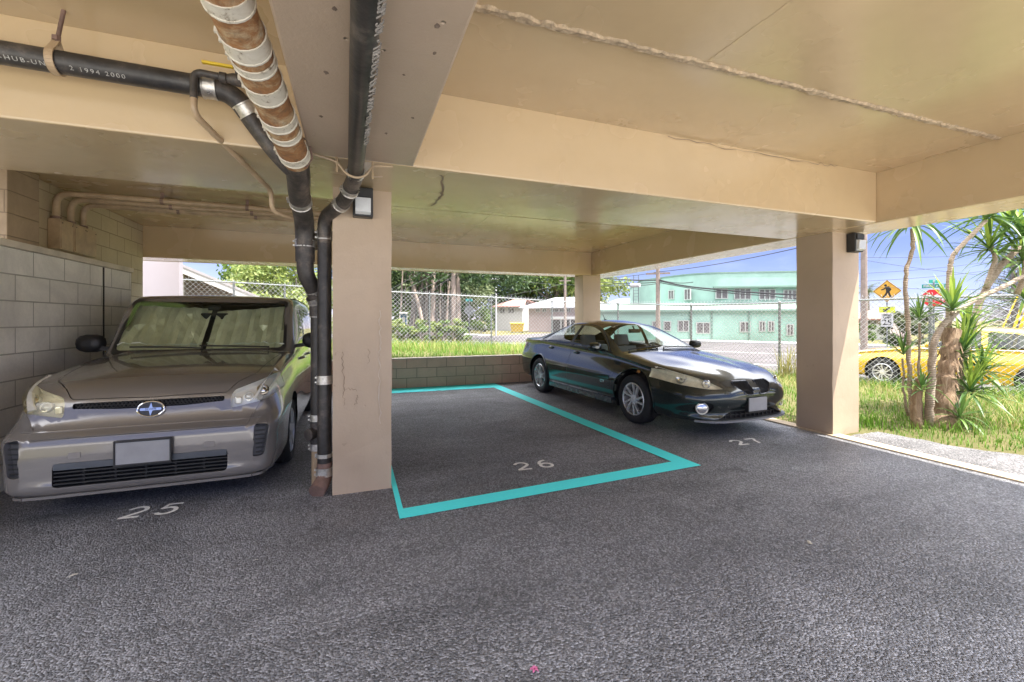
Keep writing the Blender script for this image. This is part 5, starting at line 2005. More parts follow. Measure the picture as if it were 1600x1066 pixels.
def grass_field(name, n, place, hfun, w, mat, seed, lean=(.15, .7)):
    rnd = random.Random(seed)
    V, F = [], []
    k = 0
    while k < n:
        pt = place(rnd)
        if pt is None: continue
        x, y = pt
        h = hfun(x, y, rnd)
        k += 1
        if h <= 0: continue
        blade(V, F, Vector((x, y, ground_z(x, y) - .01)), h, rnd.uniform(*lean), rnd.uniform(0, 2 * pi), w * rnd.uniform(.6, 1.3), 2 if h < .12 else 3)
    o = MB().add(V, F).build(name, mat, None, smooth=False)
    tag(o, kind='stuff')
    return o

def berm_x(y):
    return 5.66 + ((1.25 if y < 1.5 else lerp(1.25, .5, sstep(1.5, 3.5, y))) if y < 3.6 else 0)
def place_right(rnd):
    y = 2.0 + 12.5 * rnd.random() ** 1.35
    x = 5.66 + (fence_x(y) + .25 - 5.66) * rnd.random()
    if x < berm_x(y) - .03: return None
    if y > 9.2 and x < 5.76: return None
    return x, y
def h_right(x, y, rnd):
    h = rnd.uniform(.05, .13)
    edge = fence_x(y) - x
    if edge < .7: h *= 1.5 + 1.6 * rnd.random() ** 3
    if hypot(x - 7.1, y - 3.4) < .6: h *= 1.7
    if y < 4.2 and x > 7.6: h *= 1.6
    return h
o = grass_field('lawn_grass', 26000, place_right, h_right, .0055, M_GRASS, 1)
tag(o, 'bright green lawn grass between the carport and the right-hand fence', 'grass')
o = grass_field('dry_lawn_grass', 5200, lambda r: (lambda p: p if p and (fence_x(p[1]) - p[0] < 1.9 or (p[0] > 7.5 and p[1] < 4.4)) else None)(place_right(r)), lambda x, y, r: r.uniform(.08, .32), .005, M_GRASS_DRY, 2, (.3, 1.2))
tag(o, 'dry yellow grass stalks along the right-hand fence', 'grass')
def place_back(rnd):
    y = 9.40 + 6.4 * rnd.random() ** 1.1
    x = rnd.uniform(-6.5, 9.2)
    if x > 5.7 and y < 9.4: return None
    return x, y
o = grass_field('tall_grass', 26000, place_back, lambda x, y, r: r.uniform(.06, .17) * (1 + .9 * sstep(11.5, 14.5, y)), .0075, M_GRASS, 3)
tag(o, 'green grass bank rising behind the low block wall', 'grass')
o = grass_field('dry_tall_grass', 4200, lambda r: (lambda p: p if p and (p[1] > 11.6 or p[0] > 3.2) else None)(place_back(r)), lambda x, y, r: r.uniform(.15, .42), .006, M_GRASS_DRY, 4, (.2, .8))
tag(o, 'tall straw-coloured grass along the back fence', 'grass')
# the clump of tall weeds by the right fence
def clump(name, x, y, n, h, mat, lab, seed, spread=.22, w=.012, cat='plant', group=None):
    rnd = random.Random(seed)
    V, F = [], []
    for i in range(n):
        a = rnd.uniform(0, 2 * pi); r = spread * rnd.random()
        blade(V, F, Vector((r * cos(a), r * sin(a), -.02)), h * rnd.uniform(.5, 1.15), rnd.uniform(.05, .55), rnd.uniform(0, 2 * pi), w * rnd.uniform(.6, 1.3), 4)
    o = MB().add(V, F).build(name, mat, None)
    o.location = (x, y, ground_z(x, y))
    tag(o, lab, cat, group)
p = at(1232, 10.2)
clump('tall_weed', p.x, p.y, 60, .95, M_GRASS_DRY, 'tall yellow weed clump by the fence post right of the black saloon', 31)
clump('tall_weed', 6.45, 3.75, 70, .28, M_GRASS, 'lush grass tuft growing against the sunlit pillar', 32, .2, .008)

# ---- spiky multi-stemmed plant beside the pillar
def PX(u, v, d):
    q = at(u, d)
    return Vector((q.x, q.y, hz(v, d)))
yp = thing('yucca_plant', 'multi-stemmed spiky plant with shaggy trunk and sword-leaf crowns beside the sunlit pillar', 'plant', (7.1, 3.42, 0))
def yrel(o): return rel(o, yp)
def wob(pts, amp, seed, n=4):
    rnd = random.Random(seed)
    P = fillet(pts, .25, 5)
    out = [P[0]]
    for a, c in zip(P, P[1:]):
        k = max(1, int((c - a).length / .09))
        for i in range(1, k + 1):
            out.append(a.lerp(c, i / k) + Vector((rnd.uniform(-amp, amp), rnd.uniform(-amp, amp), rnd.uniform(-amp, amp) * .4)))
    return out
def stem(pts, r0, r1, seed, mat=M_STEM, amp=.008, n=9, name='stem'):
    P = wob(pts, amp, seed)
    k = len(P)
    rnd = random.Random(seed + 1)
    rs = [.80 * lerp(r0, r1, i / (k - 1)) * rnd.uniform(.90, 1.10) for i in range(k)]
    b = MB(); b.tube(P, rs, n)
    return yrel(b.build(name, mat, None, smooth=True, angle=180))
def rosette(p, axis, n, L, seed, droop=.5, w=.021, spread=(.35, 1.75), mat=M_YUCCA, young=True):
    """sword leaves from one growing point"""
    rnd = random.Random(seed)
    axis = Vector(axis).normalized()
    q = axis.to_track_quat('Z', 'Y')
    V, F, Fy = [], [], []
    b = MB()
    for i in range(n):
        el = lerp(spread[0], spread[1], (i + .5) / n) if n else 1
        el += rnd.uniform(-.15, .15)
        az = i * 2.399963 + rnd.uniform(-.2, .2)
        d = q @ Vector((sin(el) * cos(az), sin(el) * sin(az), cos(el)))
        ll = 1.18 * L * rnd.uniform(.75, 1.12)
        seg = 6
        pos = Vector(p) + axis * (.05 * (1 - (i + .5) / n)) + d * .015
        dd = d.copy()
        s = d.cross(Vector((0, 0, 1)))
        s = s.normalized() if s.length > .05 else Vector((1, 0, 0))
        vs, fs = [], []
        bend = droop * rnd.uniform(.3, 1.6)
        for k in range(seg + 1):
            t_ = k / seg
            ww = w * (.55 + 1.5 * t_ - 1.3 * t_ * t_) * (1 - t_ ** 3.5)
            u = s.cross(dd).normalized()
            if k < seg:
                vs += [pos - s * ww + u * ww * .45, pos, pos + s * ww + u * ww * .45]
            else:
                vs += [pos]
            pos = pos + dd * (ll / seg)
            dd = (dd + Vector((0, 0, -bend * .22 * (1 - abs(dd.z) * .4)))).normalized()
        for k in range(seg - 1):
            o = 3 * k
            fs += [(o, o + 1, o + 4, o + 3), (o + 1, o + 2, o + 5, o + 4)]
        o = 3 * (seg - 1)
        fs += [(o, o + 1, o + 3), (o + 1, o + 2, o + 3)]
        b.add(vs, fs, 1 if (young and el < .62) else 0)
    return yrel(b.build('leaf_crown', [mat, M_YUCCA_NEW], None, smooth=True, angle=180))
D = 5.75
# shaggy main trunk
P = [PX(1472, 668, 5.65) + Vector((0, 0, -.05)), PX(1474, 630, 5.7), PX(1478, 580, 5.72), PX(1484, 545, 5.75), PX(1488, 515, 5.8)]
rnd = random.Random(6)
pts = wob(P, .012, 9)
k = len(pts)
b = MB(); b.tube(pts, [lerp(.17, .09, min(1, 2.0 * i / k)) * (1.0 + .12 * sin(i * 1.7)) * rnd.uniform(.93, 1.07) for i in range(k)], 14)
# hanging dead leaf bases
for i in range(170):
    t_ = rnd.uniform(.05, 1)
    c = pts[int(t_ * (k - 1))]
    a = rnd.uniform(0, 2 * pi)
    d = Vector((cos(a), sin(a), 0)); s = Vector((-sin(a), cos(a), 0))
    r = lerp(.17, .088, min(1, 2 * t_))
    h = rnd.uniform(.06, .22)
    ww = rnd.uniform(.006, .02)
    b.add([c + d * r - s * ww, c + d * r + s * ww, c + d * (r + .035) + s * ww * .5 - Vector((0, 0, h)), c + d * (r + .03) - s * ww * .5 - Vector((0, 0, h))], [(0, 1, 2, 3)])
yrel(b.build('trunk', M_SHAG, None, smooth=True, angle=60))
stem([PX(1432, 672, 5.6), PX(1430, 640, 5.62), PX(1436, 600, 5.62), PX(1440, 585, 5.6)], .085, .05, 41, M_SHAG, .012)
stem([PX(1450, 665, 5.58), PX(1452, 628, 5.55), PX(1456, 575, 5.55), PX(1458, 535, 5.55), PX(1470, 512, 5.6)], .062, .044, 42, amp=.006)
stem([PX(1470, 512, 5.6), PX(1492, 490, 5.7), PX(1522, 468, 5.8), PX(1560, 452, 5.9), PX(1612, 425, 6.0)], .042, .036, 43)
stem([PX(1425, 655, 5.65), PX(1421, 600, 5.7), PX(1420, 520, 5.7), PX(1414, 450, 5.7), PX(1416, 420, 5.7), PX(1428, 385, 5.7), PX(1424, 357, 5.7)], .034, .029, 44)
stem([PX(1419, 650, 5.75), PX(1412, 620, 5.75), PX(1411, 560, 5.75)], .020, .015, 45)
stem([PX(1440, 655, 5.85), PX(1436, 590, 5.85), PX(1437, 505, 5.85)], .022, .018, 46)
stem([PX(1486, 560, 6.0), PX(1481, 480, 6.05), PX(1484, 420, 6.05), PX(1488, 400, 6.05), PX(1508, 378, 6.05), PX(1542, 345, 6.05)], .045, .032, 47)
stem([PX(1495, 640, 6.1), PX(1505, 560, 6.2), PX(1530, 470, 6.3), PX(1565, 410, 6.3), PX(1612, 375, 6.3)], .058, .05, 48)
stem([PX(1540, 450, 6.25), PX(1556, 405, 6.25), PX(1550, 390, 6.25), PX(1547, 372, 6.25)], .04, .025, 49)
stem([PX(1500, 640, 5.9), PX(1504, 590, 5.9), PX(1502, 560, 5.9)], .035, .028, 50)
stem([PX(1480, 510, 5.75), PX(1487, 495, 5.7), PX(1489, 488, 5.65)], .035, .028, 51)
stem([PX(1610, 385, 6.0), PX(1604, 420, 6.0), PX(1590, 460, 6.1)], .05, .04, 52)
rosette(PX(1424, 352, 5.7), (-.1, 0, 1), 34, .62, 61, 1.15, .020, (.5, 2.1), young=False)
rosette(PX(1546, 340, 6.05), (.3, 0, .8), 46, .62, 62, .75, .021, (.15, 2.0))
rosette(PX(1546, 392, 6.25), (-.2, 0, 1), 42, .50, 63, .55, .020, (.15, 1.9))
rosette(PX(1600, 372, 6.1), (.3, .1, .9), 44, .60, 64, .7, .022, (.15, 2.0))
rosette(PX(1598, 410, 6.3), (0, 0, 1), 44, .58, 65, .6, .022, (.2, 1.9))
rosette(PX(1575, 355, 6.4), (0, 0, 1), 36, .60, 66, .7, .022, (.2, 2.0))
rosette(PX(1488, 487, 5.6), (0, 0, 1), 40, .42, 67, .45, .021, (.05, 1.7))
rosette(PX(1437, 500, 5.85), (0, 0, 1), 16, .26, 68, .3, .015, (.1, 1.1), young=False)
rosette(PX(1411, 556, 5.75), (0, 0, 1), 18, .30, 69, .4, .014, (.1, 1.2), young=False)
rosette(PX(1503, 556, 5.85), (.15, 0, 1), 46, .48, 70, .5, .021, (.05, 1.8))
rosette(PX(1515, 615, 5.7), (.25, -.1, 1), 44, .46, 71, .7, .020, (.1, 1.9))
rosette(PX(1497, 655, 5.5), (.15, -.2, .5), 22, .34, 72, 1.0, .018, (.5, 1.9), young=False)
rosette(PX(1532, 585, 5.9), (.3, -.1, 1), 40, .42, 74, .7, .020, (.1, 1.9))
rosette(PX(1440, 612, 5.5), (-.3, -.1, 1), 20, .26, 75, .5, .013, (.1, 1.5), young=False)
rosette(PX(1512, 520, 6.0), (.1, 0, 1), 36, .40, 76, .5, .019, (.05, 1.7))
rosette(PX(1600, 470, 6.4), (.2, 0, 1), 30, .5, 73, .6, .02, (.2, 1.9))

# ---- generic trees
def leaf_cloud(blobs, n, size, seed, flat=.6):
    """leaf cards spread through the clumps of a crown, thick at the outside"""
    rnd = random.Random(seed)
    V, F = [], []
    vol = [b_[3] * b_[3] for b_ in blobs]
    tot = sum(vol)
    for (cx, cy, cz, r), w in zip(blobs, vol):
        for i in range(int(n * w / tot)):
            while True:
                d = Vector((rnd.gauss(0, 1), rnd.gauss(0, 1), rnd.gauss(0, 1)))
                if d.length > .01: break
            d.normalize()
            rr = r * (rnd.random() ** .45) * rnd.uniform(.85, 1.12)
            p = Vector((cx, cy, cz)) + Vector((d.x * rr, d.y * rr, d.z * rr * .8))
            nrm = (d * .6 + Vector((rnd.gauss(0, .5), rnd.gauss(0, .5), rnd.gauss(0, .5) + .5))).normalized()
            a = nrm.orthogonal().normalized()
            a = Matrix.Rotation(rnd.uniform(0, 2 * pi), 3, nrm) @ a
            c = nrm.cross(a)
            s = size * rnd.uniform(.55, 1.35)
            o = len(V)
            V += [p - a * s, p - c * s * .45 + nrm * s * .12, p + a * s, p + c * s * .45 + nrm * s * .12]
            F.append((o, o + 1, o + 2, o + 3))
    return V, F

def tree(name, x, y, h, trunk_h, spread, label, mat, n=5000, leaf=.3, seed=1, blobs=12, group=None, trunk_r=.25, z0=None, low=.0, cat='tree', bark=None):
    rnd = random.Random(seed)
    z = ground_z(x, y) if z0 is None else z0
    r = thing(name, label, cat, (x, y, z), 0, group)
    bl = []
    for i in range(blobs):
        a = i * 2.4 + rnd.uniform(-.4, .4)
        q = sqrt((i + .5) / blobs)
        rad = spread * q * rnd.uniform(.6, .95)
        zz = lerp(h * .92, trunk_h + (h - trunk_h) * .25, q ** 1.6) * rnd.uniform(.88, 1.06)
        if low and rnd.random() < low: zz = rnd.uniform(trunk_h * .5, h * .6)
        bl.append((rad * cos(a), rad * sin(a), zz, spread * rnd.uniform(.26, .44)))
    b = MB()
    b.tube([(0, 0, -.2), (rnd.uniform(-.1, .1), 0, trunk_h * .5), (rnd.uniform(-.2, .2), rnd.uniform(-.2, .2), trunk_h), (0, 0, h * .75)], [trunk_r * 1.3, trunk_r, trunk_r * .8, trunk_r * .25], 10)
    for (cx, cy, cz, rr) in bl:
        b.tube([(0, 0, trunk_h * rnd.uniform(.7, 1)), (cx * .4, cy * .4, lerp(trunk_h, cz, .5)), (cx, cy, cz)], [trunk_r * .5, trunk_r * .3, trunk_r * .08], 6)
    b.build('trunk', bark or M_BARK, r, smooth=True)
    MB().add(*leaf_cloud(bl, n, leaf, seed)).build('crown', mat, r)
    return r
# ------------------------------------------------------------------ beyond the lawn
GZ = -0.36
T = PX
# --- streets
SD = Vector((-.55, .83, 0)).normalized(); ND = Vector((SD.y, -SD.x, 0))
def strip(name, n0, n1, s0, s1, z, mat, kind='structure'):
    P = [ND * n0 + SD * s0, ND * n1 + SD * s0, ND * n1 + SD * s1, ND * n0 + SD * s1]
    b = MB().add([(p.x, p.y, z) for p in P], [(0, 1, 2, 3)])
    return tag(b.build(name, mat), kind=kind)
strip('road', 15.0, 36.0, -70, 160, GZ + .03, M_ROAD)
strip('cross_road', 36.0, 130, 16, 30, GZ + .034, M_ROAD)
b = MB()
for n0, n1 in ((36.0, 38.2),):
    for s0, s1 in ((-70, 15), (31, 160)):
        P = [ND * n0 + SD * s0, ND * n1 + SD * s0, ND * n1 + SD * s1, ND * n0 + SD * s1]
        b.add([(p.x, p.y, GZ + .14) for p in P] + [(p.x, p.y, GZ - .1) for p in P], [(0, 1, 2, 3), (4, 7, 6, 5), (0, 4, 5, 1), (1, 5, 6, 2), (2, 6, 7, 3), (3, 7, 4, 0)])
tag(b.build('pavement', M_CONC_PALE), kind='structure')
M_LINE = simple('road_line', (.62, .61, .58), .8, var=.15, vscale=2)
for n0, lab in ((19.3, 'near white lane line painted along the street'), (26.0, 'far white lane line painted along the street')):
    o = strip('lane_line', n0, n0 + .16, -40, 90, GZ + .036, M_LINE, None)
    del_k = 'kind'
    if 'kind' in o: del o['kind']
    tag(o, lab, 'marking', 'white lane lines on the street')

# --- chain-link fences
M_GALV = simple('galvanised_steel', (.21, .22, .225), .42, metal=.7, var=.15, vscale=14)
M_WIRE = simple('chain_wire', (.52, .52, .53), .45, metal=.5, var=.1)
def fence(path, H, lab, mesh_s=.105, wire_r=.0042, posts=None):
    P = [Vector((x, y, 0)) for x, y in path]
    root = thing('chain_link_fence', lab, 'fence', (P[0].x, P[0].y, ground_z(P[0].x, P[0].y)))
    rail = MB(); net = MB(); barb = MB()
    rnd = random.Random(len(path))
    for i, p in enumerate(P):
        z = ground_z(p.x, p.y)
        b = MB(); b.tube([(p.x, p.y, z - .2), (p.x, p.y, z + H + .02)], .030, 10)
        b.ellipsoid((p.x, p.y, z + H + .02), (.036, .036, .03), 8, 5)
        rel(b.build('post', M_GALV, None, smooth=True), root)
    for a, c in zip(P, P[1:]):
        za, zc = ground_z(a.x, a.y), ground_z(c.x, c.y)
        A = Vector((a.x, a.y, za)); Cc = Vector((c.x, c.y, zc))
        rail.tube([A + Vector((0, 0, H)), Cc + Vector((0, 0, H))], .022, 8)
        d = Cc - A
        L = d.length; e = d / L
        up = Vector((0, 0, 1))
        off = Vector((-e.y, e.x, 0)) * .034
        def clipline(k, sg):
            # s = k + sg*z
            pts = []
            s0, s1 = k, k + sg * (H + .05)
            z0, z1 = .02, H + .07
            ss = [s0, s1]
            lo, hi = 0.0, 1.0
            ds = s1 - s0
            for bound, isl in ((0, True), (L, False)):
                if abs(ds) < 1e-9: continue
                t_ = (bound - s0) / ds
                if (ds > 0) == isl: lo = max(lo, t_)
                else: hi = min(hi, t_)
            if hi - lo < .02: return None
            f = lambda t_: A + e * (s0 + ds * t_) + up * lerp(z0, z1, t_) + off
            return f(lo), f(hi)
        k = -H - .1
        while k < L + H + .1:
            for sg in (1, -1):
                q = clipline(k, sg)
                if q:
                    net.tube([q[0] + off * (.12 * sg), q[1] + off * (.12 * sg)], wire_r, 3, caps=False)
            k += mesh_s
        k = 0
        while k < L:
            q = A + e * k + up * (H + .06) + off
            barb.tube([q, q + up * .045 + e * .015], wire_r, 3, caps=False)
            k += mesh_s
    rel(rail.build('top_rail', M_GALV, None, smooth=True), root)
    rel(net.build('chain_mesh', M_WIRE, None), root)
    rel(barb.build('wire_ends', M_WIRE, None), root)
    return root
fp = [(fence_x(y), y) for y in (0.4, 2.3, 5.05, 7.71, 10.1, 12.9)] + [(8.45, 15.0)]
fence(fp, 1.80, 'galvanised chain-link fence along the right side of the lawn, before the yellow car')
fence([(8.45, 15.05), (7.2, 15.1), (4.75, 15.1), (2.5, 15.1), (.2, 15.1), (-2.0, 15.1), (-3.37, 15.1), (-5.7, 15.1), (-8.2, 15.1)], 1.82, 'galvanised chain-link fence along the back of the grass bank', mesh_s=.14, wire_r=.0032)

# --- yellow car behind the right fence
def yellow_car():
    nd = Vector((-.27, .96, 0)).normalized()
    fw = Vector((13.45, 7.5, 0))
    nose = fw + nd * .92
    ang = atan2(-nd.y, -nd.x)
    # fw is the near wheel; shift to the centre line (local -y side is seen)
    lat = Vector((-sin(ang), cos(ang), 0))
    sgn = -1 if (lat.dot(Vector((0, 0, 0)) - fw) < 0) else 1
    o0 = nose - lat * (.80 * sgn)
    car = thing('parked_car', 'bright yellow car parked behind the chain-link fence at the right', 'car', (o0.x, o0.y, GZ + .02), ang)
    car.scale = (1, 1, 1.07)
    L = 4.75
    S = dict(L=L, step=.09, round=2, side=lambda t, x: .93 + .07 * sin(pi * min(1, t * .98 + .02)) ** .8 - .012 * math.exp(-((t - .62) / .08) ** 2),
        top=[(0, .60), (.03, .70), (.10, .76), (.3, .84), (.8, .93), (1.35, 1.0), (1.55, 1.03), (2.2, 1.40), (2.5, 1.465), (3.0, 1.47), (3.5, 1.41), (4.1, 1.12), (4.6, 1.07), (4.72, .95), (4.75, .8)],
        cant=[(0, .58), (.03, .67), (.10, .73), (.3, .81), (.8, .90), (1.35, .965), (1.55, .99), (2.2, 1.33), (2.5, 1.39), (3.0, 1.395), (3.5, 1.34), (4.1, 1.08), (4.6, 1.04), (4.72, .92), (4.75, .78)],
        belt=[(0, .56), (.03, .64), (.10, .70), (.3, .78), (.8, .86), (1.35, .92), (2.5, .955), (3.6, .98), (4.3, .99), (4.65, .95), (4.75, .74)],
        low=[(0, .32), (.03, .26), (.15, .22), (.6, .2), (4.2, .22), (4.6, .3), (4.75, .42)],
        wmax=[(0, .60), (.03, .70), (.12, .79), (.3, .86), (.7, .90), (3.9, .90), (4.4, .87), (4.68, .78), (4.75, .66)],
        wbelt=[(0, .55), (.03, .64), (.12, .72), (.3, .79), (.7, .83), (3.9, .83), (4.4, .80), (4.68, .72), (4.75, .6)],
        wroof=[(0, .5), (.03, .56), (.12, .64), (.3, .70), (.7, .745), (1.55, .74), (2.2, .62), (3.0, .58), (3.6, .60), (4.1, .68), (4.6, .66), (4.75, .5)])
    B = CarBody(S)
    pm = mat_carpaint('yellow_paint', (.62, .40, .012), 0, .2)
    for cx in (.92, 3.62):
        for s in (1, -1):
            B.cut('arch', circ(cx, .34, .385, 26), 1, lambda c, s=s: c.y * s > .4)
    B.cut('windscreen', rpoly([(1.60, -.69), (1.52, 0), (1.60, .69), (2.22, .57), (2.26, 0), (2.22, -.57)], .03), 2, lambda c: c.z > .95 and 1.4 < c.x < 2.5)
    B.cut('rear_screen', rpoly([(4.05, -.60), (4.08, 0), (4.05, .60), (3.52, .53), (3.5, 0), (3.52, -.53)], .03), 2, lambda c: c.z > 1.0 and 3.3 < c.x < 4.4)
    for s in (1, -1):
        ss = lambda c, s=s: c.y * s > .4
        B.cut('front_window%d' % s, rpoly([(1.78, 1.0), (2.24, 1.29), (2.48, 1.365), (2.72, 1.38), (2.74, 1.005)], .04), 1, ss)
        B.cut('rear_window%d' % s, rpoly([(2.84, 1.005), (2.82, 1.38), (3.30, 1.345), (3.72, 1.13), (3.78, 1.02)], .05), 1, ss)
        B.cut('door%d' % s, rpoly([(1.58, .28), (1.56, .92), (1.70, .97), (2.78, .99), (2.78, .28)], .02), 1, ss)
        B.cut('rear_door%d' % s, rpoly([(2.795, .28), (2.795, .99), (3.55, 1.0), (3.5, .75), (3.22, .5), (3.18, .28)], .02), 1, ss)
        hl = rpoly([(.52, .60), (.80, .64), (.80, .74), (.52, .70)], .03)
        if s < 0: hl = mir(hl)
        B.cut('lamp%d' % s, hl, 0, lambda c, s=s: c.x < .6)
    B.cut('grille', rpoly([(-.38, .48), (.38, .48), (.36, .66), (-.36, .66)], .03), 0, lambda c: c.x < .4)
    B.finish()
    B.panel('body', None, pm, car)
    G = mat_glass('dark_car_glass', (.35, .40, .42))
    B.panel('windscreen', 'windscreen', G, car); B.panel('rear_screen', 'rear_screen', G, car)
    for s in (1, -1):
        B.panel('side_window', 'front_window%d' % s, G, car); B.panel('side_window', 'rear_window%d' % s, G, car)
        B.panel('door', 'door%d' % s, pm, car, gap=.008); B.panel('door', 'rear_door%d' % s, pm, car, gap=.008)
        B.panel('headlight', 'lamp%d' % s, M_WHITE_LENS, car)
        pts = [B.drop((lerp(1.7, 3.9, i / 14), 0, lerp(.965, .995, i / 14)), 1, s)[0] for i in range(15)]
        MB().tube(pts, .013, 6).build('belt_trim', M_CHROME, car, smooth=True)
    B.panel('grille', 'grille', M_DARKIN, car, depth=.03)
    for cx in (.92, 3.62):
        for s in (1, -1):
            wheel_well(car, cx, s * .86, s, .383)
            wheel(car, cx, s * .77, s, .33, .22, .215, spoke_wheel)
    for s in (1, -1):
        mirror_part(car, (1.85, s * .81, 1.0), s, pm)
    MB().box(1.5, 4.2, -.7, .7, .3, .4).build('cabin_floor', M_DARKIN, car)
    for y in (-.36, .36):
        seat(car, 2.3, y, M_SEAT, base=.46, back=1.06)
    seat(car, 3.1, 0, M_SEAT, w=1.2, base=.5, back=1.0, head=False)
yellow_car()

# --- buildings across the street
def hitline(u, P0, d):
    """where the sight line through picture column u meets the plan line P0 + s*d"""
    r = at(u, 1.0)
    det = r.x * -d.y + d.x * r.y
    t_ = (P0.x * -d.y + d.x * P0.y) / det
    s = (r.x * P0.y - r.y * P0.x) / det * 1.0
    q = Vector((r.x * t_, r.y * t_, 0))
    return (q - P0).dot(d), t_
M_PANE = simple('window_pane', (.06, .065, .07), .12, var=.2, coat=.5)
M_LOUVRE = simple('louvre_glass', (.17, .15, .15), .3, var=.3, vscale=9)
M_WFRAME = simple('window_frame_white', (.42, .42, .40), .6)
def window(parent, P0, d, nrm, s0, s1, z0, z1, bars=1, frame=.07, pane=None):
    f = MB(); P = Vector((0, 0, 0))
    M = Matrix(((d.x, nrm.x, 0, P0.x), (d.y, nrm.y, 0, P0.y), (0, 0, 1, 0), (0, 0, 0, 1)))
    def bx(b, a0, a1, c0, c1, y0, y1):
        b.box(a0, a1, y0, y1, c0, c1, M)
    bx(f, s0 - frame, s1 + frame, z0 - frame, z0, .0, .09)
    bx(f, s0 - frame, s1 + frame, z1, z1 + frame, .0, .09)
    bx(f, s0 - frame, s0, z0, z1, .0, .09); bx(f, s1, s1 + frame, z0, z1, .0, .09)
    for i in range(bars):
        q = lerp(s0, s1, (i + 1) / (bars + 1))
        bx(f, q - frame * .5, q + frame * .5, z0, z1, .01, .085)
    w = rel2(f.build('window', M_WFRAME, None), parent)
    g = MB(); bx(g, s0, s1, z0, z1, .005, .03)
    k = max(3, int((z1 - z0) / .12))
    for i in range(k):
        z = lerp(z0, z1, (i + .5) / k)
        bx(g, s0 + .02, s1 - .02, z - .012, z + .012, .03, .05)
    p = g.build('pane', pane or M_LOUVRE, None)
    p.parent = w
    return w
def rel2(o, root):
    o.parent = root
    o.matrix_parent_inverse = Matrix.Translation(root.location).inverted()
    return o

M_MINT = simple('mint_stucco', (.29, .43, .365), .85, var=.12, vscale=.9, bump=.15)
M_MINT_D = simple('mint_lower_wall', (.30, .46, .385), .85, var=.14, vscale=.8, bump=.15)
M_MINT_TRIM = simple('mint_trim', (.17, .25, .21), .7)
C0 = at(1087, 37.8)
ED = (at(1262, 36.2) - C0).normalized()
NF = Vector((ED.y, -ED.x, 0))
if NF.dot(-C0) < 0: NF = -NF
mint = thing('office_building', 'long two-storey mint green building with a rounded corner across the street', 'building', (C0.x, C0.y, GZ))
zt = 5.45
FD = (at(1026, 42.5) - C0).normalized()
# upper storey outline with the rounded corner
back = -NF * 14
BL = hitline(1312, C0, ED)[0]
endR = C0 + ED * BL
endL = C0 + FD * 7.5
cor = []
a_, c_ = C0 + FD * 2.4, C0 + ED * 2.4
for i in range(9):
    t_ = i / 8
    cor.append(a_ * (1 - t_) ** 2 + C0 * 2 * t_ * (1 - t_) + c_ * t_ * t_)
poly = [endL] + cor + [endR, endR + back, endL + back * .9]
def prism_abs(poly, z0, z1):
    b = MB()
    pts = [(p.x, p.y) for p in poly]
    b.prism(pts, z0, z1)
    return b
rel2(prism_abs(poly, 2.2, zt).build('upper_storey', M_MINT, None, smooth=True, angle=40), mint)
cap = [p + (p - (C0 + back * .5 + ED * 10)).normalized() * .06 for p in poly]
rel2(prism_abs(cap, zt, zt + .12).build('parapet_cap', M_MINT_TRIM, None), mint)
# lower storey stands forward
low0 = C0 + NF * 2.2 - ED * 8.5
lowpoly = [low0, low0 + ED * (BL + 7), low0 + ED * (BL + 7) - NF * 6, low0 - NF * 6]
rel2(prism_abs(lowpoly, GZ - .2, 2.12).build('lower_storey', M_MINT_D, None), mint)
# lean-to roof over it
e0 = low0 + NF * .35 - ED * .4; e1 = low0 + ED * (BL + 7.4) + NF * .35
r0 = low0 - NF * 2.1 - ED * .4; r1 = low0 + ED * (BL + 7.4) - NF * 2.1
b = MB()
b.add([(e0.x, e0.y, 2.12), (e1.x, e1.y, 2.12), (r1.x, r1.y, 2.72), (r0.x, r0.y, 2.72), (e0.x, e0.y, 2.27), (e1.x, e1.y, 2.27), (r1.x, r1.y, 2.87), (r0.x, r0.y, 2.87)],
      [(3, 2, 1, 0), (4, 5, 6, 7), (0, 1, 5, 4), (1, 2, 6, 5), (2, 3, 7, 6), (3, 0, 4, 7)])
rel2(b.build('lean_to_roof', M_MINT_TRIM, None), mint)
# shade canopy over upper windows
k0, _ = hitline(1114, C0, ED)
b = MB()
Mx = Matrix(((ED.x, NF.x, 0, C0.x), (ED.y, NF.y, 0, C0.y), (0, 0, 1, 0), (0, 0, 0, 1)))
b.box(k0, BL - 1, .0, .45, 4.16, 4.30, Mx)
rel2(b.build('canopy', M_MINT_TRIM, None), mint)
for u0, u1, v0, v1, n in ((1119, 1136, 452, 466, 1), (1148, 1172, 452, 467, 2), (1187, 1210, 453, 467, 2), (1225, 1243, 454, 467, 2)):
    s0, t0 = hitline(u0, C0, ED); s1, t1 = hitline(u1, C0, ED)
    tt = (t0 + t1) / 2
    window(mint, C0, ED, NF, s0, s1, hz(v1, tt), hz(v0, tt), n)
for u0, u1, v0, v1 in ((1071, 1079, 453, 468), (1046, 1053, 455, 467)):
    NL = Vector((FD.y, -FD.x, 0)); NL = NL if NL.dot(-C0) > 0 else -NL
    s1, t1 = hitline(u0, C0, FD); s0, t0 = hitline(u1, C0, FD)
    window(mint, C0, FD, NL, s0, s1, hz(v1, t1), hz(v0, t1), 1)
for u0, u1, v0, v1, n in ((1020, 1031, 503, 516, 0), (1038, 1047, 503, 516, 0), (1060, 1075, 502, 517, 1), (1089, 1108, 505, 520, 1), (1157, 1171, 504, 518, 1), (1187, 1194, 503, 517, 1), (1201, 1208, 503, 517, 1), (1230, 1238, 508, 523, 1)):
    s0, t0 = hitline(u0, low0, ED); s1, t1 = hitline(u1, low0, ED)
    tt = (t0 + t1) / 2
    window(mint, low0, ED, NF, s0, s1, max(hz(v1, tt), .0), min(hz(v0, tt), 1.75), n)
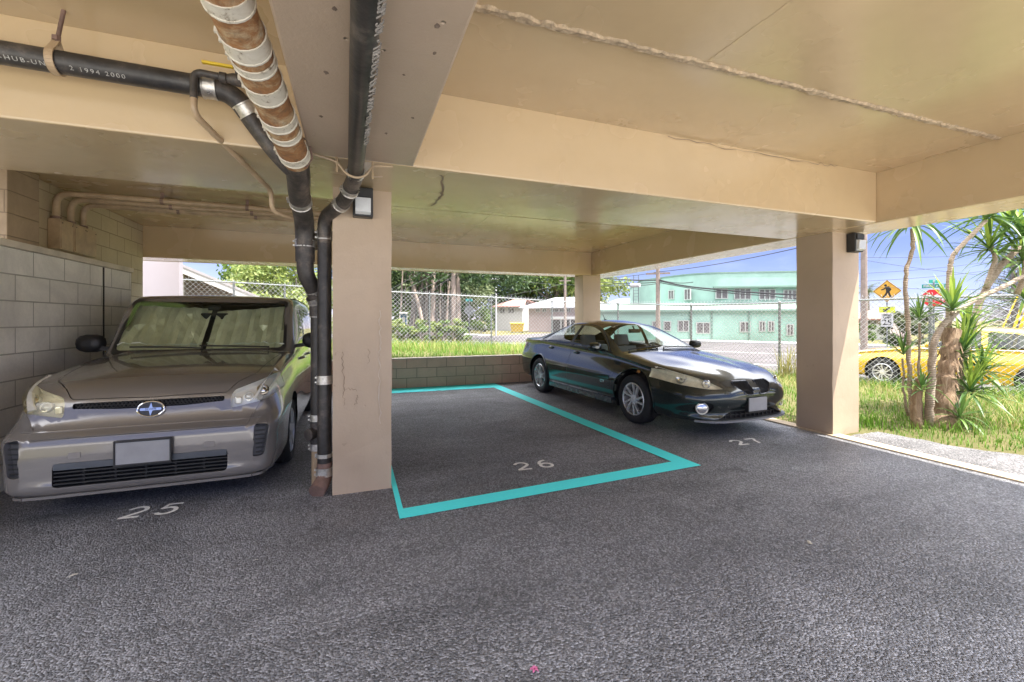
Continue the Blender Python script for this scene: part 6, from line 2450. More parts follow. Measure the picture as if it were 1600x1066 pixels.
# flood lamps, downpipes and a service ladder
b = MB()
for u in (1078, 1170, 1112):
    s0, _ = hitline(u, low0, ED)
    b = MB().box(s0 - .06, s0 + .06, .0, .10, GZ, 2.1, Matrix(((ED.x, NF.x, 0, low0.x), (ED.y, NF.y, 0, low0.y), (0, 0, 1, 0), (0, 0, 0, 1))))
    rel2(b.build('downpipe', M_MINT_TRIM, None), mint)
b = MB()
q = endL + FD * .0
for dx in (0, .5):
    pp = q - ED * (.2 + dx)
    b.tube([(pp.x, pp.y, GZ), (pp.x, pp.y, 6.1)], .04, 6)
for k in range(18):
    a, c = q - ED * .2, q - ED * .7
    b.tube([(a.x, a.y, .2 + k * .33), (c.x, c.y, .2 + k * .33)], .025, 5)
rel2(b.build('ladder', M_GALV, None), mint)

# pale shed with a metal roof left of it
def gable_house(name, lab, P0, d, w, dep, z0, eave, ridge, wallm, roofm, over=.5, hip=0.0, wins=(), cat='house'):
    nf = Vector((d.y, -d.x, 0)); nf = nf if nf.dot(-P0) > 0 else -nf
    r = thing(name, lab, cat, (P0.x, P0.y, z0))
    M = Matrix(((d.x, nf.x, 0, P0.x), (d.y, nf.y, 0, P0.y), (0, 0, 1, 0), (0, 0, 0, 1)))
    rel2(MB().box(0, w, -dep, 0, z0 - .3, eave, M).build('wall', wallm, None), r)
    b = MB()
    yf, yb, ym = over, -dep - over, -dep / 2
    x0, x1 = -over, w + over
    t_ = .14
    vs = [(x0, yf, eave), (x1, yf, eave), (x1 - hip, ym, ridge), (x0 + hip, ym, ridge), (x0, yb, eave), (x1, yb, eave)]
    vs += [(x, y, z + t_) for x, y, z in vs]
    fs = [(6, 7, 8, 9), (9, 8, 11, 10), (0, 3, 2, 1), (3, 4, 5, 2), (0, 1, 7, 6), (5, 4, 10, 11), (1, 2, 8, 7), (2, 5, 11, 8), (4, 3, 9, 10), (3, 0, 6, 9)]
    b.add([M @ Vector(v) for v in vs], fs)
    rel2(b.build('roof', roofm, None), r)
    for (s0, s1, c0, c1, n) in wins:
        window(r, P0, d, nf, s0, s1, c0, c1, n)
    return r, M
M_ROOFW = simple('pale_metal_roof', (.30, .30, .32), .5, var=.08, vscale=1.5)
M_PINK = simple('pink_stucco', (.40, .31, .30), .85, var=.08, vscale=1.0)
M_WHITEW = simple('white_stucco', (.45, .43, .42), .85, var=.06)
M_REDROOF = simple('red_brown_roof', (.36, .19, .16), .8, var=.15, vscale=3)
q0 = at(940, 58); q1 = at(1030, 52)
gable_house('shed', 'pale metal-roofed shed behind the left end of the mint building', q0, (q1 - q0).normalized(), (q1 - q0).length, 9, GZ, hz(482, 56), hz(466, 56), M_MINT_D, M_ROOFW, cat='building')
# pink house with the big pale roof, two storeys, long balcony
q0 = at(826, 63); q1 = at(945, 60)
d = (q1 - q0).normalized()
LW = (q1 - q0).length
hz_e, hz_r = hz(482, 62), hz(465, 66)
wn_ = []
for u0, u1 in ((861, 872), (875, 881), (902, 908), (885, 891), (838, 843), (848, 853)):
    s0, t0 = hitline(min(u0, u1), q0, d); s1, t1 = hitline(max(u0, u1), q0, d)
    wn_.append((s0, s1, hz(487, t0) - .0, hz(483, t0), 1))
ph, Mh = gable_house('apartment_house', 'pink two-storey house with wide pale roof and long white balcony, behind the black saloon', q0, d, LW, 13, GZ, hz_e, hz_r, M_PINK, M_ROOFW, 1.2, 4.0, wn_)
rel2(MB().box(3.5, LW, 0, 1.4, hz(499, 62), hz(495, 62), Mh).build('balcony', M_WHITEW, None), ph)
b = MB()
for k in range(7):
    b.box(3.6 + k * 1.3, 3.72 + k * 1.3, 1.2, 1.32, GZ, hz(499, 62), Mh)
rel2(b.build('balcony_posts', M_WHITEW, None), ph)
rel2(MB().box(3.4, LW - .2, -.01, .02, GZ, hz(500, 62), Mh).build('painted_shade_panel', simple('painted_shade', (.10, .085, .085), .9), None), ph)  # flat dark sheet painting the shade under the balcony; no opening is cut
q0 = at(776, 72); q1 = at(816, 70)
d = (q1 - q0).normalized()
gable_house('house', 'white house with a red-brown hip roof left of the pink house', q0, d, (q1 - q0).length, 9, GZ, hz(480, 70), hz(468, 73), M_WHITEW, M_REDROOF, .8, 2.0, [(2.2, 3.2, hz(489, 71), hz(482, 71), 1), (.6, 1.5, hz(489, 71), hz(482, 71), 1)])
# left neighbour: sloping roof, white post, lavender wall
M_LAV = simple('lavender_wall', (.36, .33, .37), .85, var=.06, vscale=.8, bump=.15)
nb = thing('boundary_wall', 'tall pale lavender wall beyond the bay behind the brown car', 'wall', (-4.2, 10.6, 0))
rel2(MB().box(-8.0, -3.32, 10.6, 10.8, 0, 3.9).build('wall_face', M_LAV, None, bevel=.01), nb)
hs = thing('house', 'white house gable with sloping fascia and brown louvres at the far left', 'house', tuple(at(300, 20)))
q0 = at(278, 19.5); q1 = at(400, 21.0)
d = (q1 - q0).normalized(); nf = Vector((d.y, -d.x, 0)); nf = nf if nf.dot(-q0) > 0 else -nf
Mh = Matrix(((d.x, nf.x, 0, q0.x), (d.y, nf.y, 0, q0.y), (0, 0, 1, 0), (0, 0, 0, 1)))
wl_ = (q1 - q0).length
za, zb_ = hz(418, 19.5), hz(468, 21)
b = MB()
b.add([Mh @ Vector(p) for p in ((-3, 0, GZ), (wl_ - .1, 0, GZ), (wl_ - .1, 0, zb_), (-3, 0, za + 3 * (za - zb_) / wl_), (-3, -7, GZ), (wl_ - .1, -7, GZ), (wl_ - .1, -7, zb_), (-3, -7, za + 3 * (za - zb_) / wl_))],
      [(0, 1, 2, 3), (7, 6, 5, 4), (0, 4, 5, 1), (1, 5, 6, 2), (2, 6, 7, 3), (3, 7, 4, 0)])
rel2(b.build('wall', simple('brown_louvre_wall', (.16, .125, .11), .8, var=.25, vscale=4), None), hs)
sl = (zb_ - za) / wl_
def sl_box(x0, x1, dz0, dz1, y0, y1):
    b = MB()
    vs = []
    for x in (x0, x1):
        for y in (y0, y1):
            for dz in (dz0, dz1):
                vs.append(Mh @ Vector((x, y, za + sl * x + dz)))
    b.add(vs, [(0, 1, 3, 2), (4, 6, 7, 5), (0, 4, 5, 1), (2, 3, 7, 6), (0, 2, 6, 4), (1, 5, 7, 3)])
    return b
rel2(sl_box(-3.2, wl_ + .5, .05, .17, -7.5, 1.3).build('roof', simple('grey_roof', (.28, .26, .27), .8), None), hs)
rel2(sl_box(-3.2, wl_ + .5, -.22, .05, 1.18, 1.27).build('fascia', M_WHITEW, None), hs)
rel2(sl_box(-3.2, wl_ + .5, -.03, .045, .0, 1.17).build('soffit', M_WHITEW, None), hs)
rel2(MB().box(-.1, .32, .6, .9, GZ, za - .1, Mh).build('post', M_WHITEW, None), hs)
b = MB()
for k in range(9):
    b.box(.6, 2.2, .0, .07, hz(466 - k * 3, 20) - .02, hz(466 - k * 3, 20) + .02, Mh)
rel2(b.build('louvres', simple('brown_slat', (.24, .18, .15), .8), None), hs)

# right far: pink-roofed house and white garden wall
q0 = at(1330, 44); q1 = at(1378, 42)
gable_house('house', 'house with a dusky pink roof beyond the street, just right of the sunlit pillar', q0, (q1 - q0).normalized(), (q1 - q0).length, 8, GZ, hz(500, 43), hz(487, 45), M_PINK, M_REDROOF, .7, 1.0, [(1.2, 2.0, .6, 1.3, 1)])
q0 = at(1340, 40); q1 = at(1392, 38)
d = (q1 - q0).normalized()
Mw = Matrix(((d.x, d.y, 0, q0.x), (d.y, -d.x, 0, q0.y), (0, 0, 1, 0), (0, 0, 0, 1)))
gw = thing('garden_wall', 'low white garden wall below the pink-roofed house', 'wall', tuple(q0))
rel2(MB().box(0, (q1 - q0).length, 0, .2, GZ, hz(507, 39), Mw).build('wall_face', M_WHITEW, None), gw)

# --- signs
M_SIGNPOST = M_GALV
M_YEL = simple('amber_sign', (.55, .30, .035), .5)
M_LIME = simple('lime_sign', (.50, .55, .03), .5)
M_RED = simple('red_sign', (.50, .015, .02), .45)
M_GRN = simple('green_sign', (.012, .22, .16), .45)
M_SWHITE = simple('white_sign', (.46, .46, .46), .5)
M_SBLACK = simple('black_print', (.012, .012, .012), .6)
def facing(p):
    """local xy plane upright, facing the carport"""
    f = Vector((-p.x, -p.y, 0)).normalized()
    r = Vector((-f.y, f.x, 0))
    return Matrix(((r.x, 0, f.x, p.x), (r.y, 0, f.y, p.y), (0, 1, 0, p.z), (0, 0, 0, 1)))
def srel(o, root): return rel2(o, root)
ps = at(1386, 23)
sg = thing('road_sign', 'amber diamond pedestrian sign with arrow plaque and speed plate on one post', 'sign', (ps.x, ps.y, GZ))
Fm = facing(Vector((ps.x, ps.y, hz(455, 23))))
srel(MB().tube([(ps.x, ps.y, GZ - .1), (ps.x, ps.y, hz(438, 23))], .035, 8).build('post', M_GALV, None), sg)
r_ = 17.2 * 23 / 675
pl = srel(MB().prism(rpoly([(0, -r_), (r_, 0), (0, r_), (-r_, 0)], .06), .04, .055, Fm).build('diamond_plate', M_YEL, None), sg)
b = MB()
ri = r_ * .90; ro = r_ * .94
for i in range(4):
    a = pi / 2 * i; c = pi / 2 * (i + 1)
    b.add([Fm @ Vector((ro * cos(a), ro * sin(a), .058)), Fm @ Vector((ro * cos(c), ro * sin(c), .058)), Fm @ Vector((ri * cos(c), ri * sin(c), .058)), Fm @ Vector((ri * cos(a), ri * sin(a), .058))], [(0, 1, 2, 3)])
k = r_
# walking figure
b.prism(circ(-.10 * k, .52 * k, .10 * k, 14), .055, .062, Fm)
def limb(pts, w):
    for a, c in zip(pts, pts[1:]):
        a, c = Vector((a[0] * k, a[1] * k, .0585)), Vector((c[0] * k, c[1] * k, .0585))
        dd = (c - a).normalized(); s_ = Vector((-dd.y, dd.x, 0)) * w * k
        b.add([Fm @ (a - s_ - dd * w * k * .4), Fm @ (a + s_ - dd * w * k * .4), Fm @ (c + s_ + dd * w * k * .4), Fm @ (c - s_ + dd * w * k * .4)], [(0, 1, 2, 3)])
limb([(.02, .36), (.06, -.02)], .13)
limb([(-.06, .34), (-.22, .18), (-.38, .12)], .055)
limb([(.12, .34), (.24, .14), (.16, .02)], .055)
limb([(.02, -.05), (-.08, -.30), (-.26, -.56)], .07)
limb([(.10, -.05), (.16, -.30), (.26, -.58)], .07)
o = b.build('walking_figure', M_SBLACK, None); o.parent = pl
Fa = facing(Vector((ps.x, ps.y, hz(484, 23))))
ar = srel(MB().prism([(-.33, -.16), (.33, -.16), (.33, .16), (-.33, .16)], .04, .055, Fa).build('arrow_plaque', M_LIME, None), sg)
b = MB()
b.add([Fa @ Vector(p) for p in ((-.15, -.12, .058), (.02, -.12, .058), (-.15, .06, .058))], [(0, 1, 2)])
b.add([Fa @ Vector(p) for p in ((-.11, -.02, .058), (-.05, -.08, .058), (.14, .10, .058), (.08, .14, .058))], [(0, 1, 2, 3)])
o = b.build('arrow', M_SBLACK, None); o.parent = ar
Fs = facing(Vector((ps.x, ps.y, hz(500, 23))))
sp = srel(MB().prism([(-.25, -.36), (.25, -.36), (.25, .36), (-.25, .36)], .04, .055, Fs).build('speed_plate', M_SWHITE, None), sg)
b = MB()
for txt, y, s in (('SPEED', .24, .13), ('LIMIT', .11, .13), ('25', -.14, .40)):
    vs, fs = text_mesh(txt, s, .002, Fs @ Matrix.Translation((0, y, .058)), bold=.006)
    b.add(vs, fs)
o = b.build('lettering', M_SBLACK, None); o.parent = sp
# STOP sign with street names above
ps = at(1459, 19)
st = thing('stop_sign', 'red octagonal STOP sign topped by green street name blades', 'sign', (ps.x, ps.y, GZ))
srel(MB().tube([(ps.x, ps.y, GZ - .1), (ps.x, ps.y, hz(440, 19))], .032, 8).build('post', M_GALV, None), st)
Fm = facing(Vector((ps.x, ps.y, hz(466, 19))))
R8 = 14.2 * 19 / 675 / cos(pi / 8)
octa = lambda r: [(r * cos(pi / 8 + pi / 4 * i), r * sin(pi / 8 + pi / 4 * i)) for i in range(8)]
pl = srel(MB().prism(octa(R8), .035, .045, Fm).build('octagon_rim', M_SWHITE, None), st)
o = MB().prism(octa(R8 * .93), .045, .050, Fm).build('octagon_face', M_RED, None); o.parent = pl
vs, fs = text_mesh('STOP', .34, .002, Fm @ Matrix.Translation((0, 0, .054)), bold=.012)
o = MB().add(vs, fs).build('lettering', M_SWHITE, None); o.parent = pl
for zz, ww, hh, txt, rz_, ts in ((hz(447, 19), .76, .17, 'FIRST AVE', 0, .15), (hz(440, 19), .46, .15, 'ST', .9, .12)):
    Fn = facing(Vector((ps.x, ps.y, zz))) @ Matrix.Rotation(rz_, 4, 'Y')
    pb = srel(MB().prism([(-ww / 2, -hh / 2), (ww / 2, -hh / 2), (ww / 2, hh / 2), (-ww / 2, hh / 2)], -.01, .01, Fn).build('name_blade', M_GRN, None), st)
    vs, fs = text_mesh(txt, ts, .002, Fn @ Matrix.Translation((0, 0, .014)), bold=.004)
    o = MB().add(vs, fs).build('lettering', M_SWHITE, None); o.parent = pb
# back of a stop sign with a teal name blade, and a yellow warning diamond
ps = at(733, 31)
bs = thing('stop_sign', 'bare metal back of an octagonal sign under a teal street blade, beside the wooden poles', 'sign', (ps.x, ps.y, GZ))
srel(MB().tube([(ps.x, ps.y, GZ - .1), (ps.x, ps.y, hz(468, 31))], .032, 8).build('post', M_GALV, None), bs)
srel(MB().prism(octa(.36), .02, .03, facing(Vector((ps.x, ps.y, hz(485, 31))))).build('octagon_back', M_GALV, None), bs)
srel(MB().prism([(-.24, -.09), (.24, -.09), (.24, .09), (-.24, .09)], -.01, .01, facing(Vector((ps.x, ps.y, hz(469, 31))))).build('name_blade', simple('teal_blade', (.02, .30, .30), .5), None), bs)
ps = at(912, 34)
ws_ = thing('warning_sign', 'plain yellow diamond sign half hidden by the far corner pillar', 'sign', (ps.x, ps.y, GZ))
srel(MB().tube([(ps.x, ps.y, GZ - .1), (ps.x, ps.y, hz(470, 34))], .032, 8).build('post', M_GALV, None), ws_)
srel(MB().prism(rpoly([(0, -.5), (.5, 0), (0, .5), (-.5, 0)], .06), .03, .04, facing(Vector((ps.x, ps.y, hz(479, 34))))).build('diamond_plate', simple('yellow_sign', (.62, .40, .03), .5), None), ws_)

# --- poles and wires
M_WOOD = simple('pole_wood', (.24, .19, .16), .9, var=.25, vscale=5, bump=.4, bscale=20)
def pole(u, d, top, r, lab, arms=(), lean=0.0, name='utility_pole'):
    q = at(u, d)
    p = thing(name, lab, 'utility pole', (q.x, q.y, GZ))
    MB().tube([(0, 0, -.3), (lean, 0, top)], [r, r * .75], 10).build('shaft', M_WOOD, p, smooth=True)
    rr = Vector((q.y, -q.x, 0)).normalized()
    for z, w in arms:
        MB().bar(Vector((lean, 0, z)) - rr * w / 2, Vector((lean, 0, z)) + rr * w / 2, .10, .12).build('crossarm', M_WOOD, p)
    return p
pole(708.5, 29, 9.5, .155, 'left one of two wooden poles standing close together behind the hedge')
pole(715.5, 30, 10, .165, 'right one of two wooden poles standing close together behind the hedge', arms=((8.6, 2.2),))
pole(883, 52, 10, .18, 'thin brown wooden pole before the pink house', arms=((8.8, 2.0), (6.5, 1.4)))
pole(1028, 30, 6.6, .17, 'grey wooden pole with cables and fittings before the mint building', arms=((5.0, 1.6),))
pole(1350, 21, 9.5, .15, 'dark wooden pole just right of the sunlit pillar', arms=((8.2, 2.0),))
# fittings on the pole by the mint building
q = at(1028, 30)
cab = thing('cable_box', 'grey cylindrical cable splice hanging between wires left of the grey pole', 'cable box', tuple(T(993, 446, 29)))
a = T(986, 446, 29.2) - cab.location; c = T(1000, 446, 28.8) - cab.location
MB().tube([a, c], .13, 12).build('housing', M_SWHITE, cab, smooth=True)
MB().tube([a * 1.6, a], .03, 6).build('cable', M_BLACK, cab)
M_CABLE = simple('cable_black', (.02, .02, .022), .6)
def wire(pts, r, lab, sag=0.0, n=14):
    P = []
    for (a, c) in zip(pts, pts[1:]):
        for i in range(n):
            t_ = i / n
            P.append(a.lerp(c, t_) - Vector((0, 0, sag * 4 * t_ * (1 - t_))))
    P.append(pts[-1])
    tag(MB().tube(P, r, 5).build('power_line', M_CABLE, None), lab, 'cable', 'overhead cables')
wire([T(930, 434, 46), T(1028, 425, 30), T(1262, 384, 20)], .022, 'highest of the cables crossing from the grey pole to the sunlit pillar', .15)
wire([T(930, 431, 46), T(1040, 415, 30), T(1262, 376, 20)], .014, 'thin cable just above the highest thick one over the mint building', .12)
wire([T(930, 433, 46), T(1028, 438, 30), T(1120, 452, 27), T(1330, 462, 22)], .05, 'thick bundled cable drooping in front of the mint building', .1)
wire([T(930, 440, 46), T(1028, 441, 30), T(1200, 462, 26), T(1340, 466, 21)], .03, 'lower bundled cable in front of the mint building', .15)
wire([T(930, 446, 46), T(986, 446, 29.2), T(1028, 443, 30)], .025, 'short cable carrying the grey splice left of the grey pole', .05)
wire([T(1028, 436, 30), T(1083, 441, 27)], .025, 'looped cable end right of the grey pole', .15)
for i, (v0, v1) in enumerate(((402, 392), (428, 398), (440, 412), (446, 452), (404, 440))):
    wire([T(1335, v0, 21), T(1640, v1 - 6, 30)], .010, ('topmost of the thin wires behind the spiky plant', 'second highest thin wire behind the spiky plant', 'middle thin wire behind the spiky plant', 'lowest thin wire behind the spiky plant, just over the STOP sign', 'thin wire slanting down behind the spiky plant')[i], .25)
for i, (a, c) in enumerate((((598, 470), (700, 418)), ((598, 486), (712, 424)), ((605, 494), (712, 430)), ((600, 458), (660, 425)))):
    wire([T(a[0], a[1], 22), T(c[0], c[1], 29)], .012, ('second highest guy wire slanting up to the two wooden poles', 'third guy wire slanting up to the two wooden poles', 'lowest guy wire slanting up to the two wooden poles', 'highest guy wire slanting across the banyan')[i])
wire([T(715, 436, 30), T(800, 438, 42), T(930, 445, 55)], .02, 'cable crossing the dark trees above the pink house', .2)
wire([T(790, 462, 50), T(883, 443, 52)], .016, 'service wire rising to the thin brown pole', .1)
# yellow guy guards
gg = [((1604, 434), (1562, 500)), ((1600, 470), (1574, 520)), ((1606, 478), (1584, 520))]
for i, (a, c) in enumerate(gg):
    tag(MB().tube([T(a[0], a[1], 12.6), T(c[0], c[1] + 22, 12.8)], .035 if i else .02, 8).build('guy_guard', M_YELLOW_TAG, None, smooth=True), ('thin yellow guy wire slanting behind the fence at the right edge', 'left thick yellow guy guard above the yellow car', 'right thick yellow guy guard above the yellow car')[i], 'guy wire', 'yellow guy guards')
# street lamp
q = at(775, 46)
sl_ = thing('street_lamp', 'pale double-headed lamp on a slim post before the dark trees', 'street lamp', (q.x, q.y, GZ))
MB().tube([(0, 0, -.2), (0, 0, hz(432, 46) - GZ)], .10, 8).build('post', M_SWHITE, sl_)
r_ = Vector((q.y, -q.x, 0)).normalized()
for s in (-1, 1):
    z = hz(436, 46) - GZ
    MB().bar(r_ * s * .1 + Vector((0, 0, z)), r_ * s * .85 + Vector((0, 0, z)), .28, .16).build('lamp_head', M_SWHITE, sl_, bevel=.03)
q = at(751, 40)
s2 = thing('street_lamp', 'long flat white lamp head reaching in under the beam edge', 'street lamp', (q.x, q.y, GZ))
z = hz(433, 40) - GZ
r_ = Vector((q.y, -q.x, 0)).normalized()
MB().tube([r_ * -3 + Vector((0, 0, -.2)), r_ * -3 + Vector((0, 0, z + .2)), r_ * -.5 + Vector((0, 0, z + .05))], .07, 8).build('post', M_GALV, s2)
MB().bar(r_ * -.5 + Vector((0, 0, z)), r_ * .5 + Vector((0, 0, z)), .35, .22).build('lamp_head', M_SWHITE, s2, bevel=.05)

# --- phone kiosk, skip bin, white van
q = at(630.5, 25)
pk = thing('phone_kiosk', 'small blue and white phone kiosk on a post behind the hedge', 'phone kiosk', (q.x, q.y, GZ))
Fm = facing(Vector((0, 0, 0)))
f = Vector((-q.x, -q.y, 0)).normalized(); r_ = Vector((-f.y, f.x, 0))
Mk = Matrix(((r_.x, f.x, 0, 0), (r_.y, f.y, 0, 0), (0, 0, 1, 0), (0, 0, 0, 1)))
z0, z1 = hz(508, 25) - GZ, hz(490, 25) - GZ
MB().tube([(0, 0, -.1), (0, 0, z0 + .05)], .05, 8).build('post', M_GALV, pk)
b = MB(); w = .21
b.box(-w, -w + .03, -.2, .2, z0, z1, Mk); b.box(w - .03, w, -.2, .2, z0, z1, Mk); b.box(-w, w, -.22, -.19, z0, z1, Mk); b.box(-w - .02, w + .02, -.22, .22, z1, z1 + .08, Mk)
b.build('hood', M_SWHITE, pk)
MB().box(-w + .03, w - .03, -.19, -.15, z0 + .03, z1 - .02, Mk).build('back_panel', simple('kiosk_blue', (.10, .22, .36), .5), pk)
MB().box(-.08, .08, -.15, -.05, z0 + .15, z0 + .45, Mk).build('telephone', M_SWHITE, pk, bevel=.02)
q = at(808, 60)
sk = thing('skip_bin', 'yellow metal skip bin in front of the white house', 'skip', (q.x, q.y, GZ))
f = Vector((-q.x, -q.y, 0)).normalized(); r_ = Vector((-f.y, f.x, 0))
Mk = Matrix(((r_.x, f.x, 0, 0), (r_.y, f.y, 0, 0), (0, 0, 1, 0), (0, 0, 0, 1)))
m_y = simple('skip_yellow', (.55, .36, .04), .6, var=.15)
b = MB()
b.add([Mk @ Vector(p) for p in ((-.8, -.6, .15), (.8, -.6, .15), (.8, .6, .15), (-.8, .6, .15), (-.95, -.7, 1.45), (.95, -.7, 1.45), (.95, .8, 1.30), (-.95, .8, 1.30))], [(3, 2, 1, 0), (4, 5, 6, 7), (0, 1, 5, 4), (1, 2, 6, 5), (2, 3, 7, 6), (3, 0, 4, 7)])
b.build('bin', m_y, sk)
MB().box(-1.0, 1.0, .78, .86, 1.22, 1.34, Mk).build('rim', m_y, sk)
b = MB()
for x in (-.7, .7):
    b.box(x - .06, x + .06, -.3, .3, -.02, .16, Mk)
b.build('skids', M_BLACK, sk)
q = at(744, 64)
f = Vector((-q.x, -q.y, 0)).normalized()
vn = thing('parked_car', 'white pickup truck with a camper shell far behind the wooden poles', 'car', (q.x, q.y, GZ), atan2(f.y, f.x) + pi / 2)
side_ = [(-2.0, .35), (-2.0, 1.75), (.15, 1.85), (.75, 1.05), (1.75, .95), (1.85, .40)]
Mv = Matrix.Rotation(pi / 2, 4, 'X')
MB().prism(rpoly([(-1.75, .40), (-1.75, 1.0), (.1, 1.0), (.35, 1.0), (1.75, .92), (1.85, .40)], .08), -.85, .85, Mv).build('body', M_SWHITE, vn, smooth=True, angle=40)
MB().prism(rpoly([(-1.72, 1.0), (-1.68, 1.72), (-.2, 1.78), (.25, 1.7), (.8, .98)], .10), -.76, .76, Mv).build('cab', M_SWHITE, vn, smooth=True, angle=40)
MB().prism(rpoly([(-1.5, 1.1), (-1.5, 1.6), (-.35, 1.64), (-.35, 1.1)], .05), -.775, .775, Mv).build('side_window', M_PANE, vn)
MB().prism(rpoly([(-.2, 1.08), (-.2, 1.64), (.2, 1.58), (.6, 1.06)], .05), -.775, .775, Mv).build('side_window', M_PANE, vn)
for x in (-1.15, 1.15):
    for s in (1, -1):
        MB().lathe([(0, -.1), (.33, -.1), (.35, -.07), (.35, .07), (.33, .1), (0, .1)], 20, Matrix.Translation((x, s * .78, .34)) @ Matrix.Rotation(pi / 2, 4, 'X')).build('wheel', M_RUBBER, vn, smooth=True)

# --- trees and shrubs
GRP = 'trees across the street'
q = at(672, 37)
def banyan():
    r = thing('banyan_tree', 'old banyan with many hanging roots and a broad dark crown behind the wooden poles', 'tree', (q.x, q.y, GZ))
    rnd = random.Random(77)
    b = MB()
    rr = Vector((q.y, -q.x, 0)).normalized()
    back_ = Vector((q.x, q.y, 0)).normalized()
    for i in range(46):
        o = rr * rnd.gauss(.2, .95) + back_ * rnd.gauss(0, .7)
        t0 = Vector((o.x, o.y, -.2)); 
        top = Vector((o.x * .8 + rnd.uniform(-.4, .4), o.y * .8 + rnd.uniform(-.4, .4), rnd.uniform(4.5, 7)))
        mid = t0.lerp(top, .5) + Vector((rnd.uniform(-.15, .15), rnd.uniform(-.15, .15), 0))
        rad = rnd.choice([.03, .04, .05, .07, .12, .2])
        b.tube([t0, mid, top], [rad * 1.2, rad, rad * .9], 7)
    for k in range(9):
        a = k * .7
        b.tube([(0, 0, 5.0), (3 * cos(a), 3 * sin(a), 6.5), (7 * cos(a), 7 * sin(a), 8.0)], [.4, .25, .08], 7)
    b.build('trunk', M_BARK, r, smooth=True)
    b = MB()
    for (u0, v0, u1, v1, rad) in ((639, 424, 667, 522, .15), (677, 424, 673, 522, .18), (629, 424, 620, 512, .07), (700, 462, 692, 520, .09)):
        a = T(u0, v0, 34) - r.location; c = T(u1, v1, 34) - r.location
        c.z = -.1
        b.tube([c, a.lerp(c, .5) + Vector((.1, 0, 0)), a, a + (a - c) * .3], [rad, rad * .95, rad * .85, rad * .8], 9)
    b.build('prop_root', simple('pale_root', (.40, .32, .27), .9, var=.2, vscale=2, bump=.4, bscale=12), r, smooth=True)
    bl = []
    for i in range(26):
        a = i * 2.4; rad = 8.5 * sqrt((i + .5) / 26)
        bl.append((rad * cos(a), rad * sin(a), rnd.uniform(6.2, 10) - .10 * rad, rnd.uniform(1.7, 2.7)))
    for i in range(9):
        o = rr * rnd.uniform(-3.2, 3.4) + back_ * rnd.uniform(.5, 3.5)
        bl.append((o.x, o.y, rnd.uniform(2.4, 5.2), rnd.uniform(.7, 1.3)))
    MB().add(*leaf_cloud(bl, 15000, .22, 5)).build('crown', M_LEAF_DARK, r)
banyan()
specs = [(728, 74, 17, 8.5, M_LEAF_MID, 'bright green broad tree right behind the two wooden poles'),
         (775, 84, 19, 9.5, M_LEAF_DARK, 'dark round tree behind the double-headed lamp'),
         (822, 86, 18, 9.0, M_LEAF_DARK, 'darkest tree behind the red-brown roof'),
         (868, 82, 18, 9.0, M_LEAF_MID, 'leafy green tree above the pink house roof'),
         (915, 84, 17, 8.0, M_LEAF_LIGHT, 'yellow-green tree behind the far corner pillar'),
         (690, 60, 13, 7.5, M_LEAF_OLIVE, 'olive tree filling in behind the banyan'),
         (628, 62, 11, 6.0, M_LEAF_MID, 'mid green tree left of the banyan')]
for i, (u, d_, h, sp_, mt, lab) in enumerate(specs):
    p = at(u, d_)
    tree('broad_tree', p.x, p.y, h, h * .28, sp_, lab, mt, n=6500, leaf=.34, seed=200 + i, blobs=20, group=GRP, trunk_r=.4, z0=GZ, low=.7)
for i, (u, d_, h, sp_, mt, lab) in enumerate([(462, 25, 6.2, 3.0, M_LEAF_LIGHT, 'pale green leafy tree seen above the brown car, right of the two'),
                                            (405, 23, 5.4, 2.5, M_LEAF_LIGHT, 'pale green leafy tree seen above the brown car, left of the two')]):
    p = at(u, d_)
    tree('garden_tree', p.x, p.y, h, 1.6, sp_, lab, mt, n=5200, leaf=.13, seed=230 + i, blobs=16, trunk_r=.12, low=.6)
p = at(430, 40)
tree('broad_tree', p.x, p.y, 9, 3, 5.5, 'dark tree farther behind the two pale garden trees', M_LEAF_MID, n=4500, leaf=.25, seed=240, blobs=14, z0=GZ, low=.5)
p = at(1410, 24)
tree('shrub', p.x, p.y, 2.55, .5, 1.05, 'dense rounded shrub beyond the fence, right of the speed plate', M_LEAF_OLIVE, n=3600, leaf=.085, seed=250, blobs=12, trunk_r=.06, z0=GZ, low=.6, cat='shrub')
p = at(1352, 30)
tree('shrub', p.x, p.y, 1.9, .3, .7, 'small shrub at the foot of the white garden wall', M_LEAF_MID, n=1200, leaf=.1, seed=251, blobs=8, trunk_r=.05, z0=GZ, low=.6, cat='shrub')
p = at(1440, 27)
tree('shrub', p.x, p.y, 2.6, .5, 1.2, 'brownish shrub behind the tall ringed stem of the spiky plant', M_LEAF_OLIVE, n=2600, leaf=.10, seed=252, blobs=10, trunk_r=.06, z0=GZ, low=.6, cat='shrub')
p = at(752, 56)
tree('shrub', p.x, p.y, 3.2, .6, 1.7, 'loose green shrub right of the white pickup truck', M_LEAF_MID, n=1500, leaf=.16, seed=253, blobs=9, trunk_r=.08, z0=GZ, low=.6, cat='shrub')
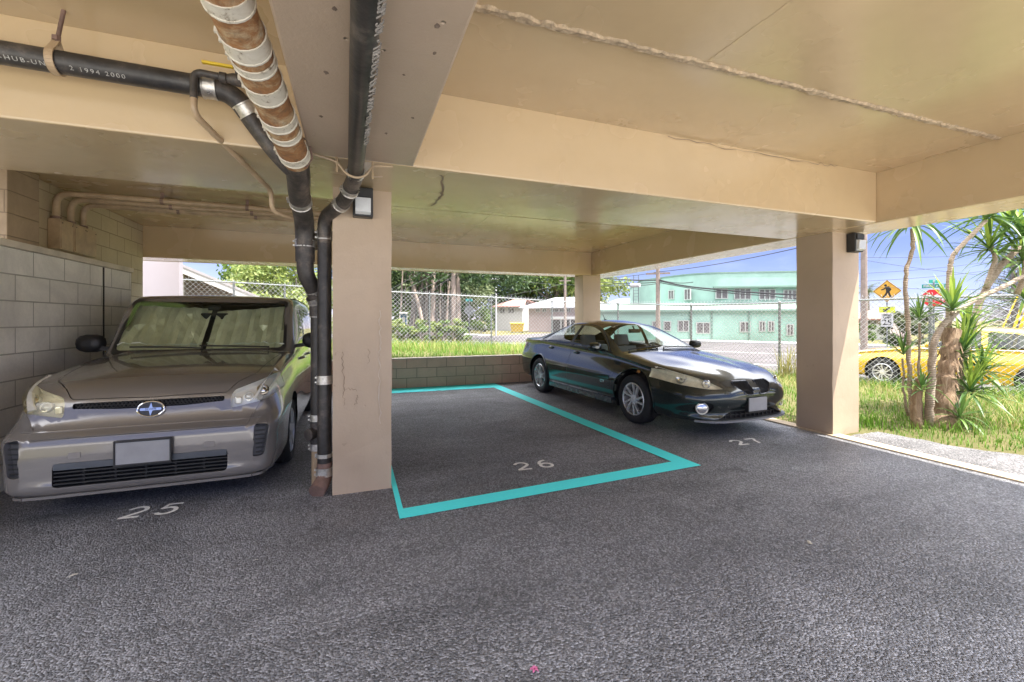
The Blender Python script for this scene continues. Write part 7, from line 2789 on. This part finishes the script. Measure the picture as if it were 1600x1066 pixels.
# feathery casuarina at the right edge
p = at(1585, 22)
cz = thing('casuarina_tree', 'feathery grey-green pine-like tree at the right edge, behind the yellow guy wires', 'tree', (p.x, p.y, GZ))
rnd = random.Random(91)
b = MB(); b.tube([(0, 0, -.2), (.05, 0, 2.5), (.0, .1, 5.6)], [.2, .13, .03], 9)
V, F = [], []
for i in range(170):
    z = rnd.uniform(.9, 5.4); a = rnd.uniform(0, 2 * pi)
    ln = lerp(2.3, .5, (z - .9) / 4.5) * rnd.uniform(.6, 1.1)
    e = Vector((cos(a) * ln, sin(a) * ln, z + ln * .35))
    b.tube([(0, 0, z), (e.x * .55, e.y * .55, lerp(z, e.z, .6)), e], [.022, .014, .005], 4)
    for k in range(52):
        t_ = rnd.uniform(.15, 1.05)
        q2 = Vector((0, 0, z)).lerp(e, t_)
        dd = Vector((rnd.gauss(0, .5) + cos(a) * .5, rnd.gauss(0, .5) + sin(a) * .5, rnd.gauss(-.1, .5))).normalized() * rnd.uniform(.14, .34)
        s = dd.cross(Vector((0, 0, 1))).normalized() * .007
        o = len(V)
        V += [q2 - s, q2 + s, q2 + dd + Vector((0, 0, -.05))]
        F.append((o, o + 1, o + 2))
b.build('trunk', M_BARK, cz, smooth=True)
MB().add(V, F).build('crown', mat_leaf('needle_green', (.06, .085, .05), (.14, .17, .10), .2), cz)
# palm far away
p = at(1356, 62)
pm_ = thing('palm_tree', 'distant windblown coconut palm left of the pedestrian sign', 'tree', (p.x, p.y, GZ))
ht = hz(456, 62) - GZ
MB().tube([(0, 0, 0), (.2, 0, ht * .5), (.1, 0, ht)], [.2, .15, .12], 8).build('trunk', M_BARK, pm_, smooth=True)
V, F = [], []
rnd = random.Random(14)
for i in range(18):
    a = rnd.uniform(0, 2 * pi); el = rnd.uniform(-.1, 1.0)
    pos = Vector((.1, 0, ht)); d = Vector((cos(a) * cos(el), sin(a) * cos(el), sin(el)))
    for k in range(9):
        nx_ = pos + d * .32
        s = d.cross(Vector((0, 0, 1))).normalized()
        for sg_ in (-1, 1):
            for j in range(3):
                base = pos.lerp(nx_, j / 3)
                tip = base + s * sg_ * .55 * (1 - k / 12) + d * .2 - Vector((0, 0, .22))
                o = len(V); V += [base, base + d * .06, tip]; F.append((o, o + 1, o + 2))
        pos = nx_; d = (d + Vector((.02, 0, -.16))).normalized()
MB().add(V, F).build('fronds', M_LEAF_OLIVE, pm_)
# clipped hedge behind the back fence, plants in a row
for i in range(9):
    x = at(608 + i * 14.5, 17.6)
    tree('hedge_shrub', x.x, x.y, 1.12 + .12 * sin(i * 2.1), .3, .42, ('rounded hedge shrub behind the back fence, number one from the front pillar' if False else
         ['hedge shrub nearest the front pillar', 'hedge shrub second from the front pillar', 'hedge shrub third from the front pillar', 'hedge shrub fourth from the front pillar', 'middle shrub of the hedge behind the back fence', 'hedge shrub fourth from the wooden poles', 'hedge shrub third from the wooden poles', 'hedge shrub second from the wooden poles', 'hedge shrub nearest the wooden poles'][i]),
         M_LEAF_LIGHT if i % 2 else M_LEAF_MID, n=900, leaf=.06, seed=300 + i, blobs=8, group='hedge shrubs behind the back fence', trunk_r=.03, low=.6, cat='shrub', z0=ground_z(x.x, x.y))
